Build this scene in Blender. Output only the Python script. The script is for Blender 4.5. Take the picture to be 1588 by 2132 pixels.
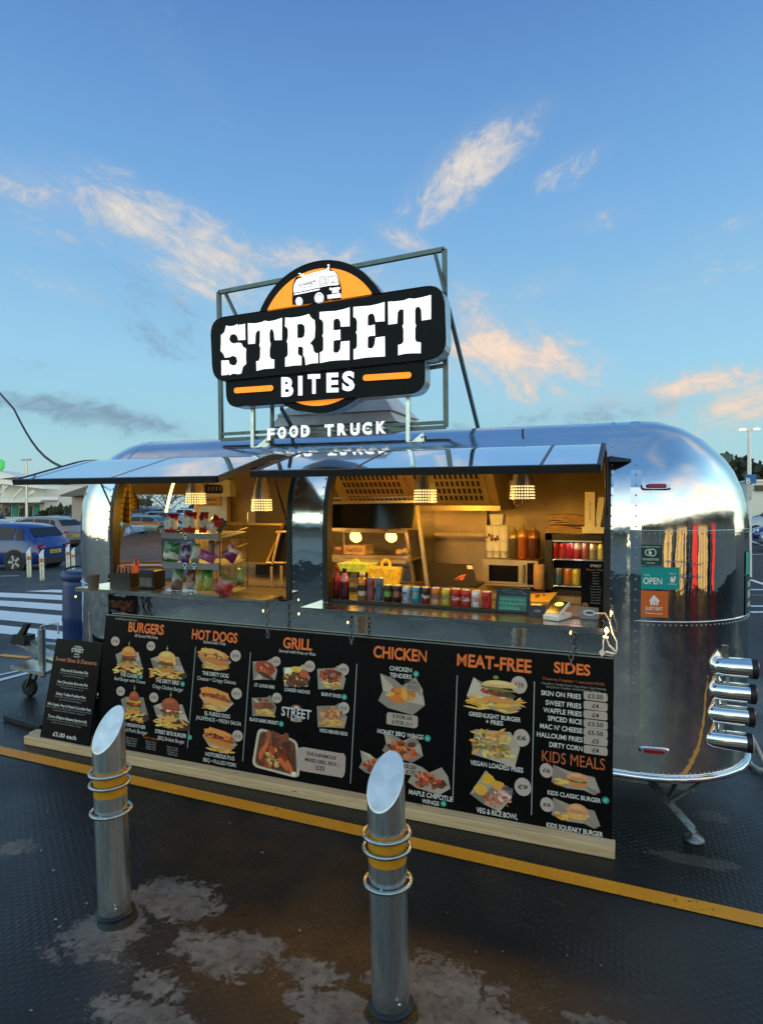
import bpy, math, random
from mathutils import Vector, Matrix
R = math.radians
rnd = random.Random(7)
for o in list(bpy.data.objects): bpy.data.objects.remove(o)
sc = bpy.context.scene
COL = sc.collection
S = 1.2                      # everything is laid out in trailer units and scaled to metres at the end

# ------------------------------------------------------------------ camera
HC = 1.7; FPX = 1300.; YAW = math.atan(1300/3344.); PITCH = math.atan(26/FPX)
cam_d = bpy.data.cameras.new('camera'); cam = bpy.data.objects.new('camera', cam_d); COL.objects.link(cam)
sc.camera = cam
cam.location = (0, 0, HC); cam.rotation_euler = (math.pi/2 - PITCH, 0, YAW)
cam_d.sensor_fit = 'VERTICAL'; cam_d.sensor_height = 24; cam_d.lens = 24*FPX/2132
cam_d.clip_start = .05; cam_d.clip_end = 2000
sc.render.resolution_x = 762; sc.render.resolution_y = 1024
# measuring helpers: a pixel of the photograph -> a point on a chosen world plane
_r = Vector((math.cos(YAW), math.sin(YAW), 0)); _f0 = Vector((-math.sin(YAW), math.cos(YAW), 0)); _z = Vector((0, 0, 1))
_f = _f0*math.cos(PITCH) - _z*math.sin(PITCH); _u = _z*math.cos(PITCH) + _f0*math.sin(PITCH)
def ray(x, y): return _f*FPX + _r*(x-794) - _u*(y-1066)
def onY(x, y, Y):
    d = ray(x, y); return Vector((0, 0, HC)) + d*(Y/d.y)
def onZ(x, y, z=0.):
    d = ray(x, y); return Vector((0, 0, HC)) + d*((z-HC)/d.z)

# ------------------------------------------------------------------ node helper
class NT:
    def __init__(s, tree): s.t = tree; s.t.nodes.clear()
    def n(s, typ, ins=None, **kw):
        nd = s.t.nodes.new(typ)
        for k, v in kw.items(): setattr(nd, k, v)
        for k, v in (ins or {}).items():
            sock = nd.inputs[k]
            if isinstance(v, bpy.types.NodeSocket): s.t.links.new(v, sock)
            else: sock.default_value = v
        return nd
    def m(s, op, a, b=0., c=0., clamp=False):
        return s.n('ShaderNodeMath', {0: a, 1: b, 2: c}, operation=op, use_clamp=clamp).outputs[0]
    def vm(s, op, a, b=(0, 0, 0)):
        nd = s.n('ShaderNodeVectorMath', {0: a, 1: b}, operation=op)
        return nd.outputs['Value'] if op in ('DOT_PRODUCT', 'LENGTH') else nd.outputs[0]
    def mix(s, f, a, b, blend='MIX'):
        nd = s.n('ShaderNodeMix', data_type='RGBA', blend_type=blend)
        for i, v in ((0, f), (6, a), (7, b)):
            if isinstance(v, bpy.types.NodeSocket): s.t.links.new(v, nd.inputs[i])
            else: nd.inputs[i].default_value = v if i == 0 else (tuple(v)+(1,))[:4]
        return nd.outputs[2]
    def rng(s, v, a, b, c=0., d=1., smooth=False):
        nd = s.n('ShaderNodeMapRange', {0: v, 1: a, 2: b, 3: c, 4: d}, interpolation_type='SMOOTHSTEP' if smooth else 'LINEAR')
        return nd.outputs[0]
    def noise(s, vec, scale, detail=4., rough=.55, dist=0., out=0):
        return s.n('ShaderNodeTexNoise', {'Vector': vec, 'Scale': scale, 'Detail': detail, 'Roughness': rough, 'Distortion': dist}).outputs[out]
    def link(s, a, b): s.t.links.new(a, b)

# ------------------------------------------------------------------ world: dusk sky with clouds
SUN_EL, SUN_ROT = R(5), R(125)
world = bpy.data.worlds.new('World'); sc.world = world; world.use_nodes = True
W = NT(world.node_tree)
sky = W.n('ShaderNodeTexSky', sky_type='NISHITA', sun_disc=False, sun_elevation=SUN_EL, sun_rotation=SUN_ROT, air_density=1.0, dust_density=.6, ozone_density=2.2, altitude=50)
dirv = W.n('ShaderNodeTexCoord').outputs['Generated']
sep = W.n('ShaderNodeSeparateXYZ', {0: dirv})
el = sep.outputs[2]
# a dusk gradient: deep blue overhead, cyan low down, cream towards the sun
ramp = W.n('ShaderNodeValToRGB', {0: W.m('MAXIMUM', el, 0.)})
cr = ramp.color_ramp
cr.elements[0].position = 0.; cr.elements[0].color = (.47, .67, .69, 1)
cr.elements[1].position = .62; cr.elements[1].color = (.105, .27, .61, 1)
for p, c in ((.08, (.39, .70, .77)), (.2, (.345, .67, .88)), (.42, (.20, .455, .80))):
    e = cr.elements.new(p); e.color = c+(1,)
skyc = W.mix(.82, W.mix(1., sky.outputs[0], (.30, .30, .30), 'MULTIPLY'), W.mix(1., ramp.outputs[0], (6.6, 6.6, 6.6), 'MULTIPLY'))
sunside = W.m('POWER', W.m('MAXIMUM', W.vm('DOT_PRODUCT', dirv, (math.sin(SUN_ROT), math.cos(SUN_ROT), 0)), 0.), 3.)
low = W.rng(el, .0, .28, 1., 0., True)
skyc = W.mix(W.m('MULTIPLY', W.m('MULTIPLY', sunside, low), .75), skyc, (7.0, 5.6, 3.9))
skyc = W.mix(1., skyc, W.mix(W.rng(W.vm('DOT_PRODUCT', dirv, (math.sin(SUN_ROT), math.cos(SUN_ROT), 0)), -.75, .45, 0., 1., True), (.95, .94, .96), (1.24, 1.22, 1.10)), 'MULTIPLY')
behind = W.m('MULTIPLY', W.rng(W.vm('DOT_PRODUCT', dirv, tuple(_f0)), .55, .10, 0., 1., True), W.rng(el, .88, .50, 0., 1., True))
skyc = W.mix(behind, skyc, W.mix(1., skyc, (3.8, 2.8, 2.0), 'MULTIPLY'))  # unseen sky behind the camera made brighter and warmer as added fill light
def streak(tilt, sc_):
    t = R(tilt); e1 = _r*math.cos(t) + _u*math.sin(t); e2 = _u*math.cos(t) - _r*math.sin(t)
    v = W.n('ShaderNodeCombineXYZ', {0: W.m('MULTIPLY', W.vm('DOT_PRODUCT', dirv, tuple(e1)), .85), 1: W.m('MULTIPLY', W.vm('DOT_PRODUCT', dirv, tuple(e2)), 1.45), 2: W.vm('DOT_PRODUCT', dirv, tuple(_f))}).outputs[0]
    return W.m('ADD', W.m('MULTIPLY', W.noise(v, sc_, 12., .66, .9), .62), W.m('MULTIPLY', W.noise(v, sc_*3.1, 8., .66, .9), .38))
NZ = {1: streak(30, 9.5), -1: streak(-24, 8.5), 0: streak(2, 8.5)}
CLOUDS = [  # photo x, y, half length, half height, tilt, strength, colour (cream / peach / slate)
 (975, 345, 165, 66, 33, 1.06, 'c'), (1065, 270, 110, 32, 26, .72, 'c'), (880, 420, 90, 40, 35, .55, 'c'), (280, 455, 230, 78, -16, 1.02, 'c'), (425, 540, 175, 95, -24, .98, 'c'), (500, 590, 150, 70, -10, .6, 'c'),
 (1040, 730, 220, 100, -26, 1.08, 'p'), (1160, 765, 130, 55, -10, .85, 'p'), (985, 640, 110, 50, -20, .75, 'p'), (1440, 800, 150, 38, 6, 1.0, 'p'), (1520, 855, 180, 70, 8, .8, 'p'), (1330, 830, 160, 40, 4, .5, 'p'),
 (170, 862, 260, 44, -6, 1.02, 's'), (310, 885, 150, 28, -12, .75, 's'), (600, 540, 150, 44, 3, .82, 'c'), (835, 500, 75, 30, -25, .85, 'c'), (1190, 350, 100, 40, 24, .56, 'c'), (1235, 450, 130, 50, 4, .40, 'c'),
 (1130, 592, 90, 34, 12, .66, 'c'), (40, 390, 110, 50, 0, .68, 'c'), (100, 402, 60, 28, 3, .85, 'c'), (310, 655, 210, 90, -28, .62, 's'),
 (740, 605, 260, 110, 3, .62, 'c'), (1230, 862, 280, 40, 4, .68, 's'), (140, 600, 110, 32, -15, .62, 'c'), (70, 480, 110, 40, -14, .5, 'c'),
 (1420, 600, 240, 80, 10, .45, 'c'), (1510, 480, 120, 40, 14, .42, 'c'), (980, 900, 280, 46, 3, .55, 's'), (330, 90, 280, 70, -40, .26, 'c'), (640, 700, 320, 60, 3, .45, 'c'), (60, 770, 160, 40, 3, .45, 's')]
sums = {}
for (px, py, a, b, tilt, st, kind) in CLOUDS:
    c = ray(px, py).normalized()
    ex = _z.cross(c).normalized() * -1; ey = c.cross(ex).normalized() * -1
    if ex.dot(_r) < 0: ex = -ex
    if ey.z < 0: ey = -ey
    t = R(tilt); ax = ex*math.cos(t) + ey*math.sin(t); ay = ey*math.cos(t) - ex*math.sin(t)
    k = FPX/ray(px, py).length
    ax = ax/(a*1.06*k/FPX); ay = ay/(b*1.08*k/FPX)
    u = W.vm('DOT_PRODUCT', dirv, tuple(ax)); v = W.vm('DOT_PRODUCT', dirv, tuple(ay))
    q = W.m('SQRT', W.m('ADD', W.m('MULTIPLY', u, u), W.m('MULTIPLY', v, v)))
    front = W.m('GREATER_THAN', W.vm('DOT_PRODUCT', dirv, tuple(c)), .3)
    g = W.m('MULTIPLY', W.m('MULTIPLY', W.rng(q, 1.5, 0., 0., 1., True), st), front)
    key = (kind, 0 if abs(tilt) < 9 else 1 if tilt > 0 else -1)
    sums[key] = g if key not in sums else W.m('MAXIMUM', sums[key], g)
# the rest of the sky, outside the photograph: scattered cloud, brightened behind the camera as added fill
pz = W.m('ADD', W.m('MAXIMUM', el, 0.), .18)
wide = W.noise(W.n('ShaderNodeCombineXYZ', {0: W.m('DIVIDE', sep.outputs[0], pz), 1: W.m('DIVIDE', sep.outputs[1], pz), 2: .3}).outputs[0], 1.1, 8., .6, .6)
out_ = W.rng(W.vm('DOT_PRODUCT', dirv, tuple(_f)), .62, .3, 0., 1., True)
CC = {'c': (4.1, 3.75, 3.4), 'p': (4.9, 3.75, 2.95), 's': (1.25, 1.85, 2.6)}
for key in sorted(sums, key=lambda k: ('sc p'.index(k[0]), k[1])):
    g = sums[key]; kind = key[0]
    val = W.m('ADD', W.m('MULTIPLY', g, .66), W.m('MULTIPLY', W.m('SUBTRACT', NZ[key[1]], .5), 2.5))
    mask = W.m('MULTIPLY', W.rng(val, .20, .88, 0., 1., True), W.rng(g, 0., .45, 0., 1., True))
    veil = W.m('MULTIPLY', W.rng(g, .05, 1., 0., .30, True), W.rng(NZ[key[1]], .40, .58, .3, 1.))
    mask = W.m('MAXIMUM', mask, veil)
    core = W.mix(W.rng(val, .45, 1.1, 0., 1.), tuple(x*.93 for x in CC[kind]), tuple(x*(1.22 if kind != 's' else .88) for x in CC[kind]))
    skyc = W.mix(W.m('MULTIPLY', mask, {'c': .92, 'p': .95, 's': .8}[kind]), skyc, core)
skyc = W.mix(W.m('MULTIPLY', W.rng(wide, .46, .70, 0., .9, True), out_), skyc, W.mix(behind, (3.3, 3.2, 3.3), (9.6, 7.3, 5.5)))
skyc = W.mix(W.rng(el, -.02, -.10, 0., 1.), skyc, (.5, .55, .6))
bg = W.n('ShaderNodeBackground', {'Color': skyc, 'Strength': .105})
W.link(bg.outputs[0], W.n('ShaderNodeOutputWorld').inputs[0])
# ------------------------------------------------------------------ sun, low at the right and nearly gone
sd = bpy.data.lights.new('sun', 'SUN'); sd.energy = .22; sd.angle = R(8); sd.color = (1, .78, .55)
sun = bpy.data.objects.new('sun', sd); COL.objects.link(sun)
sv = Vector((math.sin(SUN_ROT)*math.cos(SUN_EL), math.cos(SUN_ROT)*math.cos(SUN_EL), math.sin(SUN_EL)))
sun.rotation_euler = sv.to_track_quat('Z', 'Y').to_euler()
sc.view_settings.view_transform = 'Standard'; sc.view_settings.look = 'None'
sc.view_settings.exposure = 0.75; sc.view_settings.gamma = 1.0
sc.cycles.max_bounces = 8; sc.cycles.glossy_bounces = 5; sc.cycles.transparent_max_bounces = 12
sc.cycles.sample_clamp_indirect = 6.; sc.cycles.use_denoising = True
sc.cycles.caustics_reflective = False; sc.cycles.caustics_refractive = False

# ------------------------------------------------------------------ materials
MATS = {}
def mat(name, col=(.5, .5, .5), rough=.5, metal=0., spec=.5, emit=None, es=0., noise=0., nscale=20., bump=0., bscale=60., alpha=1., trans=0., coat=0., ior=1.45, rvar=0.):
    m = bpy.data.materials.new(name); m.use_nodes = True; T = NT(m.node_tree)
    out = T.n('ShaderNodeOutputMaterial'); b = T.n('ShaderNodeBsdfPrincipled')
    T.link(b.outputs[0], out.inputs[0])
    b.inputs['Roughness'].default_value = rough; b.inputs['Metallic'].default_value = metal
    b.inputs['Specular IOR Level'].default_value = spec; b.inputs['Alpha'].default_value = alpha
    b.inputs['Transmission Weight'].default_value = trans; b.inputs['Coat Weight'].default_value = coat; b.inputs['IOR'].default_value = ior
    tc = T.n('ShaderNodeTexCoord').outputs['Object']
    c = tuple(col)+(1,)
    if col == 'attr':
        at = T.n('ShaderNodeVertexColor', layer_name='Col').outputs[0]; base = at
    else: base = None
    if noise:
        nn = T.noise(tc, nscale, 5., .6)
        f = T.rng(nn, .3, .7, 1-noise, 1+noise*.6)
        cc = T.n('ShaderNodeCombineXYZ', {0: f, 1: f, 2: f}).outputs[0]
        base = T.mix(1., base if base is not None else c[:3], cc, 'MULTIPLY')
    if base is not None: T.link(base, b.inputs['Base Color'])
    else: b.inputs['Base Color'].default_value = c
    if rvar:
        T.link(T.rng(T.noise(tc, nscale*.7, 4.), .3, .7, rough-rvar, rough+rvar), b.inputs['Roughness'])
    if bump:
        bn = T.n('ShaderNodeBump', {'Height': T.noise(tc, bscale, 3.), 'Strength': bump, 'Distance': .01})
        T.link(bn.outputs[0], b.inputs['Normal'])
    if emit:
        b.inputs['Emission Color'].default_value = tuple(emit)+(1,); b.inputs['Emission Strength'].default_value = es
    MATS[name] = m; m['b'] = b.name
    return m
def bs(m): return m.node_tree.nodes[m['b']]

print_m = mat('printed_colour', 'attr', .42, noise=.10, nscale=90)
matt_m = mat('matt_colour', 'attr', .62, noise=.12, nscale=40)
pack_m = mat('foil_packet', 'attr', .3, noise=.12, nscale=30, bump=.5, bscale=30, coat=.3)
can_m = mat('printed_can', 'attr', .28, metal=.35, noise=.08, nscale=80)
carp_m = mat('car_paint', 'attr', .25, coat=.9, noise=.05, nscale=9)
black_m = mat('black_rubber', (.012, .012, .013), .45, noise=.2)
blackp_m = mat('black_board', (.0035, .003, .003), .40, spec=.12, noise=.45, nscale=14, bump=.06, bscale=12)
glass_m = mat('window_glass', (.012, .015, .018), .10, spec=.45)
clear_m = mat('clear_glass', (.9, .95, .95), .03, trans=.95, alpha=.25)
bottle_m = mat('clear_bottle', (.75, .8, .82), .12, trans=.6, alpha=.75)
paper_m = mat('white_paper', (.72, .70, .66), .7, noise=.1)
card_m = mat('cardboard', (.45, .30, .16), .75, noise=.2)
kraft_m = mat('kraft_paper', (.36, .22, .11), .8, noise=.25, nscale=25)
chrome_m = mat('chrome', (.78, .79, .80), .12, 1.)
steady_m = mat('dull_steel', (.22, .24, .25), .45, .9, noise=.3, nscale=25)
scrap_m = mat('grey_scrap', (.34, .33, .31), .7, noise=.3)
galv_m = mat('galvanised_steel', (.42, .46, .47), .38, 1., noise=.2, nscale=30, rvar=.1)
frame_m = mat('sign_frame_steel', (.10, .125, .13), .42, .8, noise=.25, nscale=12)
trim_m = mat('sign_edge_metal', (.55, .60, .62), .3, .9, noise=.2, nscale=14)
signblk_m = mat('sign_black_face', (.004, .005, .008), .45, noise=.2, spec=.12)
lit_w = mat('lit_white_acrylic', (.85, .85, .9), .4, emit=(.92, .94, 1.), es=.50)
lit_o = mat('lit_orange_acrylic', (.9, .28, .01), .4, emit=(1., .24, .0), es=.50)
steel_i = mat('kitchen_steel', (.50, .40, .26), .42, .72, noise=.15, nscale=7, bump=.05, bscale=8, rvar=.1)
steel_d = mat('dark_kitchen_steel', (.16, .15, .14), .4, .7, noise=.2)
cab_m = mat('dark_cabinet_paint', (.045, .034, .024), .5, noise=.25, nscale=5)
lamp_m = mat('brushed_lamp_metal', (.62, .55, .44), .36, .55, noise=.15)
cowl_m = mat('grey_cowl', (.58, .59, .60), .55, noise=.12, nscale=6)
bulb_m = mat('warm_bulb', (1, .8, .5), .5, emit=(1., .55, .14), es=22.)
hole_m = mat('lit_perforation', (1, .8, .5), .5, emit=(1., .68, .26), es=1.7)
led_m = mat('led_strip', (1, .9, .6), .5, emit=(1., .66, .16), es=3.)
plug_m = mat('blue_plastic', (.006, .030, .13), .38, noise=.15, bump=.08, bscale=10)
tyre_m = mat('tyre_rubber', (.02, .02, .02), .8, noise=.2)
red_lens = mat('red_lens', (.30, .006, .01), .2, coat=.6, noise=.1)
amber_lens = mat('amber_lens', (.42, .12, .03), .2, coat=.6)
white_pl = mat('white_plastic', (.75, .75, .74), .35, noise=.04)
screen_g = mat('till_screen', (.02, .05, .05), .2, emit=(.06, .40, .22), es=.17)
screen_b = mat('reader_screen', (.3, .3, .1), .2, emit=(.75, .75, .12), es=1.0)
scr_off = mat('dark_screen', (.004, .005, .008), .15)
leaf_m = mat('foliage', (.035, .045, .022), .8, noise=.5, nscale=.5)
bark_m = mat('bark', (.06, .045, .035), .9, noise=.3)
white_wall = mat('white_cladding', (.62, .66, .64), .6, noise=.08, nscale=.6)
beige_wall = mat('beige_cladding', (.42, .40, .36), .7, noise=.12, nscale=.5)
grey_roof = mat('grey_roof', (.10, .10, .10), .6, noise=.15, nscale=1.)
shop_glass = mat('shop_glass', (.04, .06, .06), .08, spec=.7)
warm_win = mat('warm_lit_window', (.4, .3, .15), .3, emit=(1., .58, .16), es=.55, noise=.3, nscale=.9)
red_lit = mat('red_lit_panel', (.6, .03, .02), .35, emit=(1., .03, .015), es=.8)
green_lit = mat('green_lit_sign', (.05, .5, .1), .35, emit=(.03, .55, .12), es=.22)
teal_p = mat('teal_panel', (.03, .27, .25), .5, noise=.1)
lampglow_y = mat('yellow_carton_painted_glow', (.80, .52, .05), .5, emit=(1., .42, .02), es=.20, noise=.6, nscale=22, bump=.6, bscale=25)  # emission stands in for heat lamp light falling on the carton
lampglow_g = mat('green_lid_painted_glow', (.70, .72, .10), .5, emit=(.80, .78, .05), es=.20, noise=.6, nscale=22, bump=.6, bscale=25)  # heat lamp light on the lid, likewise put in as emission
copper_m = mat('copper', (.55, .25, .12), .25, 1.)
blue_sign = mat('blue_sign', (.015, .13, .36), .4, noise=.05)
cable_m = mat('black_cable', (.012, .012, .012), .5)
wht_cable = mat('white_cable', (.7, .65, .6), .5)
lamp_lit = mat('street_lamp_light', (1, 1, 1), .4, emit=(1., .90, .66), es=.8)
fairy_m = mat('fairy_bulb_glass', (1, .8, .5), .4, emit=(1., .60, .15), es=6.)

def metal_nodes(name, col, build):
    m = mat(name, col, .1, 1.); T = NT.__new__(NT); T.t = m.node_tree
    build(T, bs(m), T.n('ShaderNodeTexCoord').outputs['Object']); return m
def _mirror(T, b, tc):
    s = T.n('ShaderNodeSeparateXYZ', {0: tc})
    up = T.rng(s.outputs[2], 1.50*S, 1.62*S, 0., 1., True)
    sm = T.noise(tc, 9., 5., .6)
    T.link(T.m('ADD', T.rng(up, 0., 1., .03, .11), T.m('MULTIPLY', T.rng(sm, .45, .75, 0., .09), T.m('ADD', up, .25))), b.inputs['Roughness'])
    f = T.rng(T.noise(tc, 3.5, 4.), .3, .7, .74, .84)
    T.link(T.mix(0., T.n('ShaderNodeCombineXYZ', {0: f, 1: T.m('MULTIPLY', f, .995), 2: T.m('MULTIPLY', f, .965)}).outputs[0], (0, 0, 0)), b.inputs['Base Color'])
    h = T.m('ADD', T.noise(T.vm('MULTIPLY', tc, (1., 1., .7)), 2.2, 2., .4), T.m('MULTIPLY', T.noise(tc, 16., 2.), .05))
    T.link(T.n('ShaderNodeBump', {'Height': h, 'Strength': .5, 'Distance': .017}).outputs[0], b.inputs['Normal'])
mirror_m = metal_nodes('polished_aluminium', (.8, .8, .8), _mirror)
def _hatch(T, b, tc):
    T.link(T.rng(T.noise(tc, 5., 4.), .3, .7, .025, .07), b.inputs['Roughness'])
    b.inputs['Base Color'].default_value = (.93, .94, .95, 1)
    T.link(T.n('ShaderNodeBump', {'Height': T.noise(tc, 1.6, 2., .4), 'Strength': .25, 'Distance': .012}).outputs[0], b.inputs['Normal'])
hatchmir_m = metal_nodes('polished_hatch', (.8, .8, .8), _hatch)
def _brushed(T, b, tc):
    sp = T.n('ShaderNodeSeparateXYZ', {0: tc}); grime = T.m('MULTIPLY', T.rng(sp.outputs[2], .16, .0, 0., 1.), T.rng(T.noise(tc, 14., 5., .7), .35, .6)); scuff = T.rng(T.noise(T.vm('MULTIPLY', tc, (1., 1., 2.5)), 9., 7., .75, 1.), .60, .70)
    n = T.noise(T.vm('MULTIPLY', tc, (60., 60., 1.2)), 3., 5., .6)
    T.link(T.m('ADD', T.rng(n, .3, .7, .22, .36), T.m('MULTIPLY', T.m('ADD', grime, scuff), .14)), b.inputs['Roughness'])
    f = T.rng(T.noise(T.vm('MULTIPLY', tc, (1., 1., .5)), 6., 5.), .3, .75,   .70, .86)
    n2 = T.m('MULTIPLY', T.m('MULTIPLY', f, T.rng(n, .2, .8, .88, 1.08)), T.m('SUBTRACT', 1., T.m('ADD', T.m('MULTIPLY', grime, .6), T.m('MULTIPLY', scuff, .12))))
    T.link(T.n('ShaderNodeCombineXYZ', {0: T.m('MULTIPLY', n2, .96), 1: n2, 2: n2}).outputs[0], b.inputs['Base Color'])
    T.link(T.n('ShaderNodeBump', {'Height': n, 'Strength': .10, 'Distance': .004}).outputs[0], b.inputs['Normal'])
brushed_m = metal_nodes('brushed_bollard_steel', (.5, .5, .5), _brushed)
def _cap(T, b, tc):
    n = T.noise(tc, 40., 5., .65)
    T.link(T.rng(n, .3, .7, .30, .48), b.inputs['Roughness'])
    f = T.rng(T.noise(tc, 18., 5.), .3, .7, .50, .66)
    T.link(T.n('ShaderNodeCombineXYZ', {0: f, 1: f, 2: f}).outputs[0], b.inputs['Base Color'])
captop_m = metal_nodes('ground_steel_cap', (.7, .7, .7), _cap)
def _counter(T, b, tc):
    n = T.noise(T.vm('MULTIPLY', tc, (1.5, 40., 40.)), 3., 4.)
    T.link(T.rng(n, .3, .7, .16, .30), b.inputs['Roughness'])
counter_m = metal_nodes('counter_steel', (.50, .50, .49), _counter)

def _wood():
    m = mat('pine_timber', (.5, .4, .3), .65); T = NT.__new__(NT); T.t = m.node_tree; b = bs(m)
    tc = T.n('ShaderNodeTexCoord').outputs['Object']
    g = T.noise(T.vm('MULTIPLY', tc, (1.2, 26., 26.)), 2.2, 5., .6, .8)
    k = T.n('ShaderNodeTexVoronoi', {'Vector': T.vm('MULTIPLY', tc, (3.2, 14., 14.)), 'Scale': 1.}).outputs['Distance']
    c = T.mix(T.rng(g, .3, .7), (.86, .61, .34), (.60, .39, .19))
    c = T.mix(T.rng(k, .10, .05), c, (.12, .06, .03))
    T.link(c, b.inputs['Base Color']); T.link(T.n('ShaderNodeBump', {'Height': g, 'Strength': .2, 'Distance': .004}).outputs[0], b.inputs['Normal'])
    return m
wood_m = _wood()

# ground
def pip_nodes(T, X, Yc):
    cx, cy = .031, .046
    u = T.m('DIVIDE', X, cx); cu = T.m('FLOOR', u); fu = T.m('SUBTRACT', T.m('SUBTRACT', u, cu), .5)
    v = T.m('ADD', T.m('DIVIDE', Yc, cy), T.m('MULTIPLY', T.m('FRACT', T.m('MULTIPLY', cu, .5)), 1.)); fv = T.m('SUBTRACT', T.m('FRACT', v), .5)
    q = T.m('SQRT', T.m('ADD', T.m('POWER', T.m('DIVIDE', fu, .40), 2.), T.m('POWER', T.m('DIVIDE', fv, .34), 2.)))
    return T.rng(q, 1., .45, 0., 1., True)
def ellipse(T, X, Yc, px, py, a, b):
    p = onZ(px, py)*S
    dx = T.m('DIVIDE', T.m('SUBTRACT', X, p.x), a*S); dy = T.m('DIVIDE', T.m('SUBTRACT', Yc, p.y), b*S)
    return T.rng(T.m('SQRT', T.m('ADD', T.m('MULTIPLY', dx, dx), T.m('MULTIPLY', dy, dy))), 1.4, 0., 0., 1.)
def _ground():
    m = mat('wet_antislip_ground', (.03, .03, .03), .4, spec=.36); T = NT.__new__(NT); T.t = m.node_tree; b = bs(m)
    tc = T.n('ShaderNodeTexCoord').outputs['Object']; s = T.n('ShaderNodeSeparateXYZ', {0: tc}); X, Yc = s.outputs[0], s.outputs[1]
    wob = T.noise(tc, 6.5, 10., .70, .8)
    pale = None
    for (px, py, a, bb, st) in ((225, 1935, .17, .20, 1.1), (365, 1870, .24, .15, 1.12), (470, 1985, .26, .14, .95), (330, 2050, .2, .1, .70), (300, 2120, .28, .09, 1.0), (660, 2030, .18, .09, .8), (700, 2110, .22, .12, 1.0), (900, 2070, .26, .20, 1.15),
                               (1000, 2125, .3, .09, .9), (1230, 2125, .25, .07, .6), (25, 1770, .16, .13, .65), (530, 1960, .16, .08, .85), (110, 1990, .15, .08, .55)):
        e = T.m('MULTIPLY', ellipse(T, X, Yc, px, py, a, bb), st)
        pale = e if pale is None else T.m('MAXIMUM', pale, e)
    fine = T.noise(tc, 24., 8., .72, .6)
    pale = T.m('MULTIPLY', T.rng(T.m('ADD', pale, T.m('ADD', T.m('MULTIPLY', T.m('SUBTRACT', wob, .5), 1.25), T.m('MULTIPLY', T.m('SUBTRACT', fine, .5), 1.0))), .36, .52, 0., 1., True), T.rng(fine, .36, .50, .30, 1.))
    # pale patches cut away around the bollard feet
    foot = T.m('MAXIMUM', ellipse(T, X, Yc, 246, 1912, .085, .085), ellipse(T, X, Yc, 815, 2108, .095, .085))
    pale = T.m('MULTIPLY', pale, T.rng(T.m('ADD', foot, T.m('MULTIPLY', T.m('SUBTRACT', wob, .5), .5)), .30, .36, 1., 0.))
    tan = T.m('MAXIMUM', T.m('MAXIMUM', ellipse(T, X, Yc, 1440, 1790, .22, .07), ellipse(T, X, Yc, 1510, 1800, .10, .05)), T.m('MULTIPLY', ellipse(T, X, Yc, 1480, 1700, .14, .10), .8))
    tan = T.rng(T.m('ADD', tan, T.m('MULTIPLY', T.m('SUBTRACT', wob, .5), 1.1)), .40, .55, 0., 1., True)
    # dried streaks
    streak = T.rng(T.noise(T.vm('MULTIPLY', tc, (1., 2.2, 1.)), 2.6, 9., .72, 1.2), .60, .66, 0., .45, True)
    near = T.m('MULTIPLY', T.rng(X, -6.6*S, -6.0*S), T.rng(Yc, 7.2*S, 6.6*S))
    wear = T.m('MULTIPLY', T.rng(T.noise(tc, 1.6, 6., .66), .36, .62), T.m('SUBTRACT', 1., pale))
    wear = T.m('MULTIPLY', wear, T.rng(T.noise(tc, 22., 3., .6), .25, .55, .25, 1.))
    wear = T.m('MULTIPLY', wear, near)
    pip = T.m('MULTIPLY', pip_nodes(T, X, Yc), wear)
    grit = T.noise(tc, 160., 3., .7)
    big = T.noise(tc, .8, 5., .6)
    c = T.mix(T.rng(big, .3, .7), (.010, .0095, .009), (.025, .024, .023))
    warm_tint = T.rng(T.m('ADD', T.m('MAXIMUM', ellipse(T, X, Yc, 660, 1960, .75, .5), ellipse(T, X, Yc, 560, 1790, .9, .4)), T.m('MULTIPLY', T.m('SUBTRACT', T.noise(tc, 1.8, 6., .65), .5), 1.2)), .28, .75, 0., 1., True)  # brown tint paints the trailer's warm light into the ground colour
    c = T.mix(T.m('MULTIPLY', warm_tint, .85), c, T.mix(T.rng(T.noise(tc, 5., 6., .7), .35, .68), (.020, .011, .006), (.072, .037, .014)))
    c = T.mix(T.m('SUBTRACT', 1., near), c, T.mix(T.rng(grit, .35, .7), (.045, .045, .045), (.085, .085, .087)))
    c = T.mix(streak, c, (.075, .072, .068))
    c = T.mix(T.m('MULTIPLY', pip, .55), c, T.mix(.5, c, (.07, .07, .07)))
    pc = T.mix(T.rng(T.noise(tc, 7., 7., .7), .35, .68), (.115, .097, .080), (.27, .236, .198))
    c = T.mix(pale, c, pc)
    c = T.mix(T.m('MULTIPLY', tan, .8), c, (.10, .083, .064))
    c = T.mix(T.rng(grit, .2, .8, 0., .35), c, (.012, .012, .012))
    T.link(c, b.inputs['Base Color'])
    wet = T.noise(tc, 1.05, 5., .6, .4)
    rg = T.m('ADD', T.rng(wet, .35, .65, .20, .44), T.m('ADD', T.m('MULTIPLY', pale, .25), T.m('ADD', T.m('MULTIPLY', T.m('SUBTRACT', 1., near), .35), T.rng(X, .9*S, 2.2*S, 0., .3))), clamp=True)
    T.link(rg, b.inputs['Roughness'])
    h = T.m('ADD', T.m('MULTIPLY', pip, .85), T.m('ADD', T.m('MULTIPLY', grit, .55), T.m('MULTIPLY', wob, .3)))
    T.link(T.n('ShaderNodeBump', {'Height': h, 'Strength': .62, 'Distance': .0045}).outputs[0], b.inputs['Normal'])
    return m
ground_m = _ground()
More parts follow.
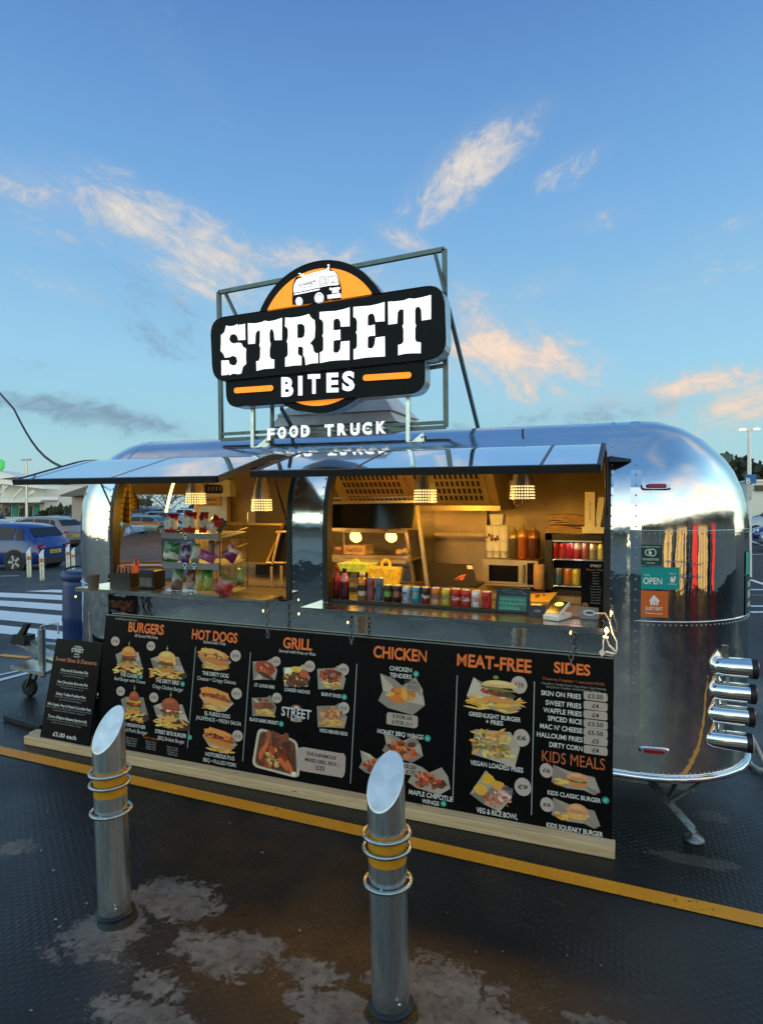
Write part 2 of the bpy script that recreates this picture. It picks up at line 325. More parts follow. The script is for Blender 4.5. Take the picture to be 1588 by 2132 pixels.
def _paint(name, c1, c2, pips, wearlo=.33):
    m = mat(name, c1, .55); T = NT.__new__(NT); T.t = m.node_tree; b = bs(m)
    tc = T.n('ShaderNodeTexCoord').outputs['Object']; s = T.n('ShaderNodeSeparateXYZ', {0: tc})
    w = T.noise(tc, 30., 6., .7); w2 = T.noise(tc, 4., 5.)
    c = T.mix(T.rng(w2, .3, .7), c1, c2)
    c = T.mix(T.rng(T.m('ADD', T.m('MULTIPLY', w, .7), T.m('MULTIPLY', w2, .3)), wearlo+.10, wearlo), c, (.04, .03, .025))
    pip = pip_nodes(T, s.outputs[0], s.outputs[1]) if pips else w
    if pips: c = T.mix(T.m('MULTIPLY', pip, .10), c, (.30, .14, .02))
    T.link(c, b.inputs['Base Color'])
    T.link(T.n('ShaderNodeBump', {'Height': T.m('ADD', T.m('MULTIPLY', pip, .4 if pips else 1.), T.m('MULTIPLY', w, .7)), 'Strength': .5, 'Distance': .004}).outputs[0], b.inputs['Normal'])
    return m
yel_m = _paint('worn_yellow_paint', (.92, .36, .016), (.82, .28, .012), True)
wht_m = _paint('worn_white_paint', (.82, .83, .82), (.66, .67, .66), False)
# ------------------------------------------------------------------ mesh builder
def frame_of(d):
    d = Vector(d).normalized(); a = Vector((0, 0, 1)) if abs(d.z) < .9 else Vector((1, 0, 0))
    x = d.cross(a).normalized(); return x, d.cross(x).normalized(), d
class MB:
    def __init__(s): s.v = []; s.f = []; s.c = []; s.sm = []; s.col = (.8, .8, .8); s.smooth = False
    def vert(s, p): s.v.append(tuple(p)); return len(s.v)-1
    def face(s, idx, col=None, smooth=None):
        s.f.append(tuple(idx)); s.c.append(col or s.col); s.sm.append(s.smooth if smooth is None else smooth); return s
    def poly(s, pts, col=None, smooth=None): return s.face([s.vert(p) for p in pts], col, smooth)
    def box(s, c, d, col=None, rz=0., M=None):
        x, y, z = d[0]/2, d[1]/2, d[2]/2
        P = [Vector(((1 if i & 1 else -1)*x, (1 if i & 2 else -1)*y, (1 if i & 4 else -1)*z)) for i in range(8)]
        if M is not None: P = [M @ p for p in P]
        elif rz: P = [Matrix.Rotation(rz, 3, 'Z') @ p for p in P]
        k = [s.vert(p + Vector(c)) for p in P]
        for q in ((0, 2, 3, 1), (4, 5, 7, 6), (0, 1, 5, 4), (2, 6, 7, 3), (0, 4, 6, 2), (1, 3, 7, 5)): s.face([k[i] for i in q], col, False)
        return s
    def bevbox(s, c, d, b, col=None, M=None):
        # box with chamfered vertical and horizontal edges: three stacked octagon-like rings
        x, y, z = d[0]/2, d[1]/2, d[2]/2
        def ring(ix, zz):
            X, Y = x-ix, y-ix; q = b*.6
            return [Vector(p) for p in ((-X+q, -Y, zz), (X-q, -Y, zz), (X, -Y+q, zz), (X, Y-q, zz), (X-q, Y, zz), (-X+q, Y, zz), (-X, Y-q, zz), (-X, -Y+q, zz))]
        rings = [ring(b*.6, -z), ring(0, -z+b*.6), ring(0, z-b*.6), ring(b*.6, z)]
        ids = []
        for r in rings: ids.append([s.vert(((M @ p) if M is not None else p) + Vector(c)) for p in r])
        for a, e in zip(ids, ids[1:]):
            for i in range(8): s.face((a[i], a[(i+1) % 8], e[(i+1) % 8], e[i]), col, False)
        s.face(ids[0][::-1], col, False); s.face(ids[-1], col, False)
        return s
    def cyl(s, a, b, r0, r1=None, n=16, col=None, caps=True, smooth=True):
        r1 = r0 if r1 is None else r1; a, b = Vector(a), Vector(b); x, y, d = frame_of(b-a)
        A = []; B = []
        for i in range(n):
            t = 2*math.pi*i/n; e = x*math.cos(t)+y*math.sin(t)
            A.append(s.vert(a+e*r0)); B.append(s.vert(b+e*r1))
        for i in range(n): s.face((A[i], A[(i+1) % n], B[(i+1) % n], B[i]), col, smooth)
        if caps:
            s.poly([s.v[i] for i in A[::-1]], col, False); s.poly([s.v[i] for i in B], col, False)
        return s
    def tube(s, pts, r, n=8, col=None, closed=False, caps=True):
        pts = [Vector(p) for p in pts]; N = len(pts); rings = []
        x = None
        for i, p in enumerate(pts):
            if closed: d = pts[(i+1) % N]-pts[i-1]
            else: d = (pts[min(i+1, N-1)]-pts[max(i-1, 0)])
            d.normalize()
            if x is None: x, y, _ = frame_of(d)
            else:
                x = (x - d*x.dot(d)); x = x.normalized() if x.length > 1e-6 else frame_of(d)[0]; y = d.cross(x)
            rr = r[i] if isinstance(r, (list, tuple)) else r
            rings.append([s.vert(p + x*math.cos(2*math.pi*k/n)*rr + y*math.sin(2*math.pi*k/n)*rr) for k in range(n)])
        for i in range(N if closed else N-1):
            a, b = rings[i], rings[(i+1) % N]
            for k in range(n): s.face((a[k], a[(k+1) % n], b[(k+1) % n], b[k]), col, True)
        if caps and not closed: s.poly([s.v[i] for i in rings[0][::-1]], col, False); s.poly([s.v[i] for i in rings[-1]], col, False)
        return s
    def lathe(s, prof, c=(0, 0, 0), n=16, cols=None, axis='z', smooth=True, caps=True):
        # prof: (radius, height) list
        c = Vector(c); rings = []
        def pt(r, h, t):
            a, b = r*math.cos(t), r*math.sin(t)
            return c + (Vector((a, b, h)) if axis == 'z' else Vector((a, h, b)) if axis == 'y' else Vector((h, a, b)))
        for r, h in prof: rings.append([s.vert(pt(r, h, 2*math.pi*k/n)) for k in range(n)])
        for i in range(len(prof)-1):
            for k in range(n): s.face((rings[i][k], rings[i][(k+1) % n], rings[i+1][(k+1) % n], rings[i+1][k]), cols[i] if cols else None, smooth)
        if caps:
            s.poly([s.v[i] for i in rings[0][::-1]], cols[0] if cols else None, False); s.poly([s.v[i] for i in rings[-1]], cols[-1] if cols else None, False)
        return s
    def prism(s, pts, off, col=None, scol=None):
        # closed outline pts (3-D) pushed along vector off
        off = Vector(off); a = [s.vert(p) for p in pts]; b = [s.vert(Vector(p)+off) for p in pts]; n = len(pts)
        s.face(a, col, False); s.face(b[::-1], col, False)
        for i in range(n): s.face((a[i], b[i], b[(i+1) % n], a[(i+1) % n]), scol or col, False)
        return s
    def grid(s, fn, nu, nv, col=None, smooth=True):
        k = [[s.vert(fn(i/nu, j/nv)) for j in range(nv+1)] for i in range(nu+1)]
        for i in range(nu):
            for j in range(nv): s.face((k[i][j], k[i+1][j], k[i+1][j+1], k[i][j+1]), col(i/nu, j/nv) if callable(col) else col, smooth)
        return s
    def add(s, o, M):
        n = len(s.v); s.v += [tuple(M @ Vector(p)) for p in o.v]
        s.f += [tuple(i+n for i in f) for f in o.f]; s.c += o.c; s.sm += o.sm; return s
    def build(s, name, m, parent=None, loc=None, rot=None, merge=False):
        me = bpy.data.meshes.new(name); base = Vector((0, 0, 0))
        if parent is not None and loc is None and parent.get('_w'): base = world_loc(parent)
        me.from_pydata([tuple(Vector(p)-base) for p in s.v], [], s.f)
        me.polygons.foreach_set('use_smooth', s.sm)
        if m is not None and m in ATTR:
            ca = me.color_attributes.new('Col', 'FLOAT_COLOR', 'CORNER'); buf = []
            for f, c in zip(s.f, s.c): buf += (list(c)+[1.])[:4]*len(f)
            ca.data.foreach_set('color', buf)
        if merge:
            import bmesh
            bm = bmesh.new(); bm.from_mesh(me); bmesh.ops.remove_doubles(bm, verts=bm.verts, dist=1e-5); bm.normal_update(); bmesh.ops.recalc_face_normals(bm, faces=bm.faces); bm.to_mesh(me); bm.free()
        if m is not None: me.materials.append(m)
        o = bpy.data.objects.new(name, me); COL.objects.link(o)
        if parent is not None: o.parent = parent
        if loc is not None: o.location = loc
        if rot is not None: o.rotation_euler = rot
        return o
ATTR = {print_m, matt_m, pack_m, can_m, carp_m}
def world_loc(o):
    p = Vector(o.location)
    while o.parent: o = o.parent; p += Vector(o.location)
    return p
def tag(o, label=None, cat=None, group=None, kind=None):
    if label: o['label'] = label
    if cat: o['category'] = cat
    if group: o['group'] = group
    if kind: o['kind'] = kind
    return o
def thing(name, label, cat, loc=(0, 0, 0), group=None, rz=0., local=False):
    o = bpy.data.objects.new(name, None); COL.objects.link(o); o.location = loc; o.rotation_euler = (0, 0, rz); o.empty_display_size = .1
    if not local: o['_w'] = 1            # parts are given in world coordinates
    return tag(o, label, cat, group)
def copy_tree(o, parent=None):
    c = o.copy(); COL.objects.link(c)
    if parent is not None: c.parent = parent
    for ch in list(o.children): copy_tree(ch, c)
    return c
def struct(o): o['kind'] = 'structure'; return o

# ------------------------------------------------------------------ lettering: outlines of Blender's own font
GL = {}
def glyphs(chars, bold):
    cu = bpy.data.curves.new('t', 'FONT'); cu.size = 1.; cu.resolution_u = 3; cu.offset = bold; cu.fill_mode = 'BOTH'; cu.dimensions = '2D'
    ob = bpy.data.objects.new('t', cu); COL.objects.link(ob)
    def ev(txt):
        cu.body = txt; bpy.context.view_layer.update()
        d = ob.evaluated_get(bpy.context.evaluated_depsgraph_get()); me = d.to_mesh()
        r = ([tuple(v.co) for v in me.vertices], [tuple(p.vertices) for p in me.polygons]); d.to_mesh_clear(); return r
    def right(txt): return max(v[0] for v in ev(txt)[0])
    ref = right('HH')-right('H')
    for ch in chars:
        if (ch, bold) in GL: continue
        adv = right('H'+ch+'H')-right('H')-ref
        GL[(ch, bold)] = (ev(ch) if ch != ' ' else ([], [])) + (adv,)
    bpy.data.objects.remove(ob); bpy.data.curves.remove(cu)
ALLC = ''.join(sorted(set("ABCDEFGHIJKLMNOPQRSTUVWXYZabcdefghijklmnopqrstuvwxyz0123456789 £&+-.'’,()•/|:!%")))
glyphs(ALLC, .0); glyphs('MWmwN', .007)
for ch in 'MWmwN': GL[(ch, .018)] = GL[(ch, .030)] = GL[(ch, .007)]
glyphs(ALLC, .018); glyphs('BURGESHOTDLICKNAF- ', .030); glyphs('BITESFODTRUCK ', .045)
def text2d(txt, bold=.018, track=0.):
    """outline of a line of text: verts (x, y) with cap height about .7, faces, width"""
    V = []; F = []; x = 0.
    for ch in txt:
        v, f, adv = GL.get((ch, bold)) or GL[(' ', bold)]
        n = len(V); V += [(p[0]+x, p[1]) for p in v]; F += [tuple(i+n for i in q) for q in f]; x += adv+track
    return V, F, x-track
CAP = .70
def put_text(mb, txt, fn, w, h, col, bold=.018, track=0.):
    """fn(u, v) -> 3-D point, u along the line centred on 0, v up from the baseline centre; w x h in scene units"""
    V, F, W_ = text2d(txt, bold, track)
    if not V: return
    xs = [v[0] for v in V]; x0, x1 = min(xs), max(xs)
    kx = w/(x1-x0); ky = h/CAP; n = len(mb.v)
    for x, y in V: mb.v.append(tuple(fn((x-(x0+x1)/2)*kx, (y-CAP/2)*ky)))
    for f in F: mb.f.append(tuple(i+n for i in f)); mb.c.append(col); mb.sm.append(False)

def ellipse_pts(fn, cx, cy, a, b, n=14, rot=0., jit=0., rg=rnd):
    P = []
    for i in range(n):
        t = 2*math.pi*i/n; k = 1+rg.uniform(-jit, jit); x, y = a*k*math.cos(t), b*k*math.sin(t)
        P.append(fn(cx + x*math.cos(rot)-y*math.sin(rot), cy + x*math.sin(rot)+y*math.cos(rot)))
    return P
# ================================================================== SETTING
def gh(x, y):
    """height of the site: level at the trailer, falling away gently behind it"""
    d = math.hypot(x+1, y-2); k = .006 + .024*min(1., max(0., (3-x)/15.))
    return -k*max(0., d-9.5)
m = MB(); rings = []
rads = [0.01]+[2.*i for i in range(1, 6)]+[12.+4*i for i in range(12)]+[70, 100, 150, 250, 420]
for r_ in rads: rings.append([m.vert((-1+r_*math.cos(2*math.pi*k/64), 2+r_*math.sin(2*math.pi*k/64), gh(-1+r_*math.cos(2*math.pi*k/64), 2+r_*math.sin(2*math.pi*k/64)))) for k in range(64)])
for a, b in zip(rings, rings[1:]):
    for k in range(64): m.face((a[k], b[k], b[(k+1) % 64], a[(k+1) % 64]), None, True)
m.face(rings[0])
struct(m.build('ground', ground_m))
def strip(name, quad, mt, n=1):
    mm = MB(); a, b, c, d = [Vector(p) for p in quad]
    for i in range(n):
        t0, t1 = i/n, (i+1)/n; P = [a.lerp(b, t0), a.lerp(b, t1), d.lerp(c, t1), d.lerp(c, t0)]
        mm.poly([(p.x, p.y, gh(p.x, p.y)+.004) for p in P])
    return struct(mm.build(name, mt))
strip('yellow_road_line', [(-9, 3.147, 0), (3.5, 2.842, 0), (3.5, 2.754, 0), (-9, 3.045, 0)], yel_m, 20)
for k, (y0, y1, xl) in enumerate(((8.66, 9.0, -10.7), (7.89, 8.39, -14), (7.09, 7.55, -14), (6.24, 6.78, -14), (5.6, 5.97, -14))):
    strip('zebra_stripe', [(xl+.35, y1, 0), (-5.2, y1, 0), (-5.2, y0, 0), (xl, y0, 0)], wht_m, 6)
def pxline(name, p, q, w, mt):
    a, b = onZ(*p), onZ(*q); d = (b-a).normalized(); s = Vector((-d.y, d.x, 0))*w/2
    return strip(name, [a+s, b+s, b-s, a-s], mt, 6)
pxline('white_road_line', (-200, 1468), (72, 1398), .07, wht_m)
pxline('white_road_line', (-200, 1450), (72, 1390), .04, wht_m)
pxline('yellow_road_mark', (0, 1364), (62, 1370), .08, yel_m)
for p, q, w in (((1560, 1262), (1640, 1262), .12), ((1560, 1275), (1640, 1274), .12), ((1560, 1226), (1640, 1226), .14), ((1560, 1204), (1640, 1232), .12), ((1550, 1116), (1660, 1158), .12), ((1560, 1150), (1700, 1146), .1), ((0, 1183), (40, 1183), .1)):
    pxline('parking_bay_line', p, q, w, wht_m)
pxline('grey_drain_channel', (1560, 1238), (1640, 1238), .2, black_m)
# pale scraps trodden on to the ground
m = MB()
for (px, py, a) in ((1342, 1775, .008), (546, 1775, .010), (87, 1771, .012), (112, 1812, .012), (182, 1880, .013), (125, 1930, .012), (624, 1937, .012), (116, 1914, .010), (330, 1986, .006), (990, 1982, .007), (845, 1945, .006), (65, 2104, .008), (478, 1714, .008), (100, 1690, .010), (1046, 1981, .006), (1180, 1990, .006), (700, 1800, .005), (575, 1870, .005), (1250, 2010, .007), (1360, 1880, .006), (930, 1900, .005), (270, 1720, .006)):
    p = onZ(px, py, .006); a *= .72; m.poly([(q[0], q[1], .0055+.003*(i % 2)) for i, q in enumerate(ellipse_pts(lambda x, y: (p.x+x, p.y+y), 0, 0, a, a*.5, 7, rnd.uniform(0, 3), .3))])
tag(m.build('litter_scraps', scrap_m), 'small pale scraps of gum and paper trodden over the wet ground', 'litter', None, 'stuff')

# ================================================================== TRAILER
TR = thing('food_trailer', 'polished riveted aluminium catering trailer with two serving hatches open', 'food trailer')
XL, XR, YF, YB, RC = -3.34, .06, 3.33, 4.98, .57
ZS, RV, IN = 1.55, .60, .565
ZO = 1.09                                        # sill of the serving hatches
FX = [-3.34, -3.29, -2.82, -2.35, -1.885, -1.66, -1.13, -.60, -.07, .06]
PHI = [12, 20.5, 30, 38, 52, 64, 76, 90]
LV = [(.33, 0.), (.62, 0.), (.98, 0.), (ZO, 0.), (1.32, 0.), (ZS, 0.)] + [(ZS+RV*math.sin(R(p)), IN*(1-math.cos(R(p)))) for p in PHI]
HINGE = 5+4                                      # index of the level where the hatches hinge
NA = 12
def ring(s, z):
    P = []; rc = max(RC-s, .003); yb = YB-RC; yf = YF+RC
    P += [(x, YF+s, z) for x in FX]
    P += [(XR+rc*math.sin(R(90*i/NA)), yf-rc*math.cos(R(90*i/NA)), z) for i in range(1, NA+1)]
    P += [(XR+rc*math.cos(R(90*i/NA)), yb+rc*math.sin(R(90*i/NA)), z) for i in range(0, NA+1)]
    P += [(x, YB-s, z) for x in (-.8, -1.6, -2.4, -3.34)]
    P += [(XL-rc*math.sin(R(90*i/NA)), yb+rc*math.cos(R(90*i/NA)), z) for i in range(1, NA+1)]
    P += [(XL-rc*math.cos(R(90*i/NA)), yf-rc*math.sin(R(90*i/NA)), z) for i in range(0, NA)]
    return P
NP = len(ring(0, 0)); IWL = len(FX)+NA+NA+1+4+NA     # index just after the back-left corner
def is_open(k, l):
    if 3 <= l < HINGE and (1 <= k < 4 or 5 <= k < 8): return True
    if 2 <= l < 7 and IWL-7 <= k <= IWL-1: return True   # window in the left end
    return False
def shell(off, name, mt, zoff=0.):
    mm = MB(); mm.smooth = True; R_ = []
    for z, s in LV:
        R_.append([mm.vert(p) for p in ring(s+off*(1 if s < .3 else .4), z-(off*math.sqrt(max(0, 1-(1-s/IN)**2)) if s > 0 else 0))])
    for l in range(len(LV)-1):
        for k in range(NP):
            if not is_open(k, l): mm.face((R_[l][k], R_[l][(k+1) % NP], R_[l+1][(k+1) % NP], R_[l+1][k]))
    top = LV[-1][0]+.012-off
    crown = [mm.vert((XL+(p[0]-XL)*.97 if True else 0, 4.155+(p[1]-4.155)*.45, top)) for p in ring(LV[-1][1], 0)]
    for k in range(NP): mm.face((R_[-1][k], R_[-1][(k+1) % NP], crown[(k+1) % NP], crown[k]))
    mm.face(crown)
    return mm.build(name, mt, TR, merge=True)
shell(0., 'body_shell', mirror_m)
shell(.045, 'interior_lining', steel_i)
m = MB()
m.poly([(x, y, .42) for x, y, z in ring(.05, 0)]); m.build('cabin_floor', steel_d, TR)
m = MB(); m.box((-1.65, 4.155, .27), (3.9, 1.2, .10)); m.box((-1.65, 3.62, .24), (4.0, .06, .12)); m.box((-1.65, 4.69, .24), (4.0, .06, .12)); m.build('chassis', galv_m, TR)
for wx in (-1.95, -1.35):
    for wy in (3.50, 4.80):
        w = MB(); w.lathe([(.10, -.07), (.155, -.07), (.168, -.05), (.168, .05), (.155, .07), (.10, .07)], (wx, wy, .168), 24, axis='y'); wo = w.build('wheel', tyre_m, TR)
        w = MB(); w.lathe([(.03, -.075), (.10, -.072), (.10, .072), (.03, .075)], (wx, wy, .168), 18, axis='y'); w.build('rim', galv_m, wo)
# trims
m = MB(); m.tube([(p[0], p[1], .325) for p in ring(-.008, 0)], .0165, 8, closed=True); m.build('bottom_rim', chrome_m, TR)
rg_ = ring(-.002, 0)
side = rg_[len(FX)-1:len(FX)+2*NA+1]
m = MB(); m.tube([(p[0], p[1], 1.10) for p in side], .0035, 6); m.tube([(p[0], p[1], 1.548) for p in side], .0018, 5)
lside = rg_[IWL:]+rg_[:2]
m.tube([(p[0], p[1], 1.10) for p in lside], .0035, 6); m.build('belt_moulding', chrome_m, TR)
def sect(x, off=0., l0=0, l1=None):
    return [(x, YF+s-off*(1-s/IN), z+off*(s/IN)) for z, s in LV[l0:l1]]
for x0, x1, o_ in ((.028, .078, .0025), (-3.318, -3.30, .002), (-.072, -.052, .003)):
    m = MB(); a = sect(x0, o_); b = sect(x1, o_)
    for i in range(len(a)-1): m.poly([a[i], b[i], b[i+1], a[i+1]])
    m.build('seam_strip', mirror_m, TR)
def corner(theta, z, off=0.):
    """point and outward normal on the front right corner"""
    if z <= ZS: ph = 0
    else: ph = math.asin(min(1, (z-ZS)/RV))
    rr = RC-IN*(1-math.cos(ph))
    n = Vector((math.sin(theta)*math.cos(ph), -math.cos(theta)*math.cos(ph), math.sin(ph)))
    return Vector((XR+rr*math.sin(theta), YF+RC-rr*math.cos(theta), z))+n*off, n
m = MB()
def rivet(p, n, r=.0052):
    x, y, d = frame_of(n); p = Vector(p)
    a = [m.vert(p+(x*math.cos(k*math.pi/3)+y*math.sin(k*math.pi/3))*r) for k in range(6)]; b = [m.vert(p+n*r*.55+(x*math.cos(k*math.pi/3)+y*math.sin(k*math.pi/3))*r*.6) for k in range(6)]
    for k in range(6): m.face((a[k], a[(k+1) % 6], b[(k+1) % 6], b[k]), None, True)
    m.face(b)
z = .37
while z < 2.0:
    ph = math.asin(max(0, (z-ZS)/RV)) if z > ZS else 0; yy = YF+IN*(1-math.cos(ph)); nn = Vector((0, -math.cos(ph), math.sin(ph)))
    for x in (.053, -.062, -1.865, -1.68, -3.309):
        if (x > 0 or z > 1.12) : rivet((x, yy-.003, z), nn)
    z += .052
for k in range(1, 40):
    th = R(k*2.6)
    if th < R(90): p, n = corner(th, 1.083, .001); rivet(p, n)
    if th < R(90): p, n = corner(th, 1.533, .001); rivet(p, n, .0042); p, n = corner(th, .352, .001); rivet(p, n, .0042)
m.build('rivets', galv_m, TR)
m = MB(); m.tube([corner(R(22), zz, .001)[0] for zz in (1.11, 1.3, 1.535)], .0016, 5); m.build('sheet_seam', steel_d, TR)
# hatch frames
def hatch_frame(x0, x1):
    mm = MB()
    for xa, xb in ((x0-.006, x0+.026), (x1-.026, x1+.006)):
        o_ = sect(xa, .009, 3, HINGE+1); i_ = sect(xa, -.055, 3, HINGE+1); o2 = [(xb, p[1], p[2]) for p in o_]; i2 = [(xb, p[1], p[2]) for p in i_]
        for k in range(len(o_)-1):
            mm.poly([o_[k], o2[k], o2[k+1], o_[k+1]]); mm.poly([o_[k], i_[k], i_[k+1], o_[k+1]]); mm.poly([o2[k], i2[k], i2[k+1], o2[k+1]])
    h = LV[HINGE]; mm.box(((x0+x1)/2, YF+h[1]+.02, h[0]-.010), (x1-x0-.056, .05, .036))
    mm.box(((x0+x1)/2, YF+.022, ZO-.006), (x1-x0-.056, .050, .012))
    return mm.build('hatch_frame', black_m, TR)
hatch_frame(-3.29, -1.885); hatch_frame(-1.66, -.07)
# raised hatches
def raised(x0, x1, ztip):
    h = LV[HINGE]; H = Vector((YF+h[1], h[0])); prof = [Vector((YF+s, z)) for z, s in LV[3:HINGE+1]]
    dense = []
    for i in range(3): dense.append(prof[0].lerp(prof[2], i/3))
    for i in range(13):
        p = R(38*i/12); dense.append(Vector((YF+IN*(1-math.cos(p)), ZS+RV*math.sin(p))))
    d0 = prof[0]-H; dy = -math.sqrt(d0.length**2-(ztip-H.y)**2); d1 = Vector((dy, ztip-H.y))
    a = math.atan2(d1.y, d1.x)-math.atan2(d0.y, d0.x); ca, sa = math.cos(a), math.sin(a)
    rot = [H+Vector(((p-H).x*ca-(p-H).y*sa, (p-H).x*sa+(p-H).y*ca))+Vector((0, .006)) for p in dense]
    # outward normal of the 2-D curve
    nrm = []
    for i in range(len(rot)):
        t = (rot[min(i+1, len(rot)-1)]-rot[max(i-1, 0)]).normalized(); nrm.append(Vector((-t.y, t.x)))
    up = MB(); up.smooth = True; xs = [x0+(x1-x0)*i/10 for i in range(11)]
    up.grid(lambda u, v: (x0+(x1-x0)*u, rot[round(v*(len(rot)-1))].x, rot[round(v*(len(rot)-1))].y), 10, len(rot)-1)
    po = up.build('hatch_panel', hatchmir_m, TR, merge=True)
    lo = MB(); inn = [r_-n_*.022 for r_, n_ in zip(rot, nrm)]
    lo.grid(lambda u, v: (x0+(x1-x0)*u, inn[round(v*(len(rot)-1))].x, inn[round(v*(len(rot)-1))].y), 1, len(rot)-1); lo.build('hatch_underside', steel_d, po)
    ed = MB(); t = (rot[0]-rot[1]).normalized()
    a_ = rot[0]+t*.012+nrm[0]*.006; b_ = rot[0]-nrm[0]*.026+t*.012; c_ = b_-t*.02; d_ = a_-t*.02
    ed.prism([(x0, a_.x, a_.y), (x0, b_.x, b_.y), (x0, c_.x, c_.y), (x0, d_.x, d_.y)], (x1-x0, 0, 0))
    for xa, xb in ((x0-.012, x0+.004), (x1-.004, x1+.012)):
        for i in range(len(rot)-1):
            q = [rot[i]+nrm[i]*.004, rot[i+1]+nrm[i+1]*.004, inn[i+1]-nrm[i+1]*.006, inn[i]-nrm[i]*.006]
            ed.prism([(xa, p.x, p.y) for p in q], (xb-xa, 0, 0))
    ed.build('hatch_edge_seal', black_m, po)
    for fx in ((.07, .5) if x0 < -2 else (.33, .86)):
        sm = MB(); x = x0+(x1-x0)*fx
        for i in range(len(rot)-1):
            q0 = rot[i]+nrm[i]*.002; q1 = rot[i+1]+nrm[i+1]*.002; sm.poly([(x-.006, q0.x, q0.y), (x+.006, q0.x, q0.y), (x+.006, q1.x, q1.y), (x-.006, q1.x, q1.y)])
        sm.build('hatch_rib', steel_d, po)
    return rot
rotL = raised(-3.315, -1.905, 1.806); rotR = raised(-1.695, -.10, 1.829)
# gas struts holding the hatches
for x, rr in ((-3.27, rotL), (-.085, rotR), (-1.93, rotL)):
    m = MB(); p = rr[3]; m.cyl((x, p.x+.10, p.y-.02), (x, YF+.06, 1.52), .006, n=8); m.cyl((x, YF+.06, 1.52), (x, YF+.035, 1.14), .010, n=8)
    m.build('gas_strut', black_m, TR)
m = MB(); h = LV[HINGE]; m.prism([(-.075, YF+h[1]-.09, h[0]-.028), (.030, YF+h[1]-.02, h[0]-.026), (.030, YF+h[1]-.01, h[0]-.012), (-.075, YF+h[1]-.05, h[0]+.004)], (0, .06, .0)); m.build('rain_gutter', black_m, TR)
m = MB(); m.tube([onY(1178, 919, 3.66), onY(1276, 887, 3.86)], .009, 4); m.build('roof_rail', black_m, TR)
# counters
def counter(x0, x1, zt, label):
    mm = MB(); mm.box(((x0+x1)/2, 3.2325, zt-.013), (x1-x0, .205, .026)); c = mm.build('fold_down_counter', counter_m, TR)
    b = MB()
    for x in (x0+.12, x1-.12):
        b.box((x, 3.24, zt-.032), (.03, .17, .010))
    b.build('counter_bracket', galv_m, c); return c
xr0, xr1 = onY(625, 1268, 3.13).x, onY(1254, 1310, 3.13).x
xl0, xl1 = onY(157, 1226, 3.13).x, onY(552, 1262, 3.13).x
counter(xr0, xr1, 1.088, 'r'); counter(xl0, xl1, 1.113, 'l')
m = MB(); m.box((-1.68, 3.56, ZO-.012), (3.15, .36, .03)); m.build('inner_worktop', steel_d, TR)
m = MB(); m.box((-1.14, 3.358, 1.099), (1.0, .026, .018)); m.build('bar_mat', black_m, TR)
m = MB(); m.box((-1.65, 4.52, 1.055), (3.3, .78, .04)); m.box((-1.65, 4.17, .74), (3.3, .03, .60)); m.build('back_worktop', steel_i, TR)
# lamps on the corners
def marker(p, n, w, h, lens, up=Vector((0, 0, 1))):
    x = up.cross(n).normalized(); y = n.cross(x)
    def ov(a, b, o, k=20, e=.55):
        P = []
        for i in range(k):
            t = 2*math.pi*i/k; c_, s_ = math.cos(t), math.sin(t)
            P.append(p + x*a*math.copysign(abs(c_)**e, c_) + y*b*math.copysign(abs(s_)**e, s_) + n*o)
        return P
    mm = MB(); A, B = ov(w/2, h/2, -.004), ov(w/2*.9, h/2*.8, .012)
    for i in range(20): mm.poly([A[i], A[(i+1) % 20], B[(i+1) % 20], B[i]], None, True)
    mm.poly(B); o_ = mm.build('marker_lamp', chrome_m, TR)
    mm = MB(); A, B = ov(w/2*.68, h/2*.6, .011, e=.4), ov(w/2*.6, h/2*.45, .022, e=.4)
    for i in range(20): mm.poly([A[i], A[(i+1) % 20], B[(i+1) % 20], B[i]], None, True)
    mm.poly(B)
    for k in range(-3, 4): mm.box(p + x*w*.085*k + n*.021, (.003, .003, h*.55))
    mm.build('lens', lens, o_)
p, n = corner(R(9), 1.762); marker(p, n, .145, .036, red_lens)
p, n = corner(R(8.5), .462); marker(p, n, .145, .036, red_lens)
ang = R(-38); pl = Vector((XL+(RC-.05)*math.sin(ang), YF+RC-(RC-.05)*math.cos(ang), 1.735)); marker(pl, Vector((math.sin(ang)*.93, -math.cos(ang)*.93, .3)).normalized(), .13, .042, amber_lens)
for i, zz in enumerate((.877, .754, .640, .513)):
    x0 = .422-.013*i; x1 = .582-.006*i; y = 3.47; t = MB()
    t.lathe([(.012, x0-.022), (.030, x0-.012), (.043, x0+.012), (.047, x0+.035), (.047, x1)], (0, y, zz), 24, axis='x'); to = t.build('tail_light', chrome_m, TR)
    t = MB(); t.lathe([(.049, x1-.004), (.049, x1+.022)], (0, y, zz), 24, axis='x'); t.build('black_ring', black_m, to)
    t = MB(); t.lathe([(.045, x1+.02), (.040, x1+.027), (.015, x1+.030)], (0, y, zz), 24, axis='x'); t.build('lens', red_lens if i < 3 else white_pl, to)
    if i < 3: t = MB(); t.cyl((x0+.06, y, zz-.045), (x0+.055, y, zz-.088), .009, n=10); t.build('spacer', galv_m, to)
m = MB(); m.box((.46, 3.50, .945), (.05, .02, .06)); m.box((.47, 3.525, .70), (.02, .03, .44)); m.build('light_bracket', steel_d, TR)
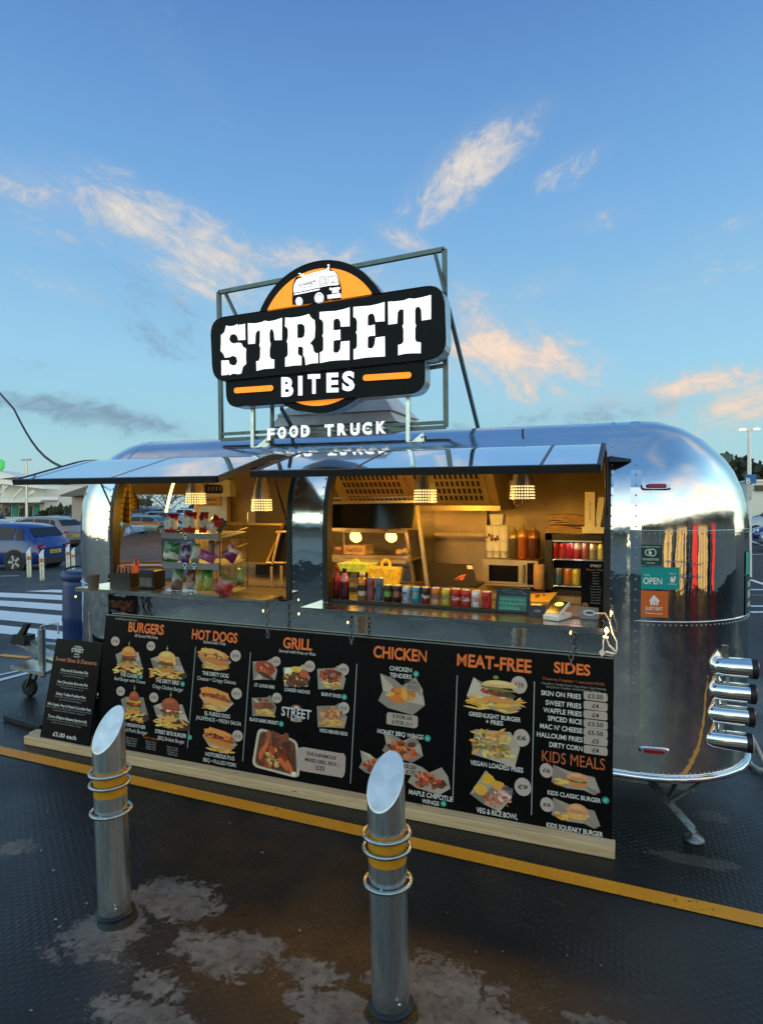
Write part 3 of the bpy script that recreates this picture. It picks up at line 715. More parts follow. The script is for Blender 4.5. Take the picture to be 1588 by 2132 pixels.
# corner steady
def bar(mm, a, b, w, h_):
    a, b = Vector(a), Vector(b); x, y, d = frame_of(b-a)
    P = [a+x*w/2+y*h_/2, a-x*w/2+y*h_/2, a-x*w/2-y*h_/2, a+x*w/2-y*h_/2]; mm.prism(P, b-a)
foot = Vector((.335, 3.43, .03)); top = onY(1352, 1626, 3.55); mid = top.lerp(foot, .42)
m = MB(); 
for o_ in (-.022, .022): bar(m, top+Vector((0, o_, 0)), foot+Vector((0, o_, .02)), .038, .007)
bar(m, mid, onY(1462, 1628, 3.5), .022, .012); bar(m, mid+Vector((0, .03, 0)), onY(1410, 1622, 3.6), .018, .01)
for t_ in (.45, .62, .8, .93): m.cyl(top.lerp(foot, t_)+Vector((0, -.03, .012)), top.lerp(foot, t_)+Vector((0, .03, .012)), .008, n=8)
leg = m.build('corner_steady', steady_m, TR)
m = MB(); m.lathe([(.045, .0), (.05, .006), (.045, .018), (.022, .026), (.018, .05)], (foot.x, foot.y, 0), 16); m.build('foot', steady_m, leg)
# roof unit and rear flap
m = MB(); z0 = 2.13
def frustum(mm, a, b, col=None):
    (x0, x1, y0, y1, za), (X0, X1, Y0, Y1, zb) = a, b
    A = [(x0, y0, za), (x1, y0, za), (x1, y1, za), (x0, y1, za)]; B = [(X0, Y0, zb), (X1, Y0, zb), (X1, Y1, zb), (X0, Y1, zb)]
    for i in range(4): mm.poly([A[i], A[(i+1) % 4], B[(i+1) % 4], B[i]], col)
    mm.poly(A[::-1], col); mm.poly(B, col)
frustum(m, (-2.22, -1.52, 4.02, 4.55, 2.12), (-2.22, -1.52, 4.02, 4.55, 2.235)); ru = m.build('roof_vent', cowl_m, TR)
m = MB(); frustum(m, (-2.42, -1.44, 3.97, 4.62, 2.23), (-2.36, -1.50, 4.0, 4.58, 2.31)); frustum(m, (-2.38, -1.47, 3.99, 4.60, 2.31), (-2.20, -1.62, 4.12, 4.48, 2.475)); m.build('vent_cowl', cowl_m, ru)
m = MB(); P = [onY(1499, 943, 4.75), onY(1526, 946, 4.75), onY(1524, 955, 4.75), onY(1513, 968, 4.75), onY(1505, 962, 4.75)]; m.prism(P, (.02, .16, 0)); m.build('rear_flap', frame_m, TR)
# tow gear at the left end
m = MB(); bar(m, (-3.7, 3.75, .30), (-5.05, 4.12, .36), .07, .05); bar(m, (-3.7, 4.55, .30), (-5.05, 4.18, .36), .07, .05); bar(m, (-5.0, 4.15, .37), (-5.22, 4.17, .40), .09, .09); m.build('drawbar', galv_m, TR)
c0 = onZ(46, 1331, .42)
m = MB(); m.prism([c0+Vector(q) for q in ((-.09, -.05, -.03), (.09, -.05, -.045), (.10, -.05, .045), (-.05, -.05, .05))], (0, .11, 0)); m.prism([c0+Vector(q) for q in ((-.04, -.02, .04), (.03, -.02, .04), (.10, -.02, .15), (.06, -.02, .155))], (0, .04, 0)); m.lathe([(.03, -.02), (.045, 0), (.03, .02)], c0+Vector((-.07, 0, -.03)), 12); m.build('coupling_head', black_m, TR)
pb, pt_ = onZ(88, 1372, .37), onZ(90, 1292, .55)
pt_ = Vector((pb.x, pb.y, pb.z+.25))
m = MB(); m.cyl(pb-Vector((0, 0, .15)), pt_, .030, n=14); m.cyl(pt_, pt_+Vector((0, 0, .02)), .018, n=10); m.tube([pt_+Vector((0, 0, .02)), pt_+Vector((.02, .0, .035)), pt_+Vector((.16, .02, .055)), pt_+Vector((.165, .02, -.03))], .008, 6); m.build('jockey_post', galv_m, TR)
pp = [onZ(22, 1386, .30), onZ(92, 1401, .30), onZ(122, 1387, .30), onZ(118, 1357, .30)]
m = MB(); m.prism([p_ for p_ in pp], (0, 0, -.028)); m.build('step_plate', counter_m, TR)
wc = onZ(63, 1449); wc = Vector((wc.x, wc.y, .075))
m = MB(); m.lathe([(.045, -.022), (.066, -.024), (.075, -.012), (.075, .012), (.066, .024), (.045, .022)], wc, 22, axis='y'); wo = m.build('jockey_wheel', tyre_m, TR)
m = MB(); m.lathe([(.012, -.026), (.02, -.026), (.02, .026), (.012, .026)], wc, 10, axis='y')
for k in range(5): a = 2*math.pi*k/5; m.box(wc+Vector((math.cos(a)*.032, 0, math.sin(a)*.032)), (.05, .02, .014), M=Matrix.Rotation(-a, 3, 'Y'))
m.build('wheel_hub', steel_d, wo)
m = MB(); bar(m, wc+Vector((0, -.035, 0)), wc+Vector((.085, -.03, .20)), .025, .008); bar(m, wc+Vector((0, .035, 0)), wc+Vector((.085, .03, .20)), .025, .008); m.build('wheel_fork', steel_d, wo)
# stickers on the corner, following its curve
def decal(name, x0, y0, x1, y1, col, layers):
    """photo box -> patch on the front right corner; layers: (text, cx, cy, w, h, colour) or ('poly', pts, colour) in 0..1"""
    def th_of(px):
        lo, hi = 0., R(60)
        for _ in range(40):
            t = (lo+hi)/2; p, n = corner(t, 1.2); q = p-Vector((0, 0, HC)); xx = 794+FPX*q.dot(_r)/q.dot(_f)
            lo, hi = (t, hi) if xx < px else (lo, t)
        return lo
    t0, t1 = th_of(x0), th_of(x1); pm, _n = corner((t0+t1)/2, 1.2); d = (pm-Vector((0, 0, HC))).dot(_f)
    za, zb = HC-(y0-1040)*d/FPX, HC-(y1-1040)*d/FPX
    def fn(u, v, o): return corner(t0+(t1-t0)*u, za+(zb-za)*v, o)[0]
    mm = MB(); mm.grid(lambda u, v: fn(u, v, .0022), 6, 1, col); o_ = mm.build(name, print_m, TR)
    mm = MB(); k = 0
    for L in layers:
        k += 1
        if L[0] == 'poly': mm.poly([fn(u, v, .0028+.0003*k) for u, v in L[1]], L[2])
        else:
            tx, cx, cy, w_, h_, c_ = L; aspect = (zb-za)
            put_text(mm, tx, lambda a, b: fn(cx+a, cy-b, .0028+.0003*k), w_, h_, c_, .018)
    mm.build('print', print_m, o_); return o_
WHT = (.8, .8, .78)
def ringpts(cx, cy, a, b, n=16): return [(cx+a*math.cos(2*math.pi*i/n), cy+b*math.sin(2*math.pi*i/n)) for i in range(n)]
decal('sticker', 1329, 1134, 1376, 1176, (.006, .055, .05), [('POWERED BY LOCALS', .5, .10, .8, .05, WHT), ('poly', ringpts(.42, .38, .17, .17), WHT), ('poly', ringpts(.42, .38, .13, .13), (.006, .055, .05)), ('poly', ringpts(.58, .38, .17, .19), WHT), ('poly', ringpts(.58, .38, .13, .15), (.006, .055, .05)), ('poly', ringpts(.5, .40, .05, .07), WHT), ('TOO GOOD TO GO', .5, .72, .72, .10, WHT), ('PARTNER', .5, .90, .38, .05, WHT)])
decal('sticker', 1329, 1181, 1413, 1227, (.0, .30, .30), [("We're", .19, .36, .13, .08, WHT), ('OPEN', .33, .62, .46, .29, WHT), ('Order on', .81, .27, .17, .06, WHT), ('poly', [(.76, .48), (.80, .40), (.84, .52), (.86, .38), (.90, .40), (.88, .60), (.83, .68), (.76, .64)], WHT), ('deliveroo', .82, .74, .22, .06, WHT)])
decal('sticker', 1330, 1230, 1390, 1285, (.62, .13, .02), [('poly', [(.33, .38), (.50, .15), (.70, .38), (.66, .40), (.64, .54), (.38, .54), (.37, .40)], WHT), ('poly', [(.46, .38), (.48, .38), (.48, .54), (.46, .54)], (.62, .13, .02)), ('poly', [(.55, .34), (.58, .40), (.57, .54), (.55, .54)], (.62, .13, .02)), ('JUST EAT', .5, .67, .60, .12, WHT), ('Delivering here', .5, .85, .58, .05, WHT)])
# door-side poster on the far edge of the end wall
def decal2(th0, th1, z0, z1, col, bars):
    mm = MB(); mm.grid(lambda u, v: corner(th0+(th1-th0)*u, z0+(z1-z0)*v, .003)[0], 4, 1, col); o_ = mm.build('sticker', print_m, TR)
    mm = MB()
    for (a, b) in bars: mm.grid(lambda u, v: corner(th0+(th1-th0)*(.2+.6*u), z0+(z1-z0)*(a+(b-a)*v), .004)[0], 3, 1, (.6, .62, .6))
    mm.build('print', print_m, o_)
decal2(R(66), R(84), 1.31, 1.43, (.05, .42, .36), []); decal2(R(66), R(84), 1.10, 1.305, (.008, .09, .085), [(.70, .85), (.42, .62), (.2, .32)])
# ================================================================== ROOFTOP SIGN
SG = thing('rooftop_sign', 'large lit STREET BITES sign with orange disc on roof frame', 'sign')
def sq(mm, a, b, w=.026): bar(mm, a, b, w, w)
m = MB(); YFm = 3.63
f = lambda x, y, Y=YFm: onY(x, y, Y)
TL, TRr, BL_, BR_ = f(456, 609), f(925, 519), f(461, 916), f(928, 889)
sq(m, TL, TRr); sq(m, BL_, TL); sq(m, BR_, TRr); sq(m, BL_, BR_, .022); sq(m, f(461, 904), f(928, 879), .020)
sq(m, f(470, 612), f(494, 662, 3.58), .018); sq(m, f(906, 530), f(926, 610, 3.58), .020)
sq(m, f(880, 768), f(930, 760), .022)
sq(m, f(933, 640, 3.64), onY(999, 908, 4.30), .022); sq(m, f(586, 850, 3.64), onY(628, 925, 4.25), .020); sq(m, f(567, 845), f(566, 950), .020)
m.build('support_frame', frame_m, SG)
for x, y0, y1 in ((527, 845, 940), (850, 815, 930)):
    m = MB(); sq(m, f(x, y0, 3.60), f(x, y1, 3.60), .024)
    m.prism([f(x-5, y1-8, 3.585), f(x+2, y1+10, 3.585), f(x+8, y1+8, 3.585), f(x+33, y1-14, 3.585), f(x+30, y1-30, 3.585), f(x+8, y1-12, 3.585)], (0, .02, 0)); lo = m.build('mounting_leg', trim_m, SG)
    b = MB()
    for dx, dy in ((4, 0), (16, -8), (28, -20)): b.cyl(f(x+dx, y1+dy, 3.585), f(x+dx, y1+dy, 3.578), .006, n=8)
    b.build('bolt', black_m, lo)
def plate(name, pts, yf, th):
    """sign box: black face with a metal return edge"""
    mm = MB(); n = len(pts)
    for i in range(n):
        a, b = pts[i], pts[(i+1) % n]; mm.poly([(a[0], yf-.004, a[1]), (b[0], yf-.004, b[1]), (b[0], yf+th, b[1]), (a[0], yf+th, a[1])], None, False)
    mm.poly([(p[0], yf+th, p[1]) for p in pts][::-1]); o_ = mm.build(name, trim_m, SG)
    cx = sum(p[0] for p in pts)/n; cz = sum(p[1] for p in pts)/n
    q = []
    for i in range(n):
        p0, p1, p2 = Vector(pts[i-1]), Vector(pts[i]), Vector(pts[(i+1) % n]); d = ((p2-p1).normalized()+(p1-p0).normalized()).normalized(); nn = Vector((-d.y, d.x)); nn = nn if nn.dot(Vector((cx, cz))-p1) > 0 else -nn; q.append(p1+nn*.006)
    mm = MB(); mm.poly([(p.x, yf, p.y) for p in q]); 
    mm.build('black_face', signblk_m, o_)
    for i in range(n):
        a, b, c, d = pts[i], pts[(i+1) % n], q[(i+1) % n], q[i]
    return o_
def rrect(P, rad, n=6):
    """rounded polygon from 4 corner points (x, z) in order"""
    out = []
    for i in range(4):
        p0, p1, p2 = Vector(P[i-1]), Vector(P[i]), Vector(P[(i+1) % 4]); a = p1+(p0-p1).normalized()*rad; b = p1+(p2-p1).normalized()*rad
        for k in range(n+1):
            t = k/n; out.append(tuple(a*(1-t)**2+p1*2*t*(1-t)+b*t*t))
    return out
def xz(x, y, Y): p = onY(x, y, Y); return (p.x, p.z)
DC = xz(663, 702, 3.5); DR = .474
plate('sign_disc', [(DC[0]+DR*math.cos(2*math.pi*i/72), DC[1]+DR*math.sin(2*math.pi*i/72)) for i in range(72)], 3.508, .10)
plate('lower_panel', rrect([xz(470, 760, 3.5), xz(884, 720, 3.5), xz(886, 818, 3.5), xz(472, 850, 3.5)], .10), 3.500, .105)
plate('main_panel', rrect([xz(438, 664, 3.49), xz(925, 590, 3.49), xz(930, 746, 3.49), xz(444, 797, 3.49)], .115), 3.490, .115)
def arcseg(r, zcut_fn, top):
    P = []
    for i in range(97):
        t = 2*math.pi*i/96; x, z = DC[0]+r*math.cos(t), DC[1]+r*math.sin(t); zc = zcut_fn(x)
        if (z > zc) == top: P.append((x, z))
    return P
def linefn(p, q): return lambda x: p[1]+(q[1]-p[1])*(x-p[0])/(q[0]-p[0])
up_ = linefn(xz(555, 651, 3.5), xz(771, 615, 3.5)); lo_ = linefn(xz(598, 836, 3.5), xz(724, 823, 3.5))
for fn_, top in ((up_, True), (lo_, False)):
    P = arcseg(.425, fn_, top)
    # rotate the list so that it starts after the cut
    j = max(range(len(P)), key=lambda i: (Vector(P[i])-Vector(P[i-1])).length); P = P[j:]+P[:j]
    P = [(P[0][0], fn_(P[0][0]))]+P+[(P[-1][0], fn_(P[-1][0]))]
    m = MB(); m.poly([(p[0], 3.505, p[1]) for p in P]); m.build('orange_segment', lit_o, SG)
def traced(pts, ox, oy, k, Y): return [onY(ox+x/k, oy+y/k, Y) for x, y in pts]
A_ = (430, 580, 6.108); B_ = (670, 560, 5.881)
LET = [(A_, [(185,720),(230,680),(250,598),(300,608),(345,600),(393,580),(407,618),(418,582),(445,588),(487,574),(491,778),(402,783),(396,745),(375,715),(340,702),(302,718),(286,765),(300,805),(345,828),(400,815),(440,820),(460,865),(500,890),(498,930),(497,990),(500,1085),(460,1120),(440,1205),(400,1215),(340,1205),(290,1228),(277,1190),(268,1222),(192,1230),(190,1042),(280,1040),(290,1085),(340,1108),(375,1095),(393,1050),(380,1000),(335,980),(285,1000),(232,1005),(218,960),(180,920),(185,830)]),
 (A_, [(525,568),(620,570),(700,555),(740,535),(790,545),(870,530),(958,500),(955,780),(865,782),(855,680),(835,640),(810,645),(798,690),(800,790),(812,830),(800,900),(800,990),(822,1025),(858,1028),(858,1140),(780,1145),(720,1150),(636,1172),(632,1052),(665,1045),(682,1000),(685,880),(672,850),(680,800),(680,660),(650,660),(625,690),(618,740),(615,825),(530,832)]),
 (A_, [(1000,495),(1080,498),(1180,485),(1260,465),(1300,450),(1330,500),(1372,528),(1378,620),(1372,750),(1340,790),(1312,820),(1345,850),(1360,920),(1380,945),(1415,950),(1415,1072),(1330,1078),(1258,1098),(1250,1010),(1228,972),(1228,880),(1200,862),(1160,866),(1158,950),(1175,978),(1205,985),(1205,1100),(1100,1105),(1000,1120),(1000,1005),(1025,990),(1035,960),(1032,830),(1020,800),(1035,750),(1035,650),(1020,620),(998,610)]),
 (B_, [(-28,527),(60,520),(160,515),(260,495),(338,470),(338,700),(230,705),(225,640),(200,605),(165,608),(140,630),(138,745),(165,752),(222,742),(225,865),(165,870),(140,880),(138,1010),(165,1028),(200,1020),(225,980),(232,890),(335,880),(335,1112),(230,1115),(100,1125),(-24,1150),(-24,1020),(5,1010),(18,985),(18,840),(5,820),(18,790),(18,660),(5,630),(-28,610)]),
 (B_, [(385,465),(480,458),(590,450),(690,428),(765,405),(765,638),(655,645),(645,580),(625,545),(590,545),(560,570),(558,690),(590,695),(645,680),(650,815),(590,818),(560,830),(558,960),(590,975),(625,965),(645,920),(655,840),(768,825),(770,1070),(650,1075),(520,1085),(388,1108),(388,985),(415,975),(430,945),(430,800),(415,780),(430,750),(430,640),(415,600),(385,588)]),
 (B_, [(808,400),(900,398),(1000,385),(1065,360),(1130,365),(1230,345),(1333,318),(1333,612),(1220,630),(1215,500),(1190,462),(1150,465),(1138,500),(1138,660),(1150,690),(1138,730),(1138,850),(1150,890),(1208,900),(1208,1030),(1110,1030),(1020,1035),(932,1055),(932,930),(975,920),(998,890),(998,740),(985,700),(1000,670),(1000,492),(950,495),(925,530),(918,665),(812,680)])]
for fr, pts in LET:
    m = MB(); P = traced(pts, *fr, 3.484); m.prism(P, (0, .004, 0)); m.build('letter', lit_w, SG)
m = MB(); P = traced([(1155,580),(1210,575),(1245,600),(1250,670),(1240,735),(1210,755),(1155,755)], *A_, 3.4825); m.poly(P); m.build('letter_counter', signblk_m, SG)
m = MB()
for ch, cx, cy, w in (('B', 598, 805, 25), ('I', 625, 802.5, 9), ('T', 653.5, 799, 26), ('E', 692, 796, 25), ('S', 725, 793, 26)):
    c = onY(cx, cy, 3.487); wid = (onY(cx+w/2, cy, 3.487)-onY(cx-w/2, cy, 3.487)).x; hh = onY(cx, cy-18.5, 3.487).z-onY(cx, cy+18.5, 3.487).z
    put_text(m, ch, lambda u, v: (c.x+u, 3.4875, c.z+v-.04*u), wid, hh, None, .045)
m.build('small_lettering', lit_w, SG)
for x0, y0, x1, y1 in ((492, 813, 564, 808), (761, 786.5, 850, 781)):
    a, b = onY(x0, y0, 3.487), onY(x1, y1, 3.487); r_ = .0185
    P = [a+Vector((r_*math.cos(R(90+180*i/10)), 0, r_*math.sin(R(90+180*i/10)))) for i in range(11)]+[b+Vector((r_*math.cos(R(-90+180*i/10)), 0, r_*math.sin(R(-90+180*i/10)))) for i in range(11)]
    m = MB(); m.poly(P); m.build('orange_bar', lit_o, SG)
# the little van on the disc
C_ = (540, 530, 6.108); mw, mk = MB(), MB()
def W_(pts, k): mw.poly(traced(pts, *C_, 3.503-.0008*k))
def K_(pts, k): mk.poly(traced(pts, *C_, 3.503-.0008*k))
def circ(cx, cy, a, b, n=18): return [(cx+a*math.cos(2*math.pi*i/n), cy+b*math.sin(2*math.pi*i/n)) for i in range(n)]
K_([(455,300),(480,280),(540,285),(555,300),(830,180),(865,125),(900,150),(910,190),(990,235),(1010,300),(1045,440),(1040,560),(960,590),(905,575),(700,640),(420,640),(418,580),(425,380)], 0)
W_([(470,325),(500,303),(880,205),(950,215),(985,250),(1000,300),(1010,375),(1000,388),(880,395),(765,418),(440,488),(436,460),(440,385)], 1)
W_([(440,500),(765,432),(765,450),(440,517)], 1); W_([(545,240),(560,285),(585,275),(860,205),(890,200),(890,160),(870,160),(840,188),(575,262),(545,235)], 1); W_([(490,240),(520,233),(560,275),(540,280),(515,250)], 2)
W_(circ(878, 138, 14, 16), 2); W_([(862,515),(1028,490),(1036,520),(1036,545),(866,562)], 1); W_([(920,425),(1005,412),(1010,480),(925,495)], 1); W_(circ(903, 437, 13, 18), 2); W_(circ(1016, 428, 10, 16), 2)
K_([(868,275),(980,262),(1002,352),(888,366),(872,320)], 2); W_([(876,282),(922,277),(930,352),(892,358),(880,320)], 3); W_([(930,276),(975,270),(994,346),(938,351)], 3)
K_([(760,300),(790,275),(830,270),(850,300),(862,385),(768,405)], 2); W_([(768,303),(795,283),(826,278),(843,302),(853,380),(775,396)], 3); K_([(782,310),(805,295),(832,300),(848,365),(785,380)], 4); W_([(788,312),(806,302),(826,306),(840,360),(790,372)], 5)
K_([(485,385),(520,375),(700,325),(718,330),(712,345),(500,402)], 2); W_([(494,388),(522,381),(700,333),(706,337),(500,396)], 3)
K_([(515,395),(530,432),(650,408),(675,372),(660,365)], 2); W_([(523,395),(535,424),(645,402),(663,374)], 3)
for cx, cy, a, b in ((505, 598, 46, 58), (760, 555, 60, 74)):
    W_(circ(cx, cy, a, b), 2); K_(circ(cx, cy+8, a*.86, b*.86), 3); W_(circ(cx, cy+10, a*.76, b*.76), 4); K_(circ(cx, cy+10, 4, 6), 5)
mk.build('van_outline', signblk_m, SG); mw.build('van_emblem', lit_w, SG)
for ch, cx, cy in zip('FOODTRUCK', (565.5, 588.5, 613, 637, 686.5, 713, 740, 765, 794), (904, 901, 898.5, 897.5, 896, 894, 893.5, 892, 890)):
    c = onY(cx, cy, 3.565); wid = (14 if ch == 'F' else 17)*3.6/1300*1.28; hh = 20*3.9/1300*1.08
    m = MB(); put_text(m, ch, lambda u, v: (c.x+u, 3.553, c.z+v), wid, hh, None, .045); lo = m.build('small_letter', lit_w, SG)
    m = MB(); put_text(m, ch, lambda u, v: (c.x+u, 3.561, c.z+v), wid*1.12, hh*1.1, None, .045); m.build('letter_backing', trim_m, lo)
    m = MB(); m.box((c.x, 3.59, c.z), (.02, .05, .012)); m.build('letter_stud', trim_m, lo)

# ================================================================== MENU BOARD
MBD = thing('menu_board', 'long black menu board with food pictures and prices under the serving counters', 'menu board')
P0B = Vector((0, 3.180, .060)); UPB = Vector((0, .122, .868)).normalized(); NB = Vector((0, -UPB.z, UPB.y)); XB = Vector((1, 0, 0))
def onB(x, y):
    d = ray(x, y); C0 = Vector((0, 0, HC)); return C0 + d*((P0B-C0).dot(NB)/d.dot(NB))
def bp(c, u, v, l): return c + XB*u + UPB*v + NB*l
YM = None
def bz(px, py, l=0): return onB(px, py) + NB*(.0016+.00011*l)
xs_ = onB(645, 1400).x
HB = (onB(1276, 1371)-P0B).dot(UPB)-.004
for x0, x1 in ((onB(221, 1283).x, xs_-.0015), (xs_+.0015, onB(1277, 1380).x)):
    m = MB(); Q = lambda x, v, l: P0B + XB*x + UPB*v + NB*l; m.prism([Q(x0, 0, 0), Q(x1, 0, 0), Q(x1, HB, 0), Q(x0, HB, 0)], -NB*.010); p_ = m.build('panel', blackp_m, MBD)
    m = MB(); m.prism([Q(x0, HB+.0005, .003), Q(x1, HB+.0005, .003), Q(x1, HB+.006, .003), Q(x0, HB+.006, .003)], -NB*.016); m.build('top_edge', steel_d, p_)
ORG = (.95, .19, .03); ORD = (.62, .14, .035); CRM = (.80, .75, .68); GRY = (.36, .35, .33); TAN = (.60, .46, .38)
def mtext(name, rows, parent=MBD, l=6):
    mm = MB()
    for (tx, cx, cy, w, h, col, bold) in rows:
        c = onB(cx, cy); wid = (onB(cx+w/2, cy)-onB(cx-w/2, cy)).x; hh = (onB(cx, cy-h/2)-onB(cx, cy+h/2)).length
        put_text(mm, tx, lambda u, v: bp(c, u, v, .0016+.00011*l), wid, hh, col, bold)
    return mm.build(name, print_m, parent)
B1, B0 = .018, .0
for tx, cx, cy, w, h, col in (('BURGERS', 305, 1308, 74, 20, ORG), ('HOT DOGS', 447, 1324, 95, 20, ORG), ('GRILL', 620, 1340, 61, 22, ORG), ('CHICKEN', 832, 1361, 111, 24, ORG), ('MEAT-FREE', 1027, 1380, 155, 26, ORG), ('SIDES', 1190, 1392, 76, 22, ORG), ('KIDS MEALS', 1192, 1582, 131, 24, ORD)):
    mtext('heading', [(tx, cx, cy, w, h, col, .030 if tx != 'KIDS MEALS' else B0)])
for tx, cx, cy, w, h in (('All Served With Fries', 305, 1325, 48, 6.5), ('Served with Fries', 447, 1338, 46, 7), ('Served with Fries or Rice', 619, 1358, 76, 7)):
    mtext('subheading', [(tx, cx, cy, w, h, CRM, B0)])
DISH = [[('THE CLASSIC', 270, 1406, 38, 7, B1), ('Beef Burger with Cheese', 271, 1416, 64, 7, B0)], [('THE DIRTY BIRD', 349, 1419, 50, 8, B1), ('Crispy Chicken Burger', 350, 1432, 64, 8, B0)],
 [('THE HOGFATHER', 277, 1510, 54, 7, B1), ('Pulled Pork Burger', 278, 1521, 60, 8, B0)], [('STREET BITE BURGER', 356, 1527, 66, 8, B1), ('BBQ Brisket Burger', 357, 1540, 56, 8, B0)],
 [('THE DIRTY DOG', 449, 1404, 55, 8, B1), ('Cheese • Crispy Onions', 451, 1416, 81, 8, B0)], [('EL FUEGO DOG', 453, 1488, 53, 8, B1), ('JALEPENOS • FRESH SALSA', 455, 1500, 95, 8, B0)], [('NOTORIOUS P.I.G', 458, 1574, 61, 8, B1), ('BBQ • PULLED PORK', 458, 1587, 70, 8, B0)],
 [('ST. LOUIS RIBS', 551, 1428, 42, 6.5, B1)], [('LOADED NACHOS', 619, 1438, 53, 7, B1)], [('BURNT ENDS', 690, 1447, 41, 7, B1)], [('BLACK BARK BRISKET', 550, 1501, 60, 7, B1)], [('HOG HEAVEN BOX', 695, 1524, 58, 7.5, B1)],
 [('CHICKEN', 834, 1393, 46, 9, B1), ('TENDERS', 834, 1407, 46, 9, B1)], [('HONEY BBQ WINGS', 833, 1528, 96, 9, B1)], [('MAPLE CHIPOTLE', 896, 1656, 91, 10, B1), ('WINGS', 896, 1670, 36, 9, B1)],
 [('GREENLIGHT BURGER', 1029, 1492, 108, 9, B1), ('+ FRIES', 1029, 1504, 36, 9, B1)], [('VEGAN LOADED FRIES', 1033, 1595, 110, 10, B1)], [('VEG & RICE BOWL', 1034, 1693, 86, 11, B1)],
 [('SKIN ON FRIES', 1167, 1446, 83, 10, B1)], [('SWEET FRIES', 1172, 1466, 74, 10, B1)], [('WAFFLE FRIES', 1170, 1482, 80, 10, B1)], [('SPICED RICE', 1175, 1499, 71, 10, B1)], [("MAC N' CHEESE", 1167, 1516, 88, 10, B1)], [('HALLOUMI FRIES', 1164, 1534, 95, 10, B1)], [('DIRTY CORN', 1177, 1554, 69, 10, B1)],
 [('KIDS CLASSIC BURGER', 1194, 1658, 111, 9, B1)], [('KIDS SQUEAKY BURGER', 1195, 1727, 117, 10, B1)]]
for rows in DISH: mtext('dish_name', [(t, x, y, w, h, CRM, b) for t, x, y, w, h, b in rows])
mtext('small_print', [('Choose any 2 toppings + 1 sauce pot (+£3.50)', 1192, 1418, 128, 5.5, ORD, B0), ('Crispy Bacon / Cheddar Cheese / Crispy Onions / Cajun Seasoning', 1192, 1428, 134, 4.5, GRY, B0), ('Spring Onion / Coleslaw / Grilled Halloumi / Jalapeños', 1192, 1434.5, 112, 4.5, GRY, B0)])
mtext('small_print', [("Can't decide", 316, 1536.5, 34, 5, ORD, B0)]+[(t, 275, 1537+5*i, 24-2*i, 3.5, GRY, B0) for i, t in enumerate(('Hash Brown', 'Extra Patty', 'Bacon', 'Crispy Onion'))]+[(t, 315, 1544+5*i, 23-i, 3.5, GRY, B0) for i, t in enumerate(('Gluten Free', 'Cheese Slice', 'Single patty', 'Pickles only'))]+[(t, 360, 1556+5*i, 24-i, 3.5, GRY, B0) for i, t in enumerate(('Make it large', 'Add slaw', 'Double up', 'Add fries'))])
# badges
def badge(tx, cx, cy, r_, h=None):
    mm = MB(); c = onB(cx, cy); k = (onB(cx+1, cy)-c).x; kz = (c-onB(cx, cy+1)).length
    fn = lambda u, v, l=.00193: bp(c, u, v, l)
    mm.poly(ellipse_pts(fn, 0, 0, r_*k, r_*kz*1.08, 22, 0, .02), TAN)
    for _ in range(5): mm.poly([Vector(p)+NB*.00012*(_+1) for p in ellipse_pts(fn, rnd.uniform(-.5, .5)*r_*k, rnd.uniform(-.5, .5)*r_*kz, .3*r_*k, .22*r_*kz, 7, 0, .4)], tuple(x*rnd.uniform(.82, 1.1) for x in TAN))
    put_text(mm, tx, lambda u, v: bp(c, u, v, .0028), r_*1.15*k, r_*.52*kz, (.015, .012, .01), B1)
    return mm.build('price_badge', print_m, MBD)
for b in (('£10', 241, 1335, 9), ('£11', 315, 1345, 9), ('£12', 252, 1439, 9), ('£12', 321, 1452, 9.5), ('£10', 491, 1365, 11), ('£11', 493, 1444, 11), ('£12', 495, 1532, 11), ('£13', 575, 1377, 9.5), ('£11', 645, 1387, 11), ('£12', 715, 1394, 11.5), ('£13', 577, 1453, 10), ('£12', 716, 1474, 11.5), ('£10', 1080, 1426, 17), ('£6', 1085, 1536, 17), ('£9', 1088, 1638, 17.5), ('£6', 1137, 1604, 14), ('£6', 1138, 1675, 14)): badge(*b)
def pill(rows, cx, cy, w, h, jag=.06, tc=(.015, .012, .01)):
    mm = MB(); c = onB(cx, cy); k = (onB(cx+1, cy)-c).x; kz = (c-onB(cx, cy+1)).length
    pts = rrect([(-w/2*k, h/2*kz), (w/2*k, h/2*kz), (w/2*k, -h/2*kz), (-w/2*k, -h/2*kz)], h*.28*kz, 3)
    mm.poly([bp(c, x*(1+rnd.uniform(-jag, jag)*.3), z*(1+rnd.uniform(-jag, jag)), .00193) for x, z in pts], tuple(v*.86 for v in TAN))
    for i in range(6): mm.poly(ellipse_pts(lambda u, v: bp(c, u, v, .00205+.0001*i), rnd.uniform(-.4, .4)*w*k, rnd.uniform(-.35, .35)*h*kz, .1*w*k, .12*h*kz, 7, 0, .4), tuple(x*rnd.uniform(.7, 1.0) for x in TAN))
    for (t, dy, tw, th_) in rows: put_text(mm, t, lambda u, v: bp(c, u, v-dy*kz, .0029), tw*k, th_*kz, tc, B1)
    return mm.build('price_plate', print_m, MBD)
for t, y in (('£3.50', 1450), ('£4', 1470), ('£4', 1489), ('£3.50', 1508), ('£5.50', 1526), ('£5', 1543), ('£4', 1562)): pill([(t, 0, 32 if len(t) > 2 else 14, 9)], 1239, y, 50, 17.5)
pill([('3 FOR £6', -6, 40, 8), ('6 FOR £11', 6, 42, 8)], 837, 1499, 66, 26); pill([('6 FOR £8.50', -5, 62, 8), ('12 FOR £15', 6, 58, 8)], 835, 1598, 68, 24)
pill([('THE INFAMOUS', -13, 62, 7.5), ('MIXED GRILL BOX', 0, 66, 7.5), ('£25', 13, 18, 9)], 668, 1586, 102, 52)
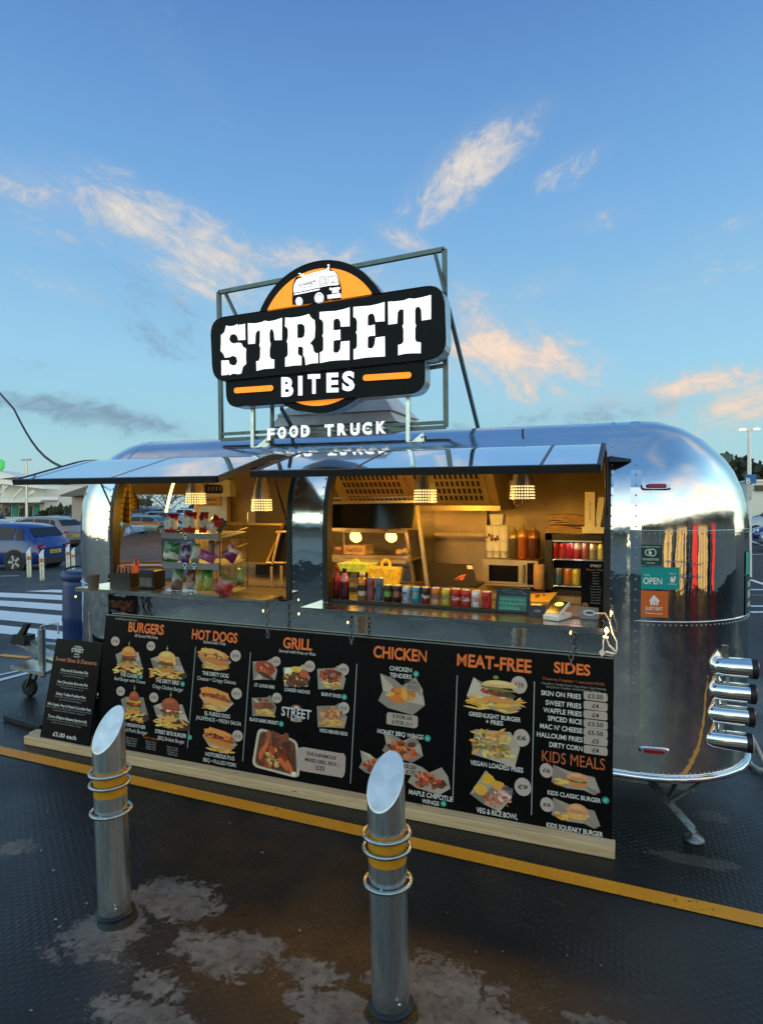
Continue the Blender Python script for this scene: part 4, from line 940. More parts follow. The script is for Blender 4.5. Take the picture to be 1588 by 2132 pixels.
for cx, cy, r_ in ((294, 1409, 4), (381, 1424, 4.5), (396, 1535, 4.5), (717, 1451, 5.5), (586, 1507, 5), (866, 1403, 6), (890, 1537, 6.5), (923, 1673, 6), (1260, 1666, 7.5)):
    mm = MB(); c = onB(cx, cy); k = (onB(cx+1, cy)-c).x
    mm.poly(ellipse_pts(lambda u, v: bp(c, u, v, .0022), 0, 0, r_*k, r_*k, 16), (.03, .36, .27))
    mm.poly(ellipse_pts(lambda u, v: bp(c, u, v, .0024), 0, .1*r_*k, .6*r_*k, .25*r_*k, 8, .3), (.25, .62, .5)); mm.poly(ellipse_pts(lambda u, v: bp(c, u, v, .0024), 0, -.35*r_*k, .5*r_*k, .12*r_*k, 8, .3), (.25, .62, .5))
    mm.build('leaf_badge', print_m, MBD)
for x0, y0, x1, y1 in ((395, 1345, 404, 1560), (511, 1357, 517, 1587), (733, 1381, 740, 1633), (943, 1405, 951, 1670), (1105, 1418, 1113, 1698)):
    mm = MB(); a = bz(x0, y0, 3); b = bz(x1, y1, 3); xm = (a.x+b.x)/2; mm.poly([(xm-.0022, a.y, a.z), (xm+.0022, a.y, a.z), (xm+.0022, b.y, b.z), (xm-.0022, b.y, b.z)], (.42, .42, .42)); mm.build('divider_line', print_m, MBD)
mtext('small_print', [('streetbitesgourmetburgers', 264, 1289, 46, 5, GRY, B0)])
# small copy of the logo
mtext('board_logo', [('STREET', 617, 1484, 62, 19, (.72, .70, .66), .03 if False else B1), ('BITES', 617, 1498.5, 22, 6, CRM, B1)])
mm = MB(); c = onB(617, 1476)
mm.poly([bp(c, .036*math.cos(R(180*i/12)), .001+.024*math.sin(R(180*i/12)), .002) for i in range(13)], (.35, .13, .06)); mm.poly([bp(c, x, y, .0023) for x, y in ((-.012, .004), (.014, .004), (.014, .016), (-.012, .014))], CRM)
for s_ in (-1, 1): mm.poly([bp(c, s_*x, y, .002) for x, y in ((.024, -.052), (.054, -.052), (.054, -.056), (.024, -.056))], ORD)
mm.poly([bp(c, .024*math.cos(R(180+180*i/12)), -.066+.010*math.sin(R(180+180*i/12)), .002) for i in range(13)], (.35, .13, .06)); mm.build('board_logo', print_m, MBD)
# printed food
GOLD = [(.55, .30, .06), (.62, .38, .10), (.48, .24, .05), (.66, .44, .15)]
BUN = [(.52, .24, .06), (.46, .19, .045), (.58, .31, .10)]
MEAT = [(.10, .03, .015), (.16, .045, .02), (.07, .025, .015), (.20, .07, .03)]
SAUCE = [(.32, .05, .015), (.40, .09, .02), (.25, .035, .012)]
GREEN = [(.16, .24, .05), (.10, .17, .04)]
PAPER = [(.27, .265, .27), (.19, .19, .195), (.33, .325, .33)]
class Food:
    def __init__(s, cx, cy, w, h, seed):
        s.m = MB(); s.c = onB(cx, cy); s.a = (onB(cx+w/2, cy)-onB(cx-w/2, cy)).x/2; s.b = (onB(cx, cy-h/2)-onB(cx, cy+h/2)).length/2; s.l = 0; s.k = 1.1; s.r = random.Random(seed)
    def pt(s, x, y): return bp(s.c, x*s.a*s.k, y*s.b*s.k, .0018+.00007*s.l)
    def poly(s, pts, col): s.l += 1; s.m.poly([s.pt(x, y) for x, y in pts], tuple(min(.92, q*k_) for q, k_ in zip(col, (1.75, 1.38, 1.05)))); return s
    def blob(s, x, y, a, b, col, n=10, rot=0., jit=.12):
        P = []
        for i in range(n):
            t = 2*math.pi*i/n; k = 1+s.r.uniform(-jit, jit); u, v = a*k*math.cos(t), b*k*math.sin(t)
            P.append((x+u*math.cos(rot)-v*math.sin(rot), y+u*math.sin(rot)+v*math.cos(rot)))
        return s.poly(P, col)
    def pick(s, L, v=.15): c = s.r.choice(L); k = 1+s.r.uniform(-v, v); return tuple(min(1, q*k) for q in c)
    def paper(s, pts, folds=4):
        pts = [(x*.92, y*.92) for x, y in pts]
        s.poly(pts, s.pick(PAPER))
        for _ in range(folds):
            i = s.r.randrange(len(pts)); p, q = pts[i], pts[(i+1) % len(pts)]; c = (s.r.uniform(-.3, .3), s.r.uniform(-.3, .3)); s.poly([p, q, c], s.pick(PAPER, .3))
    def fries(s, n, x0, x1, y0, y1, spread=.5, L=.3):
        for _ in range(n):
            x, y = s.r.uniform(x0, x1), s.r.uniform(y0, y1); s.blob(x, y, L*s.r.uniform(.6, 1.1), .055*s.r.uniform(.8, 1.3), s.pick(GOLD, .3), 6, s.r.uniform(-spread, spread), .08)
    def bits(s, n, x, y, a, b, L, r0=.06, r1=.16):
        for _ in range(n):
            t, q = s.r.uniform(0, 6.283), math.sqrt(s.r.random()); s.blob(x+a*q*math.cos(t), y+b*q*math.sin(t), s.r.uniform(r0, r1), s.r.uniform(r0, r1)*.8, s.pick(L, .35), 9, s.r.uniform(0, 3), .22)
    def bun(s, x, y, a, b, col=None):
        col = col or s.pick(BUN); P = [(x+a*math.cos(R(180*i/12)), y+b*math.sin(R(180*i/12))) for i in range(13)]+[(x-a*.9, y-b*.22), (x, y-b*.30), (x+a*.9, y-b*.22)]
        s.poly(P, col); s.blob(x-a*.15, y+b*.55, a*.55, b*.22, tuple(min(1, v*1.35) for v in col), 10, .1, .1); s.blob(x, y+b*.02, a*.8, b*.10, tuple(v*.7 for v in col), 10, 0, .1)
        for _ in range(6): s.blob(x+s.r.uniform(-.6, .6)*a, y+s.r.uniform(.1, .75)*b, .015, .015, tuple(min(1, v*1.7) for v in col), 5)
    def build(s): return s.m.build('dish_picture', print_m, MBD)
def f_burger(F, k):
    F.paper([(-.95, .15), (-.75, -.35), (-.2, -.8), (.45, -.98), (.98, -.55), (.75, -.05), (.55, .45), (-.6, .35)]); F.blob(.25, -.62, .72, .30, (.03, .02, .015), 12)
    F.fries(26, -.75, .75, -.85, -.38, .5, .22); w = .46
    F.blob(-.05, -.33, w*.95, .18, F.pick(BUN)); F.bits(6, -.05, -.18, w, .08, GREEN, .08, .16); F.blob(-.05, -.02, w, .13, F.pick(MEAT)); F.bits(8, -.05, .02, w*.9, .12, MEAT+SAUCE, .06, .14)
    if k % 2: F.bits(6, .1, .1, w, .12, [(.62, .50, .40), (.55, .28, .16)], .06, .15)
    F.blob(0, .16, w*.98, .10, F.pick([(.55, .30, .03), (.18, .05, .02)])); F.bun(-.05, .26, w*(.95 if k != 2 else .7), .42, (.26, .07, .03) if k >= 2 else None)
    F.poly([(-.07, .68), (-.05, .68), (-.05, .98), (-.07, .98)], (.4, .35, .3)); F.blob(-.06, .82, .05, .05, (.2, .3, .06))
def f_dog(F, k):
    F.paper([(-.98, .1), (-.6, -.55), (.1, -.98), (.55, -.85), (.98, -.15), (.7, .2), (-.6, .85)]); F.fries(14, -.5, .7, -.8, -.35, .3, .25)
    F.blob(-.08, .18, .82, .52, F.pick(BUN), 14, -.22); F.blob(-.12, .42, .70, .28, tuple(min(1, v*1.15) for v in F.pick(BUN)), 12, -.2)
    F.blob(0, .12, .78, .17, (.24, .06, .02), 12, -.22); F.bits(26, -.05, .16, .72, .16, [(.55, .34, .10), (.35, .18, .05), (.12, .05, .02)] if k == 0 else MEAT+SAUCE+[(.45, .20, .08)], .05, .13)
    F.blob(.02, -.22, .80, .20, F.pick(BUN), 12, -.22); F.fries(8, -.3, .6, -.75, -.5, .2, .25)
def f_grill(F, k):
    F.paper([(-.95, .55), (-.8, -.95), (-.2, -.85), (.85, -.75), (.98, .05), (.7, .55), (.45, .98), (.2, .75)], 5)
    if k == 0: F.blob(.02, .1, .72, .55, (.22, .04, .02), 14, -.5); F.bits(14, 0, .1, .6, .4, SAUCE, .1, .25); F.bits(5, .05, .2, .4, .3, [(.62, .30, .20)], .04, .1); F.blob(.1, -.45, .6, .15, (.05, .02, .01), 10, -.4)
    elif k == 1: F.blob(0, -.25, .85, .6, (.05, .03, .02), 14); F.bits(40, 0, -.3, .7, .5, MEAT, .05, .14); F.blob(-.5, .3, .28, .24, (.72, .68, .58)); F.blob(.0, .48, .34, .22, (.70, .40, .05)); F.blob(.5, .2, .3, .3, (.35, .08, .03)); F.bits(8, 0, -.2, .8, .6, GOLD, .06, .12)
    else:
        F.fries(20, -.5, .6, -.7, -.15, .6, .28); F.bits(40 if k != 3 else 14, 0, .15, .6, .4, SAUCE+MEAT if k == 2 else MEAT if k == 3 else [(.45, .22, .10), (.55, .33, .17), (.30, .12, .05)], .07, .18)
        if k == 3: F.poly([(-.75, .1), (.6, .35), (.8, -.05), (-.6, -.3)], (.13, .045, .025)); F.poly([(-.75, .1), (-.1, .30), (0, -.1), (-.6, -.3)], (.20, .07, .035)); F.fries(12, -.4, .7, -.75, -.35, .3, .25)
def f_wings(F, k):
    F.paper([(-.95, .95), (-.35, .75), (0, .45), (.55, .95), (.85, .4), (.98, -.4), (.5, -.95), (-.55, -.75), (-.98, -.45), (-.8, .1)], 6)
    if k == 0:
        for t, x, y, w in (('PROU', .35, .62, .5), ('DUCT', .45, .40, .45), ('TO', .72, .15, .22)):
            F.l += 3; put_text(F.m, t, lambda u, v: F.pt(x+u, y+v), w, .16, (.05, .05, .05), B1)
        F.l += 2; F.bits(14, -.02, -.02, .42, .36, [(.52, .20, .03), (.42, .13, .02), (.60, .28, .06)], .14, .24)
    else: F.bits(26, .05, -.1, .62, .5, SAUCE+MEAT+[(.42, .16, .05)], .10, .22); F.bits(8, .0, .15, .5, .3, [(.55, .20, .08), (.5, .12, .04)], .06, .12)
def f_green(F, k):
    F.paper([(-.98, -.25), (-.75, .85), (-.3, .5), (.3, .4), (.98, -.6), (.4, -.98), (-.5, -.7)], 4); F.fries(46, -.75, .8, -.85, -.15, .5, .24); F.fries(4, .75, .85, -.35, -.1, 1.5, .3)
    F.blob(.15, -.25, .55, .17, F.pick(BUN), 12, -.1); F.bits(10, .1, -.05, .5, .12, GREEN+[(.6, .55, .5)], .06, .14); F.blob(.15, .10, .56, .15, (.06, .035, .025), 12, -.12); F.bits(10, .0, .2, .5, .15, GREEN+SAUCE+[(.62, .5, .42)], .06, .14); F.blob(.12, .3, .6, .07, (.12, .16, .04), 10, -.1); F.bun(.18, .48, .58, .28, (.66, .42, .20)); F.blob(.05, .90, .10, .10, (.12, .2, .04))
def f_lfries(F, k):
    F.paper([(-.75, .75), (.6, .85), (.98, .1), (.8, -.98), (-.1, -.75), (-.85, -.6)], 5); F.fries(50, -.75, .65, -.5, .75, 1.4, .25); F.bits(34, -.1, .0, .65, .55, [(.20, .20, .05), (.45, .18, .06), (.62, .45, .20), (.1, .12, .03)], .05, .12)
def f_rice(F, k):
    F.paper([(-.98, -.35), (-.3, .98), (.15, .55), (.9, .25), (.85, -.25), (.35, -.98), (-.35, -.75)], 5); F.l += 2
    F.blob(-.2, .5, .26, .24, (.58, .34, .03)); F.blob(.22, .3, .26, .22, (.50, .30, .04)); F.blob(-.45, -.02, .3, .26, (.64, .34, .05)); F.bits(50, .2, -.35, .55, .36, [(.42, .10, .03), (.50, .15, .05), (.32, .06, .02)], .03, .09); F.bits(9, .45, -.1, .35, .25, [(.58, .38, .42)], .03, .16)
    for t, x, y, w in (('STREET', .62, .22, .4), ('UP', .8, .02, .2)): put_text(F.m, t, lambda u, v: F.pt(x+u, y+v), w, .15, (.04, .04, .04), B1)
def f_kids(F, k):
    F.paper([(-.9, .95), (-.3, .65), (.75, .45), (.98, -.65), (.75, -.95), (.35, -.7), (-.35, -.75), (-.95, -.45)], 5); F.fries(22, -.75, -.1, -.6, -.1, .7, .18); F.blob(.08, -.25, .36, .22, F.pick(BUN)); F.blob(.08, -.02, .38, .16, (.10, .05, .03) if k == 0 else (.55, .36, .14)); F.bits(8, .1, -.02, .36, .14, GREEN if k == 0 else [(.66, .45, .2)], .06, .12); F.bun(.08, .12, .40, .62 if k else .45, (.48, .26, .14))
def f_tray(F, k):
    P = rrect([(-.82, .92), (.78, .62), (.95, -.88), (-.98, -.72)], .28, 4); F.poly(P, (.42, .40, .38)); F.poly([(x*.90, y*.90) for x, y in P], (.16, .15, .14)); F.poly([(x*.86-.0, y*.85) for x, y in P], (.07, .025, .015))
    F.bits(24, 0, .4, .6, .3, MEAT+[(.24, .05, .03)], .1, .24); F.bits(34, -.05, -.25, .62, .42, SAUCE+MEAT+[(.45, .24, .08)], .08, .2)
    for x, y, rt in ((-.6, -.1, 1.4), (.3, -.4, -1.0), (.55, -.5, -1.1), (-.45, .2, 1.3)): F.blob(x, y, .34, .09, (.42, .11, .04), 8, rt)
    F.bits(12, -.1, -.35, .25, .25, [(.35, .28, .10), (.55, .40, .22)], .05, .1); F.blob(.72, -.72, .1, .1, (.66, .64, .6))
FOODS = [(f_burger, 270, 1371, 62, 68, 0), (f_burger, 350, 1381, 78, 68, 1), (f_burger, 281, 1466, 62, 74, 2), (f_burger, 357, 1481, 80, 76, 3), (f_dog, 447, 1371, 72, 50, 0), (f_dog, 451, 1455, 74, 54, 1), (f_dog, 458, 1540, 74, 56, 2),
 (f_grill, 551, 1394, 54, 50, 0), (f_grill, 617, 1407, 58, 52, 1), (f_grill, 689, 1411, 62, 56, 2), (f_grill, 549, 1470, 54, 50, 3), (f_grill, 690, 1490, 66, 58, 4), (f_tray, 577, 1567, 96, 94, 0), (f_wings, 836, 1446, 98, 82, 0), (f_wings, 838, 1556, 86, 58, 1), (f_wings, 782, 1592, 70, 52, 2), (f_wings, 893, 1622, 90, 60, 3),
 (f_green, 1028, 1446, 116, 74, 0), (f_lfries, 1028, 1553, 108, 78, 0), (f_rice, 1024, 1646, 94, 82, 0), (f_kids, 1197, 1624, 104, 52, 0), (f_kids, 1197, 1693, 104, 52, 1)]
for i, (fn, cx, cy, w, h, k) in enumerate(FOODS):
    F = Food(cx, cy, w, h, 50+i); fn(F, k); F.build()
# chains from the counter to the board
def chain(px, ztop_):
    mm = MB(); x = onY(px, 1320, 3.15).x; y = 3.20; z = ztop_; i = 0
    ztop = P0B.z+HB*UPB.z
    while z > ztop-.035:
        P = [(x+(.010*math.cos(t) if i % 2 else 0), y+(0 if i % 2 else .010*math.cos(t)), z+.017*math.sin(t)) for t in [2*math.pi*k/10 for k in range(10)]]
        mm.tube(P, .0033, 5, closed=True); z -= .026; i += 1
    return mm.build('chain', steady_m, MBD)
chain(548, 1.075); chain(724, 1.05); chain(1187, 1.05)

# ================================================================== TIMBER, DESSERT BOARD
TB = MB(); x0, x1 = onY(50, 1540, 3.11).x, -.03
TB.bevbox(((x0+x1)/2, 3.150, .030), (x1-x0, .080, .058), .006); tag(TB.build('timber_beam', wood_m), 'long pale pine timber lying in front along the foot of the menu board', 'timber')
TB = MB(); TB.bevbox((-3.62, 3.245, .026), (.60, .075, .05), .006, M=Matrix.Rotation(R(4), 3, 'Z')); tag(TB.build('timber_beam', wood_m), 'short pale pine offcut behind the end of the long timber', 'timber')
TB = MB(); TB.bevbox((-4.2, 3.385, .022), (.46, .06, .04), .004, M=Matrix.Rotation(R(-8), 3, 'Z')); tag(TB.build('wooden_batten', black_m), 'black painted batten on the ground behind the dessert board', 'batten')
DB = thing('dessert_board', 'slim black dessert menu board leaning back on the pine timber', 'menu board')
bl, br = Vector((-3.750, 3.139, .060)), Vector((-3.302, 3.133, .060)); tl = Vector((-3.752, 3.285, .713)); tr = tl+(br-bl)*.96+Vector((0, 0, .005))
tr = Vector((-3.322, 3.280, .716))
nrm = (br-bl).cross(tl-bl).normalized(); nrm = nrm if nrm.y < 0 else -nrm
def db(u, v, o=0.): a = bl.lerp(br, u); b = tl.lerp(tr, u); return a.lerp(b, v)+nrm*o
m = MB(); m.prism([db(0, 0), db(1, 0), db(1, 1), db(0, 1)], -nrm*.012); m.build('panel', blackp_m, DB)
def dtext(name, rows):
    mm = MB()
    for tx, cv, w, h, col, b in rows:
        put_text(mm, tx, lambda u, v: db(.5+u, cv+v, .0022), w, h, col, b)
    mm.build(name, print_m, DB)
dtext('board_logo', [('STREET', .900, .26, .040, CRM, B1), ('BITES', .860, .10, .013, CRM, B1)])
mm = MB(); mm.poly([db(.5+.10*math.cos(R(180*i/12)), .927+.022*math.sin(R(180*i/12)), .002) for i in range(13)], (.3, .3, .3)); mm.poly([db(.5+.08*math.cos(R(180+180*i/12)), .842+.014*math.sin(R(180+180*i/12)), .002) for i in range(13)], (.3, .3, .3)); mm.build('board_logo', print_m, DB)
dtext('heading', [('Sweet Bites & Desserts', .795, .88, .040, (.58, .15, .06), B1)])
for t, v, w, s1, s2 in (('Churros & Chocolate Dip', .690, .58, 'Crispy fried churros dusted in cinnamon sugar,', 'served with rich chocolate dip'), ('Hot Chocolate Brownie Pot', .570, .64, 'Gooey chocolate brownie served warm', 'rich, fudgy, served in your own pot'), ('Sticky Toffee Pudding Pot', .450, .62, 'Moist toffee sponge topped with caramel', 'sweet, sticky, and utterly indulgent'), ('Mini Apple, Pear & Peach Crumble Pots', .340, .90, 'Warm spiced fruit filling topped with buttery crumble', 'Topped with fresh custard'), ('Turon (Filipino Banana Springroll)', .220, .80, 'Crisp golden banana spring roll with caramel', 'sweet, warm, and perfectly crunchy')):
    dtext('dish_name', [(t, v, w, .026, CRM, B1), (s1, v-.030, w*1.05, .014, GRY, B0), (s2, v-.054, w*.75, .014, GRY, B0)])
dtext('price_line', [('£5.00 each', .055, .48, .040, CRM, B1)])
# ================================================================== BOLLARDS
def gpx(x, y):
    p = onZ(x, y, 0.)
    for _ in range(12): p = onZ(x, y, gh(p.x, p.y))
    return p
def make_bollard():
    t = thing('bollard', '', 'bollard', local=True); r_ = .064; n = 40; rc = R(-100)
    def top(a): return .752 + .080*(math.cos(a-R(90))) + .012*math.cos(a)
    m = MB(); A, B = [], []
    for i in range(n):
        a = 2*math.pi*i/n; A.append(m.vert((r_*math.cos(a), r_*math.sin(a), 0))); B.append(m.vert((r_*math.cos(a), r_*math.sin(a), top(a))))
    for i in range(n): m.face((A[i], A[(i+1) % n], B[(i+1) % n], B[i]), None, True)
    m.build('post', brushed_m, t)
    m = MB(); C_ = [(r_*.955*math.cos(2*math.pi*i/n), r_*.955*math.sin(2*math.pi*i/n), .752+(top(2*math.pi*i/n)-.752)*.955+.003) for i in range(n)]
    m.poly(C_); D_ = [m.vert((r_*math.cos(2*math.pi*i/n), r_*math.sin(2*math.pi*i/n), top(2*math.pi*i/n))) for i in range(n)]; E_ = [m.vert(p) for p in C_]
    for i in range(n): m.face((D_[i], D_[(i+1) % n], E_[(i+1) % n], E_[i]), None, True)
    m.build('slanted_cap', captop_m, t)
    for z in (.580, .533, .418):
        m = MB(); m.tube([(.0775*math.cos(2*math.pi*i/36), .0775*math.sin(2*math.pi*i/36), z) for i in range(36)], .0072, 8, closed=True)
        for k in range(3): a = R(30+120*k); m.cyl((.06*math.cos(a), .06*math.sin(a), z), (.076*math.cos(a), .076*math.sin(a), z), .004, n=6)
        m.build('ring', galv_m, t)
    m = MB(); m.lathe([(r_+.0008, .488), (r_+.0008, .592)], n=40, caps=False); m.build('yellow_band', band_m, t)
    m = MB(); m.lathe([(r_+.0005, .010), (r_+.004, .008), (r_+.010, .003), (r_+.013, .0005)], n=40, caps=False); m.build('base_sealant', black_m, t)
    m = MB(); m.cyl((.050, -.052, .045), (.054, -.058, .045), .006, n=8); m.build('bolt', chrome_m, t)
    return t
band_m = mat('yellow_band', (.62, .27, .015), .4, noise=.15, nscale=15)
bp = make_bollard()
def place(o, loc, label, lean=(0, 0), sc_=1., rz=0.):
    o.location = loc; o.rotation_euler = (lean[0], lean[1], rz); o.scale = (sc_, sc_, sc_); o['label'] = label; return o
GB = 'steel bollards with slanted tops'
bp['group'] = GB
b2 = copy_tree(bp); bk = [copy_tree(bp) for _ in range(4)]
place(bp, (-1.950, 1.977, .001), 'steel ring bollard in front of the dessert board and burger column', (0, -.034), 1., R(4))
place(b2, (-.722, 1.945, .001), 'nearest steel ring bollard in front of the chicken column of the menu', (0, -.026))
for o, (px, py, h_, lb) in zip(bk, ((62, 1203, 63, 'small far bollard beside the rear wheel of the blue car'), (89, 1209, 65, 'small far bollard just in front of the blue car bumper'), (143, 1188, 55, 'small far bollard at the right rear corner of the blue car'), (154, 1190, 50, 'small far bollard almost hidden by the left end of the trailer'))):
    p = gpx(px, py); d = (p-Vector((0, 0, HC))).dot(_f); place(o, p, lb, (0, -.03), h_*d/1300/.83)
# ================================================================== BARREL, HOSE, CABLE
BR = thing('plastic_barrel', 'tall blue plastic barrel standing at the left end of the trailer', 'barrel', (-4.13, 3.90, 0), local=True)
m = MB(); m.lathe([(.155, 0), (.168, .02), (.170, .30), (.176, .33), (.170, .36), (.172, .70), (.178, .73), (.172, .76), (.170, 1.0), (.160, 1.05), (.150, 1.07)], n=36); m.build('drum', plug_m, BR)
m = MB(); m.lathe([(.178, 1.045), (.182, 1.06), (.182, 1.10), (.172, 1.115), (.10, 1.118)], n=36); lid = m.build('lid', plug_m, BR)
m = MB(); m.tube([(.14*math.cos(R(a)), -.08+.10*math.sin(R(a))*.5, 1.12+.035*math.sin(R(a))) for a in range(0, 181, 15)], .009, 6); m.build('handle', black_m, lid)
a = onY(141, 977, 3.02); b = onY(0, 815, 3.9); pts = []
far = a+(b-a)*2.2
for i in range(25):
    t = i/24; p = a.lerp(far, t); p.z -= .10*math.sin(math.pi*min(1, t*3))*(t < .34)+.03*t; pts.append(p)
pts = [p for p in pts]
m = MB(); m.cyl((pts[-1].x, pts[-1].y, -.1), (pts[-1].x, pts[-1].y, pts[-1].z+.25), .06, .045, n=12); pole_ = m
m = MB(); m.tube(pts, .0085, 6); pc_ = m.build('power_cable', cable_m); pole_.build('pole', galv_m, pc_); tag(pc_, 'black cable hanging from the sky to the left hatch of the trailer', 'cable')
p0 = onZ(1600, 1625, .10)
m = MB(); P = [onZ(1557, 1578, .02), onZ(1563, 1592, .02), onZ(1580, 1602, .02), onZ(1610, 1606, .02), onZ(1680, 1600, .02)]; m.tube(P, .013, 8); m.tube([onZ(1566, 1540, .25), onZ(1580, 1570, .12), onZ(1600, 1606, .02)], .016, 8); tag(m.build('waste_hose', white_pl), 'white hose on the ground at the right end of the trailer', 'hose')
# ================================================================== COUNTER GOODS
def lat(name, prof, loc, label, cat, m_, cols=None, n=18, group=None, sx=1.):
    t = MB(); t.lathe(prof, n=n, cols=cols); o = t.build(name, m_); o.location = loc; o.scale = (sx, 1, 1); return tag(o, label, cat, group)
ALU = (.62, .62, .63)
def can(px, py, h, w, cols, label, txt=None, tcol=WHT, loc=None):
    """a drinks can: painted body with silver rims"""
    p = onZ(px, py, ZO+.004) if loc is None else Vector(loc); d = (p-Vector((0, 0, HC))).dot(_f) if loc is None else 1300.
    H = h*d/1300; r_ = w*d/2600; c0, c1, c2 = (cols+[cols[-1]]*3)[:3]
    prof = [(r_*.80, 0), (r_*.98, H*.04), (r_, H*.07), (r_, H*.34), (r_, H*.62), (r_, H*.89), (r_*.86, H*.965), (r_*.88, H), (r_*.80, H*.99)]
    t = MB(); t.lathe(prof, n=20, cols=[ALU, c2, c2, c1, c0, c0, ALU, ALU]); o = t.build('drink_can', can_m); o.location = (p.x, p.y, p.z)
    if txt:
        t = MB(); put_text(t, txt, lambda u, v: ((r_+.0006)*math.sin(u/r_+.15), -(r_+.0006)*math.cos(u/r_+.15), H*.52+v), r_*1.9, H*.22, tcol, B1); t.build('print', print_m, o)
    tag(o, label, 'drinks can', 'row of cans and bottles on the counter'); return o
CANS = [(772, 1251, 50, 17, [(.26, .07, .10), (.30, .09, .12)], 'tall slim dusky pink can beside the orange juice bottle', None), (790, 1252, 50, 17, [(.07, .13, .24), (.09, .16, .28)], 'tall slim dark blue can beside the tall pink can', None),
 (808, 1254, 37, 18.5, [(.02, .02, .02), (.12, .30, .04), (.02, .02, .02)], 'black can with bright green label next to tall blue can', None), (827, 1255, 37, 18.5, [(.02, .015, .02), (.36, .06, .09), (.02, .015, .02)], 'black can with dark red label beside the green label can', None),
 (846, 1257, 37, 19, [(.42, .46, .55), (.30, .34, .50), (.42, .46, .55)], 'silver white can with blue scrawled pattern', None), (866, 1258, 37, 19, [(.02, .22, .42), (.04, .30, .50), (.02, .24, .44)], 'sky blue can with a small yellow and green badge', None),
 (886, 1259, 37, 19, [(.025, .02, .025), (.05, .04, .05), (.20, .03, .03)], 'black can with white swirling script', 'Pepsi'), (907, 1261, 38, 19.5, [(.50, .14, .02), (.55, .20, .03), (.62, .40, .25)], 'orange can of fruit soda beside a yellow can', 'FANTA'), (928, 1263, 38, 19.5, [(.48, .38, .03), (.55, .45, .05), (.52, .42, .05)], 'yellow can of fruit soda beside an orange can', 'FANTA'),
 (949, 1264, 39, 20, [(.42, .02, .025), (.45, .025, .03)], 'red cola can standing right beside the yellow can', 'Coca'), (970, 1266, 39, 20, [(.40, .02, .025), (.44, .03, .03)], 'red cola can standing left of the white and red can', 'Cola'), (991, 1268, 39, 20, [(.62, .60, .60), (.62, .60, .60), (.55, .54, .54)], 'white can with bold red and black lettering', 'COKE'), (1013, 1270, 39, 20.5, [(.36, .015, .02), (.38, .02, .025)], 'plain dark red can next to the till tablet', None)]
for px, py, h, w, cols, lb, tx in CANS:
    o = can(px, py, h, w, cols, lb, tx, (.5, .03, .03) if tx == 'COKE' else (.05, .08, .35) if tx == 'FANTA' else WHT)
    if 'scrawled' in lb or 'badge' in lb or 'green label' in lb or 'dark red label' in lb:
        t = MB(); r_ = w*3.6/2600; rg = random.Random(px)
        for i in range(9 if 'scrawled' in lb else 3):
            a, z = rg.uniform(-1, 1)*.8, rg.uniform(.02, .075); k = .007 if 'scrawled' in lb else .012
            if 'scrawled' not in lb: a, z = .1*(i-1), .045+.012*i
            c_ = (.02, .04, .22) if 'scrawled' in lb else (.6, .5, .05) if 'badge' in lb else (.5, .55, .3) if 'green' in lb else (.6, .4, .4)
            t.poly([((r_+.0008+.0002*i)*math.sin(a+x/r_), -(r_+.0008+.0002*i)*math.cos(a+x/r_), z+y) for x, y in ringpts(0, 0, k, k*.45, 8)], c_)
        t.build('print', print_m, o)
def bottle(px, py, h, w, prof, cols, label, m_):
    p = onZ(px, py, ZO+.004); d = (p-Vector((0, 0, HC))).dot(_f); H = h*d/1300; r_ = w*d/2600
    t = MB(); t.lathe([(a*r_, b*H) for a, b in prof], n=20, cols=cols); o = t.build('drink_bottle', m_); o.location = p; return tag(o, label, 'bottle', 'row of cans and bottles on the counter'), H, r_
PB = [(.85, 0), (1, .03), (1, .20), (.96, .25), (1, .30), (1, .52), (.95, .60), (.80, .70), (.42, .84), (.40, .87), (.46, .875), (.46, .98), (.42, 1)]
o, H, r_ = bottle(682, 1249, 62, 19, PB, None, 'clear plastic water bottle with white cap by the mirror pillar', bottle_m)
t = MB(); t.lathe([(.48*r_, .875*H), (.48*r_, .99*H), (.3*r_, H)], n=14); t.build('cap', white_pl, o)
t = MB(); t.lathe([(r_*1.01, .30*H), (r_*1.01, .50*H)], n=18, caps=False, cols=[(.35, .35, .33)]); t.build('print', print_m, o)
cl = [(.10, .015, .02)]*4+[(.34, .03, .04)]*3+[(.25, .03, .03)]*2+[(.5, .04, .04)]*3
bottle(700, 1246, 68, 20, PB, cl, 'dark red cordial bottle with bright red cap behind the water bottle', can_m)
cl = [(.045, .012, .02)]*4+[(.10, .015, .03)]*2+[(.48, .16, .22)]*3+[(.08, .01, .02)]*3
bottle(717, 1249, 66, 21, PB, cl, 'dark cola bottle with pink label and black cap', can_m)
JB = [(.9, 0), (1, .03), (1, .2), (1, .36), (1, .56), (1, .72), (.8, .80), (.52, .84), (.52, .86), (.60, .865), (.60, .98), (.5, 1)]
cl = [(.30, .16, .05)]*2+[(.55, .5, .45), (.05, .04, .04), (.62, .22, .03), (.62, .22, .03), (.55, .22, .04), (.5, .3, .1), (.6, .4, .2), (.7, .55, .4), (.7, .55, .4)]
bottle(754, 1250, 58, 20, JB, cl, 'orange juice bottle with white cap and dark round label', can_m)
